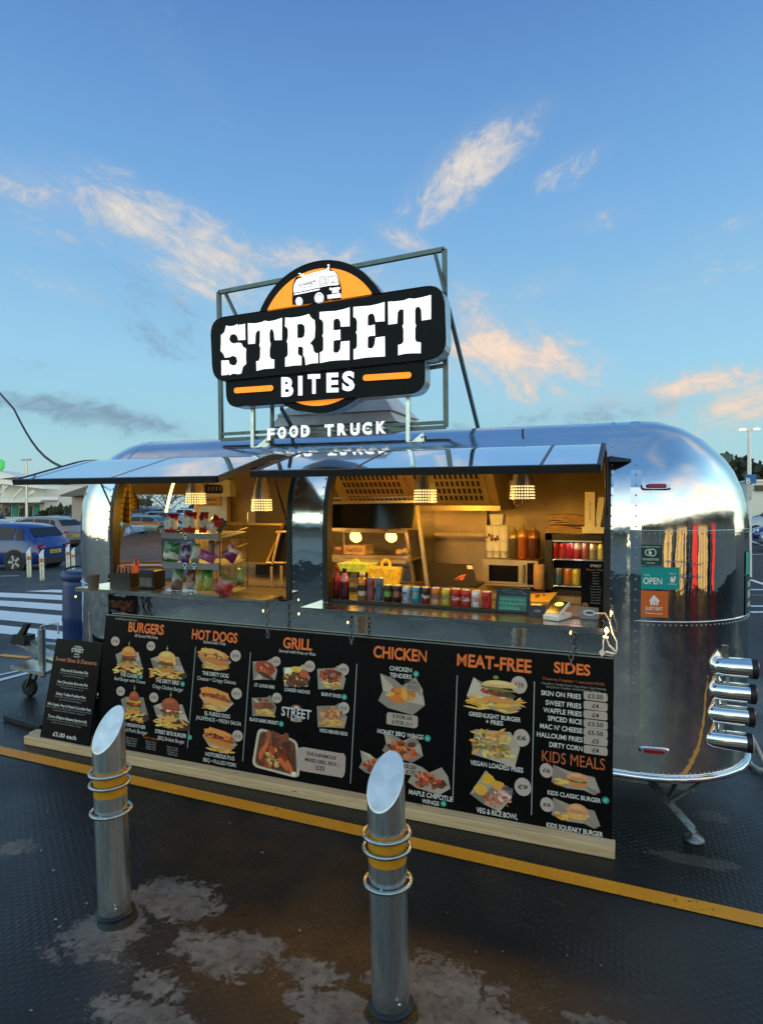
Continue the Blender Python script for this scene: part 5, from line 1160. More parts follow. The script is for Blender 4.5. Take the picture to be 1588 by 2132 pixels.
# left counter: cup, boxes
p = onZ(195, 1229, 1.115); lat('paper_cup', [(.030, 0), (.032, .004), (.040, .098), (.0425, .100), (.040, .104), (.037, .098), (.030, .01)], p, 'grey paper cup on the far left tip of the counter', 'cup', mat('grey_card', (.17, .15, .14), .7, noise=.25, nscale=40), n=24)
TD = thing('napkin_dispenser', 'square black napkin dispenser on the left counter', 'napkin dispenser', onZ(306, 1226, 1.113), local=True)
m = MB(); m.bevbox((0, .05, .062), (.125, .12, .122), .012); m.build('case', black_m, TD)
m = MB(); m.prism([(-.05, -.0115, .02), (.05, -.0115, .02), (.05, -.0115, .075), (-.05, -.0115, .075)], (0, .002, 0)); m.build('front_plate', steel_d, TD)
SB = thing('condiment_caddy', 'low black caddy holding paper sauce sachets by the hatch edge', 'caddy', onZ(252, 1222, 1.113), local=True)
m = MB(); m.box((0, .08, .045), (.15, .15, .09)); m.build('caddy_box', black_m, SB)
for i in range(7):
    m = MB(); m.box((-.06+.02*i, .06+.01*(i % 3), .105), (.012, .05, .07), col=(.45, .26, .16) if i % 3 else (.34, .10, .08), M=Matrix.Rotation(rnd.uniform(-.3, .3), 3, 'Y')); m.build('sachet', matt_m, SB)
m = MB(); m.cyl((.055, .09, .09), (.055, .09, .19), .012, n=8, col=(.3, .03, .03)); m.cyl((.02, .12, .09), (.02, .12, .175), .014, n=8, col=(.42, .36, .28)); m.build('sauce_bottle', matt_m, SB)
# snack rack
RK = thing('snack_rack', 'black wire snack rack with three sloping trays on the left counter', 'display rack')
ry = 3.19; xa, xb = onY(339, 1180, ry).x, onY(458, 1180, ry).x
def rz_(py): return onY(400, py, ry).z
m = MB()
for x in (xa, xb):
    for y in (ry, ry+.30): m.cyl((x, y, 1.114), (x, y, rz_(1102 if y == ry else 1085)+(.0 if y == ry else .05)), .0028, n=6)
    for zz in (1.125, rz_(1178), rz_(1115), rz_(1150)): m.cyl((x, ry, zz), (x, ry+.30, zz+.04), .0022, n=6)
for zz in (1.16, 1.30, 1.45, 1.54): m.cyl((xa, ry+.30, zz), (xb, ry+.30, zz), .0022, n=6)
for k in range(1, 9): x = xa+(xb-xa)*k/9; m.cyl((x, ry+.30, 1.12), (x, ry+.30, 1.54), .0016, n=5)
m.build('wire_frame', black_m, RK)
clear_tray = mat('grey_tray', (.20, .21, .23), .3, noise=.1)
for py in (1240, 1178, 1116):
    z = rz_(py); m = MB(); m.box(((xa+xb)/2, ry-.008, z), (xb-xa, .006, .036)); m.prism([(xa, ry-.005, z-.016), (xa, ry+.28, z+.015), (xa, ry+.28, z+.020), (xa, ry-.005, z-.010)], (xb-xa, 0, 0)); tr_ = m.build('tray', clear_tray, RK)
    for px in {1240: (365, 400), 1178: (388, 407), 1116: (389,)}[py]:
        c = onY(px, py, ry); t = MB(); t.prism([(c.x+x, ry-.012, c.z+y) for x, y in ((-.02, -.022), (.02, -.022), (.02, .026), (-.02, .026))], (0, .001, 0), col=(.03, .04, .06)); t.poly([(c.x+x, ry-.0125, c.z+.005+y) for x, y in ringpts(0, 0, .018, .016, 14)], (.62, .64, .66)); t.poly([(c.x+x, ry-.0130, c.z+.005+y) for x, y in ringpts(0, 0, .012, .008, 12)], (.03, .04, .06)); t.poly([(c.x+x, ry-.0125, c.z-.017+y) for x, y in ringpts(0, 0, .014, .004, 8)], (.6, .6, .6)); t.build('price_tag', print_m, tr_)
def packet(px, py, w, h, Y, bands, label, tilt=0., lean=.15, grp='snack packets on the wire rack', bulge=.028, wave=True):
    c = onY(px, py, Y); k = (c-Vector((0, 0, HC))).dot(_f)/1300; W2, H2 = w*k, h*k; rg = random.Random(px*7+py)
    def colf(u, v):
        vv = v+(.05*math.sin(u*9+px) if wave else 0); col = bands[-1][1]
        for lim, cc in bands:
            if vv < lim: col = cc; break
        return col
    def sf(sgn):
        def fn(u, v):
            e = max(0, 1-abs(2*u-1)**3)*max(0, 1-abs(2*v-1)**4)
            return ((u-.5)*W2*(1-.06*math.sin(v*math.pi)), sgn*-bulge*e*(1+.25*math.sin(7*u+5*v+px)), (v-.5)*H2*(1-.02*math.cos(12*u)))
        return fn
    m = MB(); m.grid(sf(1), 10, 12, colf); m.grid(lambda u, v: sf(-1)(1-u, v), 6, 8, lambda u, v: colf(1-u, v))
    o = m.build('crisp_packet', pack_m); o.location = c; o.rotation_euler = (-lean, tilt, 0); return tag(o, label, 'snack packet', grp)
RD, WH_, PU, NV, GN, PK = (.34, .015, .02), (.55, .53, .52), (.20, .02, .10), (.05, .03, .12), (.02, .16, .05), (.32, .20, .18)
Yt = 3.30
packet(357, 1091, 33, 44, Yt, [(.22, RD), (.68, WH_), (2, RD)], 'red and white crisp packet at the left end of the top tray')
packet(395, 1088, 34, 44, Yt, [(.22, RD), (.68, WH_), (2, RD)], 'widest red and white crisp packet in the middle of top tray')
packet(424, 1088, 22, 44, Yt, [(.25, RD), (.60, WH_), (2, RD)], 'narrow red and white crisp packet right of the middle one')
packet(446, 1092, 26, 36, Yt, [(.1, WH_), (.5, WH_), (2, RD)], 'red and white crisp packet leaning over on top tray', .65)
packet(460, 1095, 20, 30, Yt+.06, [(2, (.03, .06, .06))], 'dark green crisp packet leaning at the right end of top tray', .6)
packet(357, 1149, 40, 42, Yt, [(.12, GN), (.42, WH_), (2, GN)], 'green and white crisp packet at left of middle tray', .1)
packet(387, 1155, 22, 40, Yt-.02, [(.4, (.06, .03, .14)), (.6, (.35, .32, .42)), (2, NV)], 'dark purple crisp packet beside the green and white one')
packet(408, 1152, 20, 40, Yt, [(.2, (.15, .25, .18)), (.8, (.50, .54, .55)), (2, (.20, .26, .10))], 'white and pale green crisp packet in middle tray')
packet(432, 1159, 42, 20, Yt-.05, [(2, (.30, .06, .22))], 'purple crisp packet lying on its side in middle tray', .35, wave=False)
packet(440, 1143, 16, 36, Yt+.05, [(2, PK)], 'pale pink crisp packet standing behind the purple one')
packet(455, 1145, 16, 36, Yt+.06, [(2, (.36, .24, .22))], 'pale pink crisp packet nearest the right side of middle tray')
packet(482, 1152, 32, 34, Yt-.02, [(.6, (.18, .015, .10)), (.85, (.60, .42, .36)), (2, (.4, .08, .06))], 'plum and cream crisp packet hanging off the right side', .55)
packet(370, 1207, 29, 44, Yt-.03, [(.45, (.14, .07, .05)), (.6, (.30, .30, .24)), (2, (.09, .20, .07))], 'green and brown sweet bag at the left of lowest tray')
packet(398, 1207, 22, 40, Yt-.03, [(.35, (.34, .32, .30)), (2, (.20, .07, .03))], 'brown and white sweet bag on the lowest tray')
packet(417, 1209, 18, 44, Yt-.04, [(.5, (.40, .34, .05)), (.75, (.3, .34, .2)), (2, (.42, .38, .06))], 'yellow sweet bag on the lowest tray', -.1)
packet(434, 1208, 24, 44, Yt-.04, [(.2, (.34, .32, .03)), (.6, (.26, .34, .08)), (2, (.05, .24, .04))], 'bright green and yellow sweet bag on lowest tray', -.15)
packet(468, 1218, 44, 42, Yt-.10, [(.6, (.32, .02, .02)), (.72, (.45, .12, .10)), (2, (.14, .14, .04))], 'red sweet bag drooping off right end of lowest tray', .35)
packet(500, 1200, 20, 34, Yt+.02, [(2, (.20, .24, .05))], 'pale green sweet bag at the far right of lowest tray', -.2)
# till, card reader, holders, sauce menu
TP = onZ(1066, 1277, 1.09)
TL_ = thing('till_tablet', 'dark till tablet with green screen facing the customer', 'tablet', TP, rz=R(3), local=True); TM = Matrix.Rotation(R(-22), 3, 'X')
m = MB(); m.bevbox(TM @ Vector((0, 0, .070)), (.182, .012, .142), .004, M=TM); m.box((0, .055, .012), (.12, .10, .02)); m.build('case', black_m, TL_)
m = MB(); m.poly([TM @ Vector(p_) for p_ in ((-.080, -.0068, .010), (.080, -.0068, .010), (.080, -.0068, .130), (-.080, -.0068, .130))]); sc0 = m.build('screen', scr_off, TL_)
m = MB(); m.poly([TM @ Vector(p_) for p_ in ((-.072, -.0071, .016), (.070, -.0071, .016), (.070, -.0071, .092), (-.072, -.0071, .092))]); m.build('lit_panel', screen_g, sc0)
mm = MB()
for tx, x, y, w, h, c_ in (('WAITING FOR ORDER', 0, .085, .13, .010, (.02, .10, .08)), ('TAP TO BEGIN', 0, .062, .11, .010, (.02, .10, .08)), ('THANK YOU', -.01, .038, .10, .012, (.02, .10, .08))):
    for i in range(7): mm.poly([TM @ Vector(p_) for p_ in ((-.07+i*.02, -.0074, y-.004), (-.07+i*.02+rnd.uniform(.006, .017), -.0074, y-.004), (-.07+i*.02+.012, -.0074, y+.006), (-.07+i*.02, -.0074, y+.006))], c_)
mm.poly([TM @ Vector((.052+x, -.0078, .030+y)) for x, y in ringpts(0, 0, .014, .014)], (.01, .05, .05)); put_text(mm, '5', lambda u, v: TM @ Vector((.052+u, -.0082, .030+v)), .010, .016, (.1, .5, .35), B1)
for i in range(8): mm.poly([TM @ Vector((rnd.uniform(-.07, .07)+x, -.0074, rnd.uniform(.108, .126)+y)) for x, y in ringpts(0, 0, .012, .004, 7)], (.10, .16, .20))
mm.build('screen_print', print_m, sc0)
CR = thing('card_reader', 'white card reader with yellow screen lying on the counter', 'card reader', onZ(1160, 1288, 1.089), rz=R(-22), local=True); RM = Matrix.Rotation(R(24), 3, 'X')
m = MB(); m.bevbox((0, .0, .013), (.085, .15, .026), .006); m.build('dock', white_pl, CR)
m = MB(); m.bevbox((0, .0, .050), (.080, .13, .022), .008, M=RM); m.build('body', white_pl, CR)
m = MB(); m.box(RM @ Vector((0, 0, .0115))+Vector((0, 0, .050)), (.070, .115, .002), M=RM); m.build('keypad_glass', scr_off, CR)
m = MB(); m.poly([RM @ Vector((x, .025+y, .0138))+Vector((0, 0, .050)) for x, y in ringpts(0, 0, .024, .020, 20)]); m.build('lit_screen', screen_b, CR)
for px, py, lb, k in ((1118, 1284, 'dark card holder between till tablet and card reader', 0), (1226, 1288, 'grey card holder with white oval logo near counter end', 1)):
    H_ = thing('card_holder', lb, 'card holder', onZ(px, py, 1.089), rz=R(3), local=True, group='small card holders on the counter')
    m = MB(); m.prism([(-.045, -.02, 0), (.045, -.02, 0), (.045, .012, .055), (-.045, .012, .055)], (0, .014, 0)); m.build('holder', mat('dark_acrylic', (.05, .05, .06), .3) if k == 0 else clear_tray, H_)
    m = MB(); fn = lambda u, v: (u, -.0215+.58*v-.0008, v)
    m.poly([fn(x, .031+y) for x, y in ringpts(0, 0, .030 if k else .018, .014 if k else .006)], (.62, .63, .64) if k else (.25, .25, .26)); m.poly([(q[0], q[1]-.0006, q[2]) for q in [fn(x, .031+y) for x, y in ringpts(0, 0, .022 if k else .01, .007 if k else .002)]], (.08, .10, .12)); m.build('logo_card', print_m, H_)
SM = thing('sauce_menu', 'narrow black sauce menu card standing at the right hatch edge', 'menu card'); Ys = 3.42
c0_, c1_ = onY(1209, 1272, Ys), onY(1262, 1170, Ys)
m = MB(); m.prism([(c0_.x, Ys, 1.105), (c1_.x, Ys, 1.105), (c1_.x, Ys, c1_.z), (c0_.x, Ys, c1_.z)], (0, .006, 0)); m.build('panel', blackp_m, SM)
mm = MB(); cx_ = (c0_.x+c1_.x)/2+.01
for i, (t_, w, h, col) in enumerate((('STREET', .055, .012, CRM), ('Sauce Menu', .095, .010, (.40, .12, .07)), ('Ketchup', .04, .006, GRY), ('Mayo', .03, .006, GRY), ('Brown', .03, .006, GRY), ('Mustard', .04, .006, GRY), ('BBQ', .03, .006, GRY), ('Garlic Mayo', .05, .006, GRY), ('Chipotle Mayo', .055, .006, GRY), ('Sweet Chilli', .05, .006, GRY), ('House Sauce', .05, .006, GRY), ('Honey BBQ', .045, .006, GRY), ('Smoky BBQ', .045, .006, GRY), ('Maple', .05, .006, GRY))):
    zz = c1_.z-.022-(.0 if i == 0 else .020+.0145*(i-1)); put_text(mm, t_, lambda u, v: (cx_+u, Ys-.001, zz+v), w, h, col, B1 if i < 2 else B0)
mm.poly([(c0_.x+.02+x, Ys-.001, 1.145+y) for x, y in ringpts(0, 0, .016, .016)], (.40, .15, .06)); put_text(mm, '£1', lambda u, v: (c0_.x+.02+u, Ys-.0016, 1.145+v), .014, .010, (.05, .02, .01), B1)
mm.build('print', print_m, SM)
# fairy light with its loose lead
FL = thing('fairy_light', 'lit fairy light bulb with white lead dangling from the counter end', 'fairy light')
q = lambda x, y: onY(x, y, 3.10)
m = MB(); m.tube([onY(1238, 1277, 3.22), onY(1259, 1277, 3.18), onY(1268, 1292, 3.12), q(1275, 1320), q(1283, 1335), q(1284, 1352), q(1281, 1361), q(1275, 1361)], .0038, 6); m.tube([q(1275, 1361), q(1260, 1357)], .0058, 6); m.tube([q(1261, 1320), q(1255, 1335), q(1255, 1352)], .0032, 6); m.tube([q(1262, 1330), q(1267, 1343)], .0025, 5); m.tube([q(1267, 1343), q(1280, 1356)], .005, 6); m.build('lead', wht_cable, FL)
m = MB(); c = q(1251, 1362); m.prism([q(1246, 1358), q(1254, 1350), q(1259, 1360), q(1252, 1368)], (0, .006, 0)); m.build('tag', wht_cable, FL)
m = MB(); c = q(1262, 1313); m.lathe([(.003, -.012), (.009, -.004), (.010, .004), (.005, .013), (.002, .016)], c, 12); m.build('bulb', fairy_m, FL)
m = MB(); m.cyl(q(1254, 1326), q(1265, 1328), .007, n=8); m.build('socket', wht_cable, FL)
def plight(name, loc, power, col=(1., .60, .22), rad=.03, parent=None):
    d = bpy.data.lights.new(name, 'POINT'); d.energy = power; d.color = col; d.shadow_soft_size = rad
    o = bpy.data.objects.new(name, d); COL.objects.link(o); o.location = loc
    if parent is not None: o.parent = parent
    return o
plight('bulb_light', c+Vector((0, -.03, .0)), .25, (1, .66, .25), .01, FL)
for k_, (px, py, lb, pw) in enumerate(((158, 1242, 'tiny lit bulb under the far left corner of the counter', .25), (548, 1272, 'tiny lit bulb at the top of the left chain', .30), (622, 1278, 'tiny lit bulb under the left corner of the right counter', .30), (724, 1296, 'tiny lit bulb at the top of the middle chain', .30), (1187, 1318, 'tiny lit bulb at the top of the right chain', .30))):
    q_ = onY(px, py, 3.118); m = MB(); m.lathe([(.001, -.007), (.0035, -.002), (.0035, .003), (.0015, .007)], q_, 8); o = tag(m.build('fairy_bulb', fairy_m), lb, 'fairy light', 'fairy bulbs under the counters')
# ================================================================== LAMPS INSIDE
def make_pendant():
    t = thing('pendant_lamp', '', 'pendant lamp', local=True)
    m = MB(); m.lathe([(.010, .262), (.020, .255), (.034, .215), (.050, .150), (.062, .085), (.067, .03), (.068, 0)], n=28, caps=False); m.lathe([(.066, 0), (.060, .085), (.048, .150), (.032, .213), (.008, .255)], n=28, caps=False); m.build('shade', lamp_m, t)
    m = MB()
    for j in range(5):
        z = .008+.0165*j; r_ = .0682-.0052*(j/5)**1.5
        for k in range(26):
            a = 2*math.pi*k/26; m.poly([((r_+.0012)*math.cos(a+x/r_), (r_+.0012)*math.sin(a+x/r_), z+y) for x, y in ringpts(0, 0, .0044, .0044, 8)])
    m.build('perforation', hole_m, t)
    m = MB(); m.lathe([(.004, .10), (.022, .085), (.028, .06), (.022, .038), (.004, .03)], n=14); m.build('bulb', bulb_m, t)
    m = MB(); m.cyl((0, 0, .255), (0, 0, .40), .006, n=8); m.build('stem', black_m, t)
    plight('lamp_light', (0, 0, -.012), PEND, (1., .51, .055), .05, t)
    return t
PEND = 9.5
pd = make_pendant(); pd['group'] = 'pendant lamps over the hatches'
pds = [pd]+[copy_tree(pd) for _ in range(3)]
for o, (px, py, Y, lb) in zip(pds, ((408, 1050, 3.62, 'perforated metal pendant lamp over the snack rack'), (545, 1064, 3.60, 'perforated metal pendant lamp beside the mirror pillar on the left'), (885, 1047, 3.60, 'perforated metal pendant lamp in front of the extractor hood'), (1087, 1040, 3.60, 'perforated metal pendant lamp above the microwave and cups'))):
    o.location = onY(px, py, Y); o['label'] = lb
LS = MB(); pts = [(-3.34+.012*math.sin(i*.3), 4.06-.02*i/10-.16*(i/10)**2, 1.90-.028*i) for i in range(11)]
pts = [onY(366-20*(i/10)**.75, 996+70*i/10, 4.02-.012*i) for i in range(11)]
LS.tube(pts, .010, 6); o = LS.build('led_strip', led_m); tag(o, 'glowing yellow led strip curving down the inside end wall', 'led strip')
plight('strip_light', pts[5]+Vector((.05, -.05, 0)), 1.0, (1, .58, .14), .05, o).location = pts[5]+Vector((.06, -.05, 0))
# ================================================================== INSIDE THE TRAILER
def pbox(mm, px0, py0, px1, py1, Y, depth, col=None):
    """box whose front face fills a photo rectangle on the plane Y"""
    a, b = onY(px0, py0, Y), onY(px1, py1, Y); c = onY((px0+px1)/2, (py0+py1)/2, Y)
    mm.box((c.x, Y+depth/2, (a.z+b.z)/2), (b.x-a.x, depth, abs(a.z-b.z)), col); return c, b.x-a.x, abs(a.z-b.z)
# extractor hood with slotted filters
HD = thing('extractor_hood', 'stainless extractor hood with slotted grease filters under the ceiling', 'extractor hood')
hx0, hx1 = -1.98, -.80
m = MB(); Pf = [(3.86, 2.035), (4.30, 1.655), (4.30, 1.625), (4.93, 1.625), (4.93, 1.9), (4.5, 2.035)]
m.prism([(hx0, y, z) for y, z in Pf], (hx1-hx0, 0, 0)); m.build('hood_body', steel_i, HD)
m = MB(); m.box(((hx0+hx1)/2, 4.275, 1.640), (hx1-hx0+.02, .03, .034)); m.build('gutter', steel_i, HD)
for fx0, fx1 in ((-1.93, -1.42), (-1.38, -.86)):
    a = Vector((0, 3.86, 2.035)); d = Vector((0, .44, -.38)); n = Vector((0, -.38, -.44)).normalized()
    m = MB(); A = a+d*.10; B = a+d*.93
    m.prism([(fx0, A.y, A.z), (fx1, A.y, A.z), (fx1, B.y, B.z), (fx0, B.y, B.z)], n*.012); fo = m.build('grease_filter', steel_i, HD)
    for j in range(6):
        m = MB()
        for i in range(13):
            x = fx0+.03+(fx1-fx0-.06)*(i+.5)/13; q0 = a+d*(.16+.125*j)+n*.0135; q1 = a+d*(.16+.125*j+.085)+n*.0135; m.poly([(x-.010, q0.y, q0.z), (x+.010, q0.y, q0.z), (x+.010, q1.y, q1.z), (x-.010, q1.y, q1.z)])
        m.build('slot_row', black_m, fo)
# hot display with heat lamps
HT = thing('hot_display', 'steel framed glass hot display with shelves behind the drinks', 'hot display')
m = MB()
for p_, q_ in (((868, 1052, 3.86), (890, 1222, 3.86)), ((846, 1108, 4.30), (862, 1218, 4.30)), ((690, 1102, 3.98), (848, 1106, 3.98)), ((690, 1060, 4.3), (690, 1222, 4.3)), ((690, 1158, 4.1), (850, 1161, 4.1)), ((690, 1166, 4.0), (845, 1170, 4.0)), ((690, 1216, 3.95), (862, 1220, 3.95))):
    bar(m, onY(*p_), onY(*q_), .022, .022)
m.build('frame', steel_i, HT)
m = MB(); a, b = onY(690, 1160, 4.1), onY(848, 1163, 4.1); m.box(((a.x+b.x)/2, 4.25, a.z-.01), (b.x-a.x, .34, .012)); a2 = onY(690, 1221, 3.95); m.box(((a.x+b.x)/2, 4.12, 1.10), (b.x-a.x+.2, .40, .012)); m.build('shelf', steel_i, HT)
m = MB(); pbox(m, 688, 1100, 872, 1224, 4.46, .03); m.build('back_panel', cab_m, HT)
m = MB()
for i_ in range(9): pbox(m, 694+18*i_, 1178+(i_ % 3)*3, 708+18*i_, 1206, 4.40+.01*(i_ % 2), .05)
m.build('fryer_basket', steel_d, HT)
m = MB(); m.poly([onY(692, 1106, 3.94), onY(848, 1108, 3.94), onY(858, 1214, 3.84), onY(692, 1210, 3.84)]); m.build('glass_front', clear_m, HT)
for px in (735, 810):
    p = onY(px, 1104, 4.05); m = MB(); m.lathe([(.085, 0), (.075, .02), (.04, .05), (.012, .06)], p, 20, caps=False); o = m.build('heat_lamp', copper_m, HT); m = MB(); m.lathe([(.02, .005), (.03, .02), (.02, .035)], p, 12); m.build('bulb', hole_m, o); plight('heat_light', p-Vector((0, .02, .03)), 1.0, (1., .44, .10), .04, HT)
SC = thing('wall_screen', 'black order screen hanging under a steel rail in the right hatch', 'screen')
m = MB(); m.prism([onY(690, 1050, 3.74), onY(862, 1047, 3.74), onY(855, 1100, 3.70), onY(690, 1099, 3.70)], (0, .03, 0)); m.build('panel', scr_off, SC)
m = MB(); a, b = onY(688, 1047, 3.735), onY(866, 1044, 3.735); bar(m, a, b, .020, .016); bar(m, onY(686, 1037, 3.78), onY(880, 1035, 3.78), .012, .012); m.build('rail', steel_i, SC)
m = MB(); bar(m, onY(905, 1112, 4.6), onY(1010, 1113, 4.6), .022, .022); tag(m.build('wall_rail', steel_i), 'thin steel rail across the wall above the laptop', 'rail')
# cartons with heat lamp light painted in as emission
def carton(px0, py0, px1, py1, Y, m_, lb, hp):
    c = thing('takeaway_carton', lb, 'carton'); m = MB(); a, b = onY(px0, py1, Y), onY(px1, py0, Y); z0 = a.z; w = b.x-a.x
    frustum(m, (a.x+w*.08, b.x-w*.08, Y, Y+.10, z0), (a.x, b.x, Y-.02, Y+.13, b.z)); m.build('box', m_, c)
    hx, hy, hw, hh = hp; q = lambda x, y: onY(x, y, Y+.05); m = MB(); m.tube([q(hx-hw, hy+hh), q(hx-hw*.9, hy+hh*.3), q(hx-hw*.4, hy), q(hx+hw*.4, hy), q(hx+hw*.9, hy+hh*.3), q(hx+hw, hy+hh)], .010, 6); m.build('handle', m_, c); return c
carton(704, 1175, 772, 1189, 3.86, lampglow_g, 'green yellow carton lid with painted glow and a small loop handle', (740, 1165, 6, 12))
carton(766, 1184, 824, 1222, 3.80, lampglow_y, 'yellow carton with painted glow and a tall loop handle by the cans', (803, 1166, 9, 20))
def slab(name, px0, py0, px1, py1, Y, depth, m_, label, cat, col=None, group=None):
    m = MB(); pbox(m, px0, py0, px1, py1, Y, depth, col); return tag(m.build(name, m_), label, cat, group)
B_X = thing('carton_box', 'brown hot dog bun box on the upper shelf of hot display', 'box'); m = MB(); c, w, h = pbox(m, 715, 1135, 760, 1155, 4.16, .16); m.build('box', card_m, B_X); mm = MB(); put_text(mm, 'Hot Dogs', lambda u, v: (c.x+u, 4.158, c.z+v), w*.75, h*.4, (.12, .05, .02), B1); mm.build('print', print_m, B_X)
B_X = thing('carton_box', 'small dark red labelled box at the left on upper shelf of hot display', 'box'); m = MB(); c, w, h = pbox(m, 694, 1136, 714, 1154, 4.16, .14, (.16, .05, .03)); m.build('box', print_m, B_X); mm = MB(); mm.poly([(c.x+x, 4.158, c.z+.2*h+y) for x, y in ringpts(0, 0, w*.35, h*.14)], (.5, .42, .3)); mm.build('print', print_m, B_X)
for i, (px, py) in enumerate(((832, 1152), (845, 1150))): lat('bread_bun', [(.008, 0), (.028, .006), (.032, .02), (.022, .036), (.006, .042)], onY(px, py+3, 4.22), ('smaller pale bread bun on the upper shelf' if i == 0 else 'rounder bread bun nearest the slanted post'), 'bun', mat('bread', (.52, .34, .12), .8, noise=.2, nscale=30), n=14, group='buns on the upper shelf')
# back wall units
slab('steel_wall_panel', 905, 1060, 1012, 1222, 4.85, .03, steel_i, 'plain steel splashback panel behind the laptop', 'wall panel')
LP = thing('laptop', 'open black laptop with a red slash emblem on its lid', 'laptop')
p0, p1, p2, p3 = onY(877, 1172, 4.02), onY(983, 1175, 4.02), onY(992, 1222, 3.95), onY(886, 1222, 3.95)
m = MB(); m.prism([p0, p1, p2, p3], (0, .012, 0)); m.build('lid', mat('laptop_black', (.014, .011, .010), .6, spec=.2), LP)
m = MB(); m.box(((p2.x+p3.x)/2, 4.08, p2.z-.002), (p2.x-p3.x, .24, .016)); m.build('base', black_m, LP)
mm = MB(); E = lambda x, y: onY(x, y, 3.972-.0006)
E = lambda x, y: Vector((onY(x, y, 3.98).x, 4.02-.07*((y-1172)/50)-.002, onY(x, y, 3.98).z))
mm.poly([E(945, 1207), E(958, 1198), E(971, 1195), E(966, 1200), E(955, 1203)], (.55, .05, .06)); mm.poly([E(950, 1209), E(960, 1203), E(968, 1201), E(962, 1208), E(957, 1206)], (.55, .05, .06)); mm.poly([E(969, 1178), E(981, 1178.5), E(983, 1186), E(971, 1185)], (.5, .45, .45)); mm.build('emblem', print_m, LP)
MW = thing('microwave', 'stainless steel microwave oven on the back worktop', 'microwave'); Ym = 4.28
m = MB(); c, w, h = pbox(m, 1003, 1164, 1118, 1223, Ym, .32); m.build('case', steel_i, MW)
m = MB(); pbox(m, 1009, 1172, 1086, 1216, Ym-.012, .014); dr = m.build('door', steel_i, MW)
m = MB(); pbox(m, 1017, 1176, 1078, 1212, Ym-.014, .004); m.build('window', scr_off, dr)
m = MB(); a, b = onY(1091, 1176, Ym-.03), onY(1091, 1214, Ym-.03); m.cyl(a, b, .007, n=8); m.build('handle', chrome_m, dr)
m = MB(); pbox(m, 1097, 1172, 1113, 1218, Ym-.006, .008); m.build('control_panel', scr_off, MW)
PR = tag(MB().lathe([(.030, 0), (.034, .004), (.034, .155), (.030, .158)], n=18).build('paper_roll', kraft_m), 'brown roll of kraft paper standing right of the microwave', 'paper roll'); PR.location = onY(1121, 1226, 4.12)
ztop_mw = onY(1060, 1164, Ym).z
GS = 'cups and sauces on the microwave'
def onmw(px, Y=4.38): return (onY(px, 1163, Y).x, Y, ztop_mw)
for i, (px, lb) in enumerate(((1020, 'stack of printed paper cups at the left of the microwave top'), (1034, 'stack of printed paper cups second from the left'), (1049, 'stack of plain paper cups beside the green sauce'))):
    S_ = thing('paper_cup_stack', lb, 'paper cups', onmw(px), local=True, group='stacks of paper cups'); k = 0
    m = MB(); prof = [(.022, 0), (.026, .045)]
    for j in range(5): prof += [(.031, .047+.012*j), (.027, .050+.012*j)]
    prof += [(.033, .112), (.034, .225), (.028, .226)]; m.lathe(prof, n=18); m.build('cup', paper_m, S_)
    if i < 2:
        m = MB()
        for j in range(7): a = rnd.uniform(-.7, .7); z = rnd.uniform(.12, .18); m.poly([(.0346*math.sin(a+x/.034), -.0346*math.cos(a+x/.034), z+y) for x, y in ringpts(0, 0, rnd.uniform(.006, .013), rnd.uniform(.006, .012), 6)], (.14, .03, .02))
        m.build('print', print_m, S_)
S_ = tag(MB().lathe([(.050, 0), (.062, .07), (.064, .075), (.050, .076)], n=4, smooth=False).build('food_tub_stack', paper_m), 'square cream tubs stacked above the paper cups', 'food tubs'); S_.location = (onY(1036, 1092, 4.38).x, 4.38, ztop_mw+.228); S_.rotation_euler = (0, 0, R(45)); S_.scale = (1.15, 1, 1.0)
for px, w, h, c1, c2, lb in ((1069, .036, .19, (.10, .075, .035), (.34, .24, .12), 'dark green sauce bottle behind the pendant lamp'), (1087, .038, .205, (.36, .10, .02), (.50, .28, .07), 'orange sauce bottle with a pale top'), (1110, .043, .195, (.10, .03, .015), (.32, .14, .05), 'wide brown sauce bottle nearest the fridge')):
    t = MB(); t.lathe([(w*.9, 0), (w, .006), (w, h*.35), (w, h*.72), (w*.98, h*.93), (w*.5, h), (w*.15, h+.03)], n=18, cols=[c1, c1, c1, c2, c2, (.5, .35, .2)]); o = t.build('sauce_bottle', can_m); o.location = onmw(px, 4.36); tag(o, lb, 'sauce bottle', GS)
FR = thing('display_fridge', 'black glass door mini fridge holding cans on two shelves', 'fridge'); Yf = 4.20
m = MB(); fx0, fx1 = onY(1134, 1120, Yf).x, onY(1268, 1120, Yf).x; fz1, fz0 = onY(1180, 1112, Yf).z, 1.078
for (x, z, w, h) in (((fx0+fx1)/2, fz1-.02, fx1-fx0, .04), ((fx0+fx1)/2, fz0+.015, fx1-fx0, .03), (fx0+.022, (fz0+fz1)/2, .044, fz1-fz0), (fx1-.02, (fz0+fz1)/2, .04, fz1-fz0)): m.box((x, Yf+.15, z), (w, .30, h))
m.box(((fx0+fx1)/2, Yf+.31, (fz0+fz1)/2), (fx1-fx0, .02, fz1-fz0)); m.build('cabinet', black_m, FR)
zs1, zs2 = onY(1190, 1167, Yf).z, onY(1190, 1223, Yf).z
m = MB()
for z in (zs1, zs2): 
    for k in range(7): m.cyl((fx0+.044, Yf+.03+.04*k, z), (fx1-.04, Yf+.03+.04*k, z), .003, n=6)
m.cyl((fx0+.05, Yf+.01, zs2-.01), (fx0+.05, Yf+.01, zs1), .003, n=6); m.build('wire_shelf', chrome_m, FR)
m = MB(); m.box(((fx0+fx1)/2, Yf+.02, fz1-.045), (fx1-fx0-.09, .02, .010)); m.build('light_bar', led_w, FR) if False else m.build('light_bar', white_pl, FR)
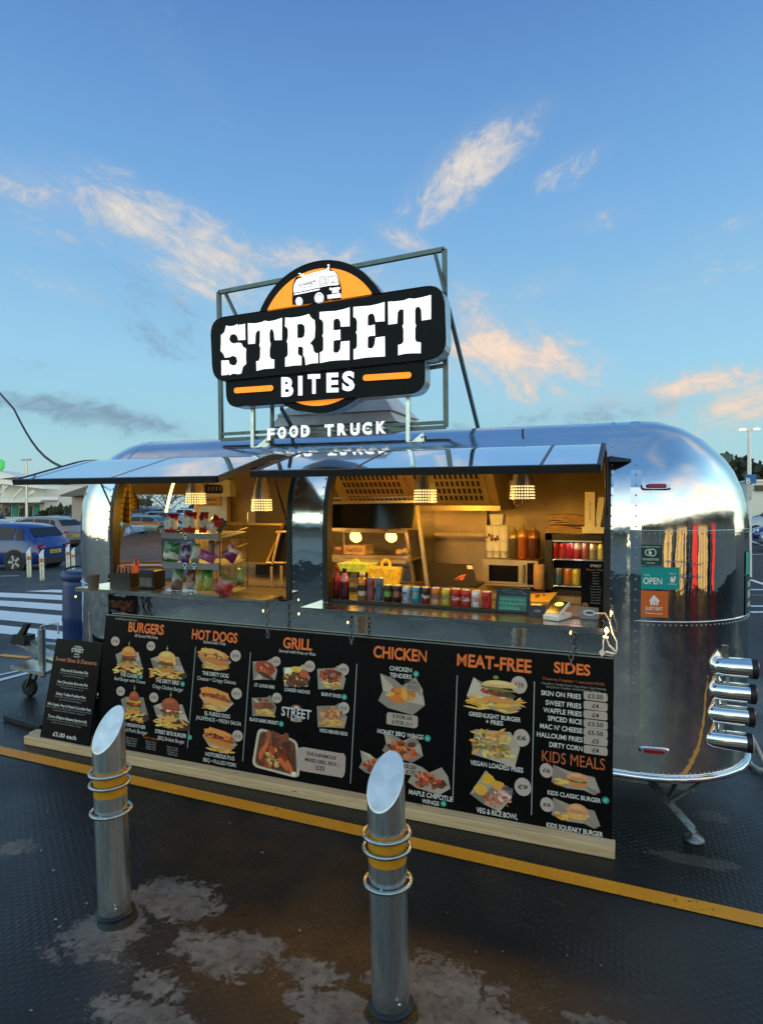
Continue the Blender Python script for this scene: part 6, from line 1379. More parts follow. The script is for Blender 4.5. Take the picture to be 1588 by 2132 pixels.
plight('fridge_light', ((fx0+fx1)/2, Yf+.05, fz1-.07), .35, (.95, .95, 1.), .03, FR)
for i, (px, col, lb) in enumerate(((1154, [(.36, .03, .03)], 'red can at the left on the upper fridge shelf'), (1170, [(.34, .02, .03), (.42, .05, .05)], 'red can second on the upper fridge shelf'), (1184, [(.38, .02, .05)], 'crimson can third on the upper fridge shelf'), (1201, [(.45, .35, .25), (.40, .05, .04)], 'pale red can fourth on the upper fridge shelf'), (1219, [(.30, .10, .07)], 'dull red can fifth on the upper fridge shelf'), (1234, [(.52, .50, .44), (.3, .32, .22)], 'white speckled can on the upper fridge shelf'), (1251, [(.50, .44, .10), (.55, .52, .3)], 'yellow white can at right end of upper fridge shelf'))):
    can(0, 0, .105, .056, col, lb, None, loc=(onY(px, 1160, Yf+.06).x, Yf+.07, zs1+.004))['group'] = 'cans in the fridge'
for px, col, lb in ((1161, [(.16, .18, .20), (.07, .20, .28)], 'grey blue can on the lower fridge shelf'), (1181, [(.46, .15, .03), (.52, .22, .06)], 'orange can on the lower fridge shelf'), (1199, [(.52, .46, .05), (.56, .52, .10)], 'yellow can on the lower fridge shelf')):
    can(0, 0, .110, .058, col, lb, None, loc=(onY(px, 1220, Yf+.06).x, Yf+.07, zs2+.004))['group'] = 'cans in the fridge'
# on top of the fridge
for i in range(9):
    z = fz1+.001+.0125*i+(.012 if i > 3 else 0); w = (.29 if i < 4 else .25)*rnd.uniform(.95, 1.04); m = MB(); x = (onY(1183, 1100, Yf+.1).x); zz = z
    m.grid(lambda u, v: (x+(u-.5)*w+(.012 if i % 2 else -.008), Yf+.04+v*.2, zz+.011+.004*math.sin(9*u+i*2)), 10, 3); m.grid(lambda u, v: (x+(u-.5)*w+(.012 if i % 2 else -.008), Yf+.04+(1-v)*.2, zz+.003*math.sin(7*u+i)), 10, 3)
    m.grid(lambda u, v: (x+(u-.5)*w+(.012 if i % 2 else -.008), Yf+.04, (zz+.003*math.sin(7*u+i))*(1-v)+(zz+.011+.004*math.sin(9*u+i*2))*v), 10, 1)
    tag(m.build('paper_bag', kraft_m), 'flattened brown paper bag in the stack on top of the fridge', 'paper bag', 'stack of brown paper bags')
zb = fz1
FI = thing('document_file', 'upright cream folder with printed spine on top of fridge', 'folder'); m = MB(); a, b = onY(1216, 1108, Yf), onY(1238, 1026, Yf); m.box(((a.x+b.x)/2, Yf+.12, (zb+.03+b.z)/2+.01), (b.x-a.x, .22, b.z-zb-.04)); m.build('cover', paper_m, FI)
mm = MB(); put_text(mm, 'Safer food file', lambda u, v: ((a.x+b.x)/2-v, Yf+.0085, (zb+b.z)/2+.02-u), .12, .012, (.10, .07, .04), B0); mm.build('print', print_m, FI)
FI = thing('document_file', 'pale leaning folder wedged between cream folder and hatch frame', 'folder'); m = MB(); a, b = onY(1240, 1108, Yf), onY(1254, 1030, Yf); m.box(((a.x+b.x)/2, Yf+.12, (zb+.03+b.z)/2), (b.x-a.x, .2, b.z-zb-.06), M=Matrix.Rotation(R(8), 3, 'Y')); m.build('cover', paper_m, FI)
slab('carton_box', 1211, 1097, 1258, 1111, Yf-.01, .22, paper_m, 'flat cream box lying under the upright folders', 'box')
BD = thing('chopping_board', 'yellow wooden board lying on inner worktop behind the till', 'chopping board'); q = [onZ(1105, 1236, 1.105), onZ(1160, 1233, 1.105), onZ(1142, 1254, 1.105), onZ(1095, 1252, 1.105)]; m = MB(); m.prism(q, (0, 0, -.012)); m.build('board', mat('yellow_board', (.62, .40, .08), .5, noise=.15), BD)
m = MB(); m.poly([onZ(x, y, 1.1056) for x, y in ((1112, 1238), (1122, 1237), (1124, 1242), (1116, 1245))], (.25, .05, .01)); m.poly([onZ(x, y, 1.1056) for x, y in ((1126, 1240), (1133, 1236), (1134, 1241))], (.25, .05, .01)); m.build('print', print_m, BD)
for (x0, y0, x1, y1, lb) in ((1098, 1257, 1128, 1268, 'cream leaflet on the worktop just below the chopping board'), (1140, 1262, 1178, 1272, 'cream leaflet on the worktop just left of the sauce menu')):
    m = MB(); m.prism([onZ(x0, y1, 1.110), onZ(x1-8, y1, 1.110), onZ(x1, y0, 1.110), onZ(x0+8, y0, 1.110)], (0, 0, -.004)); tag(m.build('leaflet', paper_m), lb, 'leaflet', 'leaflets on the worktop')
# wall fittings
ES = thing('emergency_stop', 'small beige switch box with a red stop button', 'switch'); m = MB(); c, w, h = pbox(m, 1042, 1001, 1066, 1040, 4.70, .05); m.build('box', white_pl, ES)
m = MB(); p = onY(1056, 1022, 4.70); m.cyl(p, p-Vector((0, .03, 0)), .028, n=16); m.build('button', red_lens, ES)
m = MB(); p = onY(1078, 1046, 4.6); m.tube([p+Vector((-.035, 0, .03)), p+Vector((-.03, 0, -.01)), p+Vector((0, 0, -.03)), p+Vector((.03, 0, -.01)), p+Vector((.035, 0, .03))], .007, 6); tag(m.build('wall_hook', steel_i), 'curved steel hook hanging below the right pendant lamp', 'hook')
EB = thing('fuse_panel', 'beige electric panel with a black switch row and caution label', 'electric panel'); Ye = 4.80
m = MB(); pbox(m, 404, 1034, 472, 1090, Ye, .06); m.build('cabinet', steel_i, EB)
m = MB(); pbox(m, 414, 1000, 478, 1034, Ye-.02, .10); m.build('switch_box', white_pl, EB)
m = MB(); pts = rrect([tuple((onY(x, y, Ye-.025).x, onY(x, y, Ye-.025).z)) for x, y in ((426, 1008), (464, 1010), (464, 1028), (426, 1027))], .03, 4); m.poly([(p[0], Ye-.0225, p[1]) for p in pts]); sw = m.build('switch_row', black_m, EB)
m = MB()
for i in range(4): pbox(m, 433+8*i, 1013, 437+8*i, 1022, Ye-.026, .003)
m.build('toggle', galv_m, sw)
m = MB(); c, w, h = pbox(m, 413, 1034, 459, 1054, Ye-.008, .004, (.62, .34, .06)); put_text(m, 'Caution', lambda u, v: (c.x+.012+u, Ye-.0095, c.z+.018+v), w*.55, h*.30, (.05, .03, .02), B1); put_text(m, 'Hot surface', lambda u, v: (c.x+.012+u, Ye-.0095, c.z-.022+v), w*.6, h*.2, (.05, .03, .02), B1)
m.poly([(c.x-.066+x, Ye-.0095, c.z+y) for x, y in ((-.028, -.025), (.028, -.025), (0, .03))], (.05, .03, .02)); m.build('caution_label', print_m, EB)
TW = thing('tea_towel', 'checked yellow tea towel hanging beside the end window', 'towel'); 
m = MB(); tp = onY(268, 1012, 3.90); 
def towel(u, v):
    w = .03+.12*min(1, v*1.6); s_ = (u-.5); return tp + Vector((s_*w+.022*math.sin(u*14)*v-.03*v*(1-u), -.02*math.cos(u*11)*v+.03*s_, -.30*v*(1-.18*abs(s_)-.30*(u > .75))))
m.grid(towel, 22, 26, lambda u, v: (.10, .08, .05) if (int(u*22) % 4 == 0) or (int(v*26) % 4 == 0) else (.44, .30, .09)); m.build('cloth', matt_m, TW)
m = MB(); m.cyl(tp+Vector((0, 0, .02)), tp+Vector((0, .02, -.01)), .008, n=6); m.build('peg', steel_i, TW)
# glass topped counter unit in the left hatch
GC = thing('glass_counter', 'sloping glass counter lid with brass coloured frame under end window', 'glass counter')
q0, q1, q2, q3 = onY(262, 1090, 4.02), onY(337, 1090, 4.02), onY(345, 1171, 3.78), onY(231, 1171, 3.78)
m = MB(); brass = mat('brass_frame', (.55, .36, .10), .35, .9, noise=.15)
for a, b in ((q0, q1), (q3, q0), (q2, q3)): bar(m, a, b, .026, .018)
m.build('frame', brass, GC); m = MB(); m.poly([q0, q1, q2, q3]); m.build('glass', clear_m, GC)
m = MB(); m.prism([q3+Vector((0, .03, -.03)), q2+Vector((0, .03, -.03)), q2+Vector((0, .28, -.03)), q3+Vector((0, .28, -.03))], (0, 0, -.02)); m.build('worktop', steel_i, GC)
GD = thing('display_door', 'dark glass cabinet door with brass edges right of the snack rack', 'cabinet'); q0, q1, q2, q3 = onY(462, 1090, 4.35), onY(590, 1092, 4.35), onY(556, 1173, 4.15), onY(462, 1171, 4.15)
m = MB(); 
for a, b in ((q0, q1), (q1, q2), (q2, q3)): bar(m, a, b, .022, .016)
m.build('frame', brass, GD); m = MB(); m.prism([q0, q1, q2, q3], (0, .02, 0)); m.build('pane', mat('smoked_glass', (.06, .045, .03), .15), GD)
TC = thing('tall_cabinet', 'tall dark steel cabinet beside the mirror pillar', 'cabinet'); m = MB(); m.box((-2.42, 4.70, 1.24), (.90, .44, 1.56)); m.build('carcass', cab_m, TC); m = MB(); m.box((-2.64, 4.473, 1.30), (.42, .012, 1.3)); m.box((-2.20, 4.473, 1.30), (.42, .012, 1.3)); m.build('door', cab_m, TC)
m = MB()
for x in (-2.46, -2.38): m.cyl((x, 4.455, 1.35), (x, 4.455, 1.60), .008, n=8)
m.build('door_handle', steel_i, TC)
m = MB(); a, b = onY(562, 1130, 3.9), onY(606, 1122, 3.9)
PL = thing('pipe_stand', 'brass coloured gas pipes rising in the corner by the pillar', 'pipes'); m = MB()
for p_, q_ in (((567, 1175, 3.9), (582, 1110, 3.9)), ((556, 1172, 3.95), (606, 1172, 3.95)), ((575, 1108, 3.95), (606, 1106, 3.95)), ((565, 1180, 3.85), (566, 1225, 3.85)), ((586, 1178, 3.9), (586, 1220, 3.9))): m.cyl(onY(*p_), onY(*q_), .010, n=8)
m.build('pipe', steel_i, PL)
# ================================================================== BACKGROUND
def car(loc, yaw, col, label, L=3.67, Wd=1.50, H=1.34, kind='suv', plate='', far=False, sc_=1.):
    t = thing('parked_car', label, 'car', local=True, group='cars in the car park'); t.location = loc; t.rotation_euler = (0, 0, yaw); t.scale = (sc_,)*3
    h = Wd/2
    #      x     zb   zsh   zr    wl   wr
    ST = [(0.0, .36, .62, .66, .86, .80), (.012, .26, .76, .80, .94, .84), (.05, .22, .83, .98, .97, .78), (.115, .20, .86, 1.24, 1., .74), (.19, .20, .86, 1.31, 1., .74), (.34, .20, .85, 1.34, 1., .75), (.52, .20, .83, 1.33, 1., .74), (.62, .20, .82, 1.25, 1., .73), (.70, .20, .80, 1.02, 1., .76), (.755, .20, .79, .88, 1., .80), (.87, .21, .74, .80, .98, .80), (.96, .24, .64, .68, .92, .74), (.99, .30, .52, .55, .84, .7), (1., .36, .46, .48, .78, .68)]
    if kind == 'saloon': ST = [(x, zb, zs*.94, (zr if zr < .9 else .9+(zr-.9)*.78)*.96, a, b) for x, zb, zs, zr, a, b in ST]
    kz = H/1.34
    def sec(i):
        x, zb, zs, zr, wl, wr = ST[i]; X = x*L; zb, zs, zr = zb*kz, zs*kz, zr*kz
        half = [(wl*h*.90, zb), (wl*h*.99, zb+.10), (wl*h, (zb+zs)*.52), (wl*h*.965, zs), (wr*h, max(zs+.005, zr-.045)), (wr*h*.86, zr), (0, zr+.015)]
        return [(X, -y, z) for y, z in half]+[(X, y, z) for y, z in half[-2::-1]]
    m = MB(); m.smooth = True; rs = [[m.vert(p) for p in sec(i)] for i in range(len(ST))]; n = len(rs[0])
    for a, b in zip(rs, rs[1:]):
        for k in range(n-1): m.face((a[k], a[k+1], b[k+1], b[k]), col)
        m.face((a[0], b[0], b[-1], a[-1]), (.02, .02, .02))
    m.face(rs[0], col, False); m.face(rs[-1][::-1], col, False); m.build('body', carp_m, t)
    def pt(x, side, v, o=.007):
        """point on the cabin side: x 0..1 along the car, v 0..1 from the shoulder to the roof edge"""
        for i in range(len(ST)-1):
            if ST[i][0] <= x <= ST[i+1][0]: break
        f_ = (x-ST[i][0])/(ST[i+1][0]-ST[i][0]); A, B = sec(i), sec(i+1); j0, j1 = (3, 4)
        a0, a1 = Vector(A[j0]).lerp(Vector(B[j0]), f_), Vector(A[j1]).lerp(Vector(B[j1]), f_); p = a0.lerp(a1, v); p.y = -abs(p.y)-o
        return p if side < 0 else Vector((p.x, -p.y, p.z))
    def win(side, x0, x1, x2, x3):
        mm = MB(); N = 6
        for i in range(N):
            a0, a1 = x0+(x1-x0)*i/N, x0+(x1-x0)*(i+1)/N; b0, b1 = x3+(x2-x3)*i/N, x3+(x2-x3)*(i+1)/N; mm.poly([pt(a0, side, .06), pt(a1, side, .06), pt(b1, side, .90), pt(b0, side, .90)])
        return mm.build('window', glass_m, t)
    for s_ in (-1, 1):
        win(s_, .20, .40, .40, .21); win(s_, .415, .705, .625, .415)
        if kind == 'suv': win(s_, .10, .185, .195, .145)
    def endwin(i0, i1, v0, v1, name):
        A, B = sec(i0), sec(i1); mm = MB(); a = Vector(A[4]).lerp(Vector(B[4]), v0); b = Vector(A[4]).lerp(Vector(B[4]), v1); c = Vector(A[5]).lerp(Vector(B[5]), v0); d = Vector(A[5]).lerp(Vector(B[5]), v1)
        dx = -.012 if i0 < 5 else .012
        lo_, hi_ = Vector((a.x+dx, a.y*.96, c.z+.012)), Vector((b.x+dx, b.y*.94, d.z+.004)); mm.poly([lo_, Vector((lo_.x, -lo_.y, lo_.z)), Vector((hi_.x, -hi_.y, hi_.z)), hi_]); mm.build(name, glass_m, t)
    endwin(2, 3, -.05, .90, 'rear_window'); endwin(9, 7, .1, .96, 'windscreen')
    for wx in (.185, .81):
        for s_ in (-1, 1):
            mm = MB(); mm.cyl((wx*L, s_*h*.90, .30), (wx*L, s_*(h*1.0+.002), .30), .335, n=24); wa = mm.build('wheel_arch', black_m, t)
            mm = MB(); mm.lathe([(.17, h*.84), (.27, h*.86), (.285, h*.90), (.285, h*1.005), (.25, h*1.02), (.19, h*1.0)], (0, 0, 0), 24, axis='y'); w_ = mm.build('wheel', tyre_m, t); w_.location = (wx*L, 0, .285); w_.scale = (1, s_, 1)
            mm = MB(); mm.cyl((0, h*.96, 0), (0, h*1.010, 0), .19, n=20, col=(.03, .03, .03))
            for k in range(5):
                a = 2*math.pi*k/5; c, s2 = math.cos(a), math.sin(a)
                mm.poly([(c*.04-s2*.03, h*1.016, s2*.04+c*.03), (c*.19-s2*.035, h*1.016, s2*.19+c*.035), (c*.19+s2*.035, h*1.016, s2*.19-c*.035), (c*.04+s2*.03, h*1.016, s2*.04-c*.03)], (.40, .40, .41))
            mm.build('rim', matt_m, w_)
    for s_ in (-1, 1):
        mm = MB(); mm.prism([(-.012, s_*h*.50, .74*kz), (.015, s_*h*.90, .76*kz), (.03, s_*h*.92, .66*kz), (-.012, s_*h*.55, .68*kz)], (.04, 0, 0)); mm.build('tail_lamp', red_lens, t)
        mm = MB(); mm.prism([(L*.985, s_*h*.45, .60*kz), (L*.955, s_*h*.88, .64*kz), (L*.955, s_*h*.90, .56*kz), (L*.985, s_*h*.48, .54*kz)], (.03, 0, 0)); mm.build('headlamp', chrome_m, t)
        mm = MB(); mm.bevbox((L*.68, s_*(h*1.08), .86*kz), (.11, .14, .09), .02, col); mm.build('wing_mirror', carp_m, t)
    mm = MB(); mm.prism([(-.018, -.22, .50*kz), (-.018, .22, .50*kz), (-.018, .22, .60*kz), (-.018, -.22, .60*kz)], (.01, 0, 0), col=(.62, .48, .04))
    if plate: put_text(mm, plate, lambda u, v: (-.0215, -u, .55*kz+v), .38, .065, (.02, .02, .02), B1)
    mm.build('number_plate', print_m, t)
    mm = MB(); mm.box((.02, 0, .30*kz), (.08, Wd*.82, .16), (.02, .02, .022)); mm.box((L*.985, 0, .32*kz), (.06, Wd*.7, .16), (.02, .02, .022)); mm.build('bumper_trim', matt_m, t)
    return t
YC = R(194)
def car_px(px, py, yaw, col, label, hpx=None, along=0., **k):
    """rear bumper centre stands at the photo point; hpx = pixel height sets the distance"""
    p = gpx(px, py)
    if hpx:
        d = 1.34*FPX/hpx; dirn = ray(px, py); p = Vector((0, 0, HC))+dirn*(d/FPX)
    return car(p, yaw, col, label, **k)
BLUE, SILV, WHI, REDC, BLK, GRYC = (.007, .030, .19), (.30, .31, .32), (.55, .56, .57), (.16, .015, .03), (.012, .012, .014), (.10, .105, .11)
car_px(116, 1187, R(190), BLUE, 'blue crossover car parked nearest at the left edge', 98, plate='HU67 JRV')
car_px(158, 1142, R(190), (.20, .19, .19), 'grey silver crossover with yellow plate behind the blue car', 66, plate='MX19 TKO')
car_px(72, 1135, R(190), (.42, .46, .48), 'pale silver estate car right behind the blue car roof', 60, kind='saloon')
car_px(150, 1106, R(188), (.10, .012, .035), 'dark red car with dark windows behind the silver cars', 36, kind='saloon')
car_px(174, 1112, R(188), (.12, .02, .05), 'maroon car half hidden by the end of the trailer', 38, kind='saloon')
car_px(128, 1082, R(100), WHI, 'white car with lit headlamps driving in the far lane', 26, kind='saloon')
car_px(5, 1098, R(190), BLK, 'black car at the left edge beside the white fence', 30, kind='saloon')
car_px(165, 1092, R(188), (.02, .06, .05), 'dark green car far behind the maroon car', 28, kind='saloon')
for i, (px, py, c_, lb, hp) in enumerate(((262, 1112, (.10, .20, .24), 'teal grey car lowest in the end window view', 44), (268, 1085, WHI, 'white hatchback seen through the end window at left', 34), (296, 1081, (.40, .44, .48), 'pale grey car seen through the end window', 30), (322, 1080, WHI, 'white car seen through the middle of end window', 30), (300, 1100, (.16, .18, .22), 'dark grey car lower in the end window view', 40), (340, 1090, (.02, .05, .13), 'navy car at the right side of the end window view', 36), (360, 1086, WHI, 'white car at far right of the end window view', 30))):
    car_px(px, py, R(190 if i % 2 else 10), c_, lb, hp, kind='saloon')
# right hand side
def rcar(px, Y, yaw, col, lb, **k):
    p = onY(px, 1100, Y); q = Vector((p.x+3.67*math.cos(R(yaw-180)), p.y+3.67*math.sin(R(yaw-180)), 0)); q.z = gh(q.x, q.y); return car(q, R(yaw), col, lb, **k)
rcar(1564, 29, 176, (.012, .03, .20), 'blue car parked at the right edge beyond the trailer', kind='saloon')
rcar(1535, 35, 178, (.40, .45, .50), 'silver car with sloping windscreen behind the blue one at right', H=1.5)
rcar(1556, 44, 178, BLK, 'black car behind the silver car at right', H=1.55)
rcar(1583, 25, 176, WHI, 'white car just cut off by the right edge', kind='saloon')
# lamp posts and signs
def lamp(px, ybase, ytop, Y, label, lit):
    t = thing('lamp_post', label, 'lamp post'); a, b = onY(px+2, ybase, Y), onY(px, ytop, Y); a.z = gh(a.x, a.y)
    a.x = b.x + (a.x-b.x)*.6; m = MB(); m.tube([a, a.lerp(b, .5), b], [.075*Y/20, .06*Y/20, .045*Y/20], 10); m.build('post', galv_m if not lit else white_pl, t)
    k = Y/20*.22; m = MB(); bar(m, b+Vector((-k, 0, .02)), b+Vector((k, 0, .02)), .05*Y/20, .05*Y/20); m.build('cross_arm', galv_m, t)
    for s_ in (-1, 1): m = MB(); m.bevbox(b+Vector((s_*k*.75, 0, .03)), (k*.75, .2*Y/20, .06*Y/20), .03); m.build('lamp_head', lamp_lit if lit else galv_m, t)
    return t
lamp(1559, 1100, 897, 16, 'tall lamp post with glowing double head on the right', True)
lamp(55, 1110, 958, 26, 'tall unlit lamp post with a double arm on the left', False)
BS = thing('bay_sign', 'blue car park zone sign with white letter B on the lamp post', 'sign'); Yb = 15.8
m = MB(); c, w, h = pbox(m, 1550, 988, 1573.5, 1007, Yb, .03); m.build('panel', blue_sign, BS); mm = MB(); q = onY(1557, 1001, Yb); put_text(mm, 'B', lambda u, v: (q.x+u, Yb-.004, q.z+v), .085, .12, WHT, B1); mm.build('print', print_m, BS)
m = MB(); pbox(m, 1558, 1007, 1564, 1040, Yb+.05, .04); m.build('bracket', galv_m, BS)
# a white unit building at far right, and stores at far left
SH = thing('delivery_unit', 'white flat roofed unit with a louvred vent behind parked cars at right', 'building'); Yv = 48
m = MB(); a, b = onY(1562, 1062, Yv), onY(1800, 1000, Yv); m.box(((a.x+b.x)/2, Yv+3, (b.z-.8)/2), (b.x-a.x, 6, b.z+.8)); m.build('wall', white_wall, SH)
m = MB(); m.box(((a.x+b.x)/2, Yv+3, b.z+.05), (b.x-a.x+.3, 6.3, .12)); m.build('roof', white_pl, SH)
m = MB(); c, w, h = pbox(m, 1570, 1010, 1600, 1022, Yv-.15, .1); 
for i in range(5): m.box((c.x, Yv-.2, c.z-h/2+h*(i+.5)/5), (w, .03, h*.08))
m.build('louvre', grey_roof, SH)
def tree(loc, H, cr, label, n=900, seed=1, bare=False, sz=.16):
    t = thing('tree', label, 'tree', local=True, group='trees round the car park'); t.location = loc; rg = random.Random(seed); m = MB(); th = H*.45; m.tube([(0, 0, 0), (.05*H*.3, 0, th*.5), (0, .03*H, th), (.02*H, .02*H, H*.8)], [H*.022, H*.018, H*.014, H*.004], 8); limbs = []
    for i in range(9):
        a = rg.uniform(0, 6.283); z = th*rg.uniform(.6, 1.25); e = Vector((math.cos(a)*cr*rg.uniform(.5, .95), math.sin(a)*cr*rg.uniform(.5, .95), z+H*rg.uniform(.12, .42))); s0 = Vector((0, .02*H, z)); md = s0.lerp(e, .5)+Vector((0, 0, .05*H)); m.tube([s0, md, e], [H*.009, H*.006, H*.002], 5); limbs.append((s0, md, e))
        for j in range(4):
            q = md.lerp(e, rg.random()); m.tube([q, q+Vector((rg.uniform(-1, 1), rg.uniform(-1, 1), rg.uniform(.2, 1)))*cr*.32], [H*.003, H*.001], 4)
    m.build('trunk', bark_m, t)
    m = MB(); cl = [(e.lerp(md, rg.uniform(0, .6))+Vector((rg.uniform(-1, 1), rg.uniform(-1, 1), rg.uniform(-.5, 1)))*cr*.2, cr*rg.uniform(.22, .42)) for (s0, md, e) in limbs for _ in range(3)]
    for i in range(n):
        c, r0 = rg.choice(cl); d = Vector((rg.gauss(0, 1), rg.gauss(0, 1), rg.gauss(0, .8))).normalized()*r0*rg.random()**.4; p = c+d; u = Vector((rg.gauss(0, 1), rg.gauss(0, 1), rg.gauss(0, 1))).normalized(); w = u.cross(Vector((rg.gauss(0, 1), rg.gauss(0, 1), rg.gauss(0, 1)))).normalized(); k = sz*rg.uniform(.6, 1.3)*(.4 if bare else 1)
        m.poly([p-u*k*.5, p+w*k*.35, p+u*k*.5, p-w*k*.35])
    m.build('crown', leaf_m, t); return t
def at(px, Y): p = onY(px, 1060, Y); return Vector((p.x, p.y, gh(p.x, p.y)-.1))
tree(at(1530, 58), 4.7, 2.0, 'thin crowned tree above the dome at the right', 700, 3, True, .3)
for i, (px, Y, H, lb) in enumerate(((262, 40, 5.2, 'dark bare tree through the left of the end window'), (305, 44, 5.6, 'dark tree through the middle of the end window'), (345, 40, 5.2, 'dark tree through the right of the end window'))): tree(at(px, Y), H, 2.6, lb, 900, 11+i, True, .3)
# far woodland: reads as one dark mass on the horizon
m = MB(); rg = random.Random(5)
for i in range(17000):
    a = rg.uniform(R(4), R(17)) if i % 2 else rg.uniform(R(-64), R(40)); r_ = rg.uniform(62, 82); x, y = r_*math.sin(a), r_*math.cos(a); top = 4.3+1.3*math.sin(a*9)+.8*math.sin(a*23+1)+.5*math.sin(a*57)+(1.0 if a > R(4) else -.8); z = gh(x, y)-.3+top*rg.random()**.55; k = rg.uniform(.12, .36)*(1 if i % 2 else 1.7); u = Vector((rg.gauss(0, 1), rg.gauss(0, 1), rg.gauss(0, 1))).normalized(); w = u.cross(Vector((rg.gauss(0, 1), rg.gauss(0, 1), rg.gauss(0, 1)))).normalized(); p = Vector((x, y, z))
    m.poly([p-u*k, p+w*k*.7, p+u*k, p-w*k*.7])
tag(m.build('woodland', leaf_m), 'dark belt of far trees along the horizon', 'woodland', None, 'stuff')
# left: supermarket with white canopy
def quadY(mm, pts, Y, th=.05): mm.prism([onY(x, y, Y) for x, y in pts], (0, th, 0))
YS = 48.
ST_ = thing('supermarket', 'white supermarket front with sloping canopies and a green lit sign', 'building')
m = MB(); quadY(m, [(-120, 1000), (92, 1010), (92, 1085), (-120, 1085)], YS, 6.); m.build('wall', white_wall, ST_)
m = MB(); quadY(m, [(-120, 970), (0, 982), (35, 992), (0, 997), (-120, 997)], YS-1.5, 2.4); quadY(m, [(-120, 999), (8, 998), (92, 1012), (92, 1018), (8, 1008), (-120, 1010)], YS-1.8, 2.0); quadY(m, [(40, 1040), (84, 1034), (88, 1041), (84, 1046), (-120, 1047), (-120, 1041)], YS-2., 2.); m.build('canopy', white_pl, ST_)
m = MB()
for x0, y0, x1, y1 in ((-10, 1040, 16, 1012), (26, 1040, 46, 1018), (48, 1040, 70, 1022), (8, 1040, 8, 1010), (54, 1036, 72, 1024)): bar(m, onY(x0, y0, YS-1.9), onY(x1, y1, YS-1.9), .16, .16)
m.build('strut', white_pl, ST_)
for i in range(13):
    x = -110+15*i; m = MB(); quadY(m, [(x, 1050), (x+12, 1050), (x+12, 1078), (x, 1078)], YS-.10, .06); m.build('window', shop_glass if i % 3 else teal_p, ST_)
m = MB(); quadY(m, [(-60, 956), (0, 956), (6, 962), (6, 972), (0, 980), (-60, 980)], YS-1.7, .3); m.build('shop_sign', green_lit, ST_)
FN = thing('white_fence', 'white paling fence in front of the supermarket', 'fence'); m = MB(); 
for i in range(44): x = -120+i*4.6; quadY(m, [(x, 1076), (x+2.4, 1076), (x+2.4, 1096), (x, 1096)], 45., .08)
m.build('palings', white_pl, FN); m = MB(); quadY(m, [(-120, 1080), (84, 1080), (84, 1082), (-120, 1082)], 45.1, .08); m.build('rail', white_pl, FN)
YB2 = 60.
B2 = thing('retail_box', 'beige retail shed with brown brick entrance beside the supermarket', 'building'); m = MB(); quadY(m, [(86, 1010), (126, 1008), (126, 1075), (86, 1075)], YB2, 8.); m.build('wall', beige_wall, B2)
m = MB(); quadY(m, [(80, 1054), (124, 1052), (124, 1078), (80, 1078)], YB2-.5, .5); m.build('brick_front', mat('brown_brick', (.22, .13, .07), .8, noise=.25, nscale=3), B2)
for i in range(4): m = MB(); quadY(m, [(86+9*i, 1058), (92+9*i, 1058), (92+9*i, 1072), (86+9*i, 1072)], YB2-.56, .05); m.build('window', warm_win, B2)
RT = thing('red_totem', 'tall red sign totem between the far stores', 'sign'); m = MB(); quadY(m, [(125, 1008), (133, 1008), (133, 1052), (125, 1052)], 56., .8); m.build('panel', mat('red_paint', (.40, .03, .03), .5, noise=.1), RT); m = MB(); quadY(m, [(128, 1022), (132, 1022), (132, 1034), (128, 1034)], 55.95, .05); m.build('print', white_pl, RT)
B3 = thing('far_store', 'white far store with square windows behind the grey canopy', 'building'); m = MB(); quadY(m, [(133, 1008), (215, 1006), (215, 1078), (133, 1078)], 66., 8.); m.build('wall', white_wall, B3)
for i in range(4): m = MB(); quadY(m, [(138+9*i, 1028), (144+9*i, 1028), (144+9*i, 1040), (138+9*i, 1040)], 65.8, .1); m.build('window', shop_glass, B3)
for i in range(4): m = MB(); quadY(m, [(137+9*i, 1050), (143+9*i, 1050), (143+9*i, 1064), (137+9*i, 1064)], 65.8, .1); m.build('window', shop_glass, B3)
GCN = thing('kiosk_canopy', 'dark grey sloping kiosk roof just left of the trailer', 'kiosk'); m = MB(); a, b, c, d = onY(124, 1031, 30), onY(186, 1010, 30), onY(200, 1030, 30), onY(126, 1034, 30); m.prism([a, b, c, d], (0, 4., 0)); m.build('roof', grey_roof, GCN)
m = MB(); quadY(m, [(150, 1034), (196, 1031), (196, 1085), (150, 1085)], 31., 2.); m.build('wall', mat('red_white_panel', (.34, .30, .28), .6, noise=.2), GCN)
# store opposite, seen only as a reflection in the polished shell
OP = thing('opposite_store', 'store front opposite with lit windows and red panel mirrored in the trailer', 'building', local=True); OP.location = (8.3, -2.6, -.05); OP.rotation_euler = (0, 0, R(66)); OP.scale = (.92, 1., .95)
m = MB(); m.box((-2, -3, 1.8), (34, 6, 3.7)); m.build('wall', beige_wall, OP)
m = MB(); m.box((-2, .55, 3.25), (34.4, 1.3, .5)); m.box((-2, .1, 3.6), (34.4, .3, .3)); m.build('canopy', grey_roof, OP)
for i, x in enumerate((-5.4, -4.3, -3.2, -2.1, -1., .1, 2.6, 3.7, 4.8)):
    m = MB(); m.box((x, .03, 1.25), (.95, .06, 2.4)); m.build('shop_window', warm_win if i % 3 != 2 else shop_glass, OP)
for x, w in ((1.35, .85), (5.7, .5)): m = MB(); m.box((x, .05, 1.3), (w, .1, 2.4)); m.build('red_panel', red_lit, OP)
for i in range(12): m = MB(); m.cyl((-6.2+i*1.1, .9, 0), (-6.2+i*1.1, .9, 3.0), .06, n=10); m.build('column', galv_m, OP)
m = MB(); 
for z in (.55, .95): m.cyl((-6, 1.8, z), (3, 1.8, z), .025, n=8)
for i in range(10): m.cyl((-6+i, 1.8, 0), (-6+i, 1.8, .95), .025, n=8)
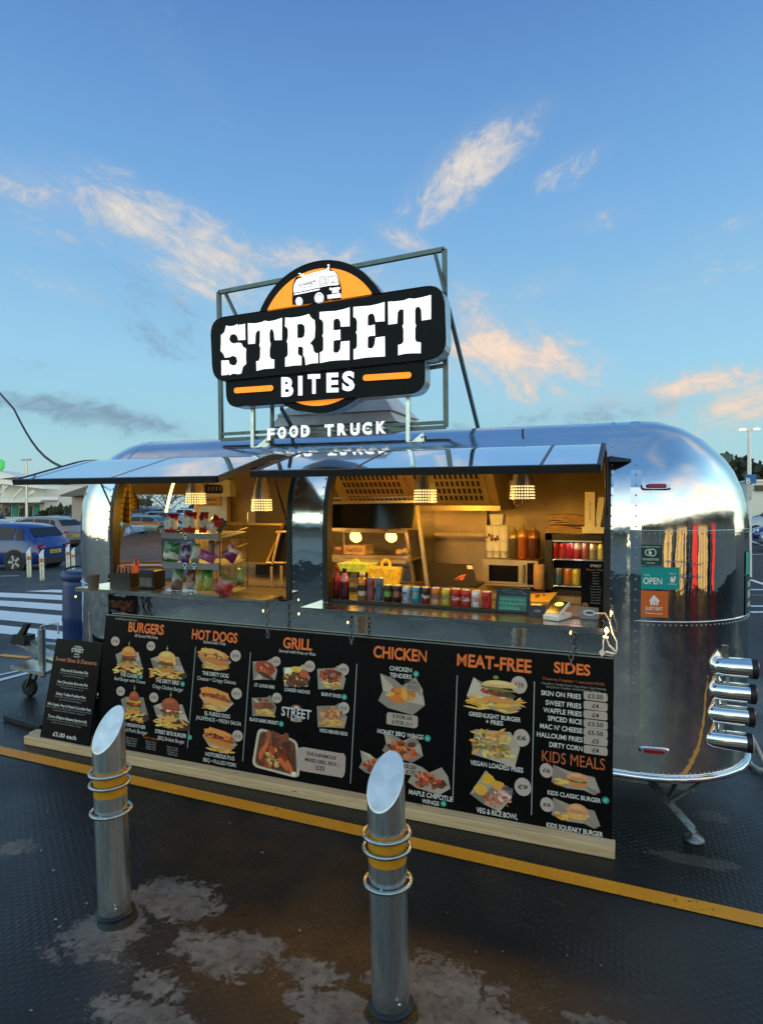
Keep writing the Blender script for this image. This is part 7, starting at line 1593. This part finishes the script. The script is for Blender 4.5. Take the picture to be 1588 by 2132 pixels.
tag(m.build('handrail', galv_m), 'steel handrail in front of the opposite store', 'handrail'); bpy.data.objects['handrail'].location = OP.location; bpy.data.objects['handrail'].rotation_euler = OP.rotation_euler
O2 = thing('opposite_store', 'low store behind the viewer with teal shop panels mirrored in the trailer', 'building', local=True); O2.scale = (1, 1, .72); O2.location = (-6.5, -8., -.05); O2.rotation_euler = (0, 0, R(180))
m = MB(); m.box((0, 3, 1.7), (14, 6, 3.4)); m.build('wall', white_wall, O2); m = MB(); m.box((0, -.5, 2.9), (14.3, 1.2, .35)); m.build('canopy', white_pl, O2)
for i in range(9): m = MB(); m.box((-5.6+1.4*i, -.03, 1.35), (1.15, .06, 1.1)); m.build('shop_window', (teal_p, shop_glass, white_pl)[i % 3], O2)
PS = thing('pavement_sign', 'black pavement sign with white and orange words mirrored under the left counter', 'sign', local=True); PS.location = (-4.66, 1.80, 0); PS.rotation_euler = (0, 0, R(8))
m = MB(); bar(m, (-.30, .10, 0), (-.30, 0, 1.0), .03, .02); bar(m, (.30, .10, 0), (.30, 0, 1.0), .03, .02); bar(m, (-.30, -.20, 0), (-.30, -.03, 1.0), .03, .02); bar(m, (.30, -.20, 0), (.30, -.03, 1.0), .03, .02); m.build('frame', black_m, PS)
q_ = lambda u, v, l=0.: Vector((-u, .10-.10*v+l, v))
m = MB(); m.prism([q_(-.28, .12), q_(.28, .12), q_(.28, .98), q_(-.28, .98)], (0, -.012, 0)); m.build('panel', blackp_m, PS)
m = MB(); put_text(m, "FEELIN'", lambda u, v: q_(u, .80+v, .002), .36, .09, WHT, B1); put_text(m, 'HUNGRY?', lambda u, v: q_(u, .66+v, .002), .40, .085, (.62, .14, .035), B1)
m.poly([q_(.10*math.cos(R(180+i*12)), .74+.02*math.sin(R(i*12)), .0015) for i in range(0)] or [q_(-.2, .585, .002), q_(.2, .585, .002), q_(.2, .578, .002), q_(-.2, .578, .002)], WHT); m.build('print', print_m, PS)

# ================================================================== to metres
from mathutils import Matrix as _M
for me in bpy.data.meshes: me.transform(_M.Scale(S, 4))
for o in bpy.data.objects:
    o.location = Vector(o.location)*S
    if o.get('_w'): del o['_w']
for l in bpy.data.lights:
    if l.type == 'POINT': l.energy *= S*S; l.shadow_soft_size *= S
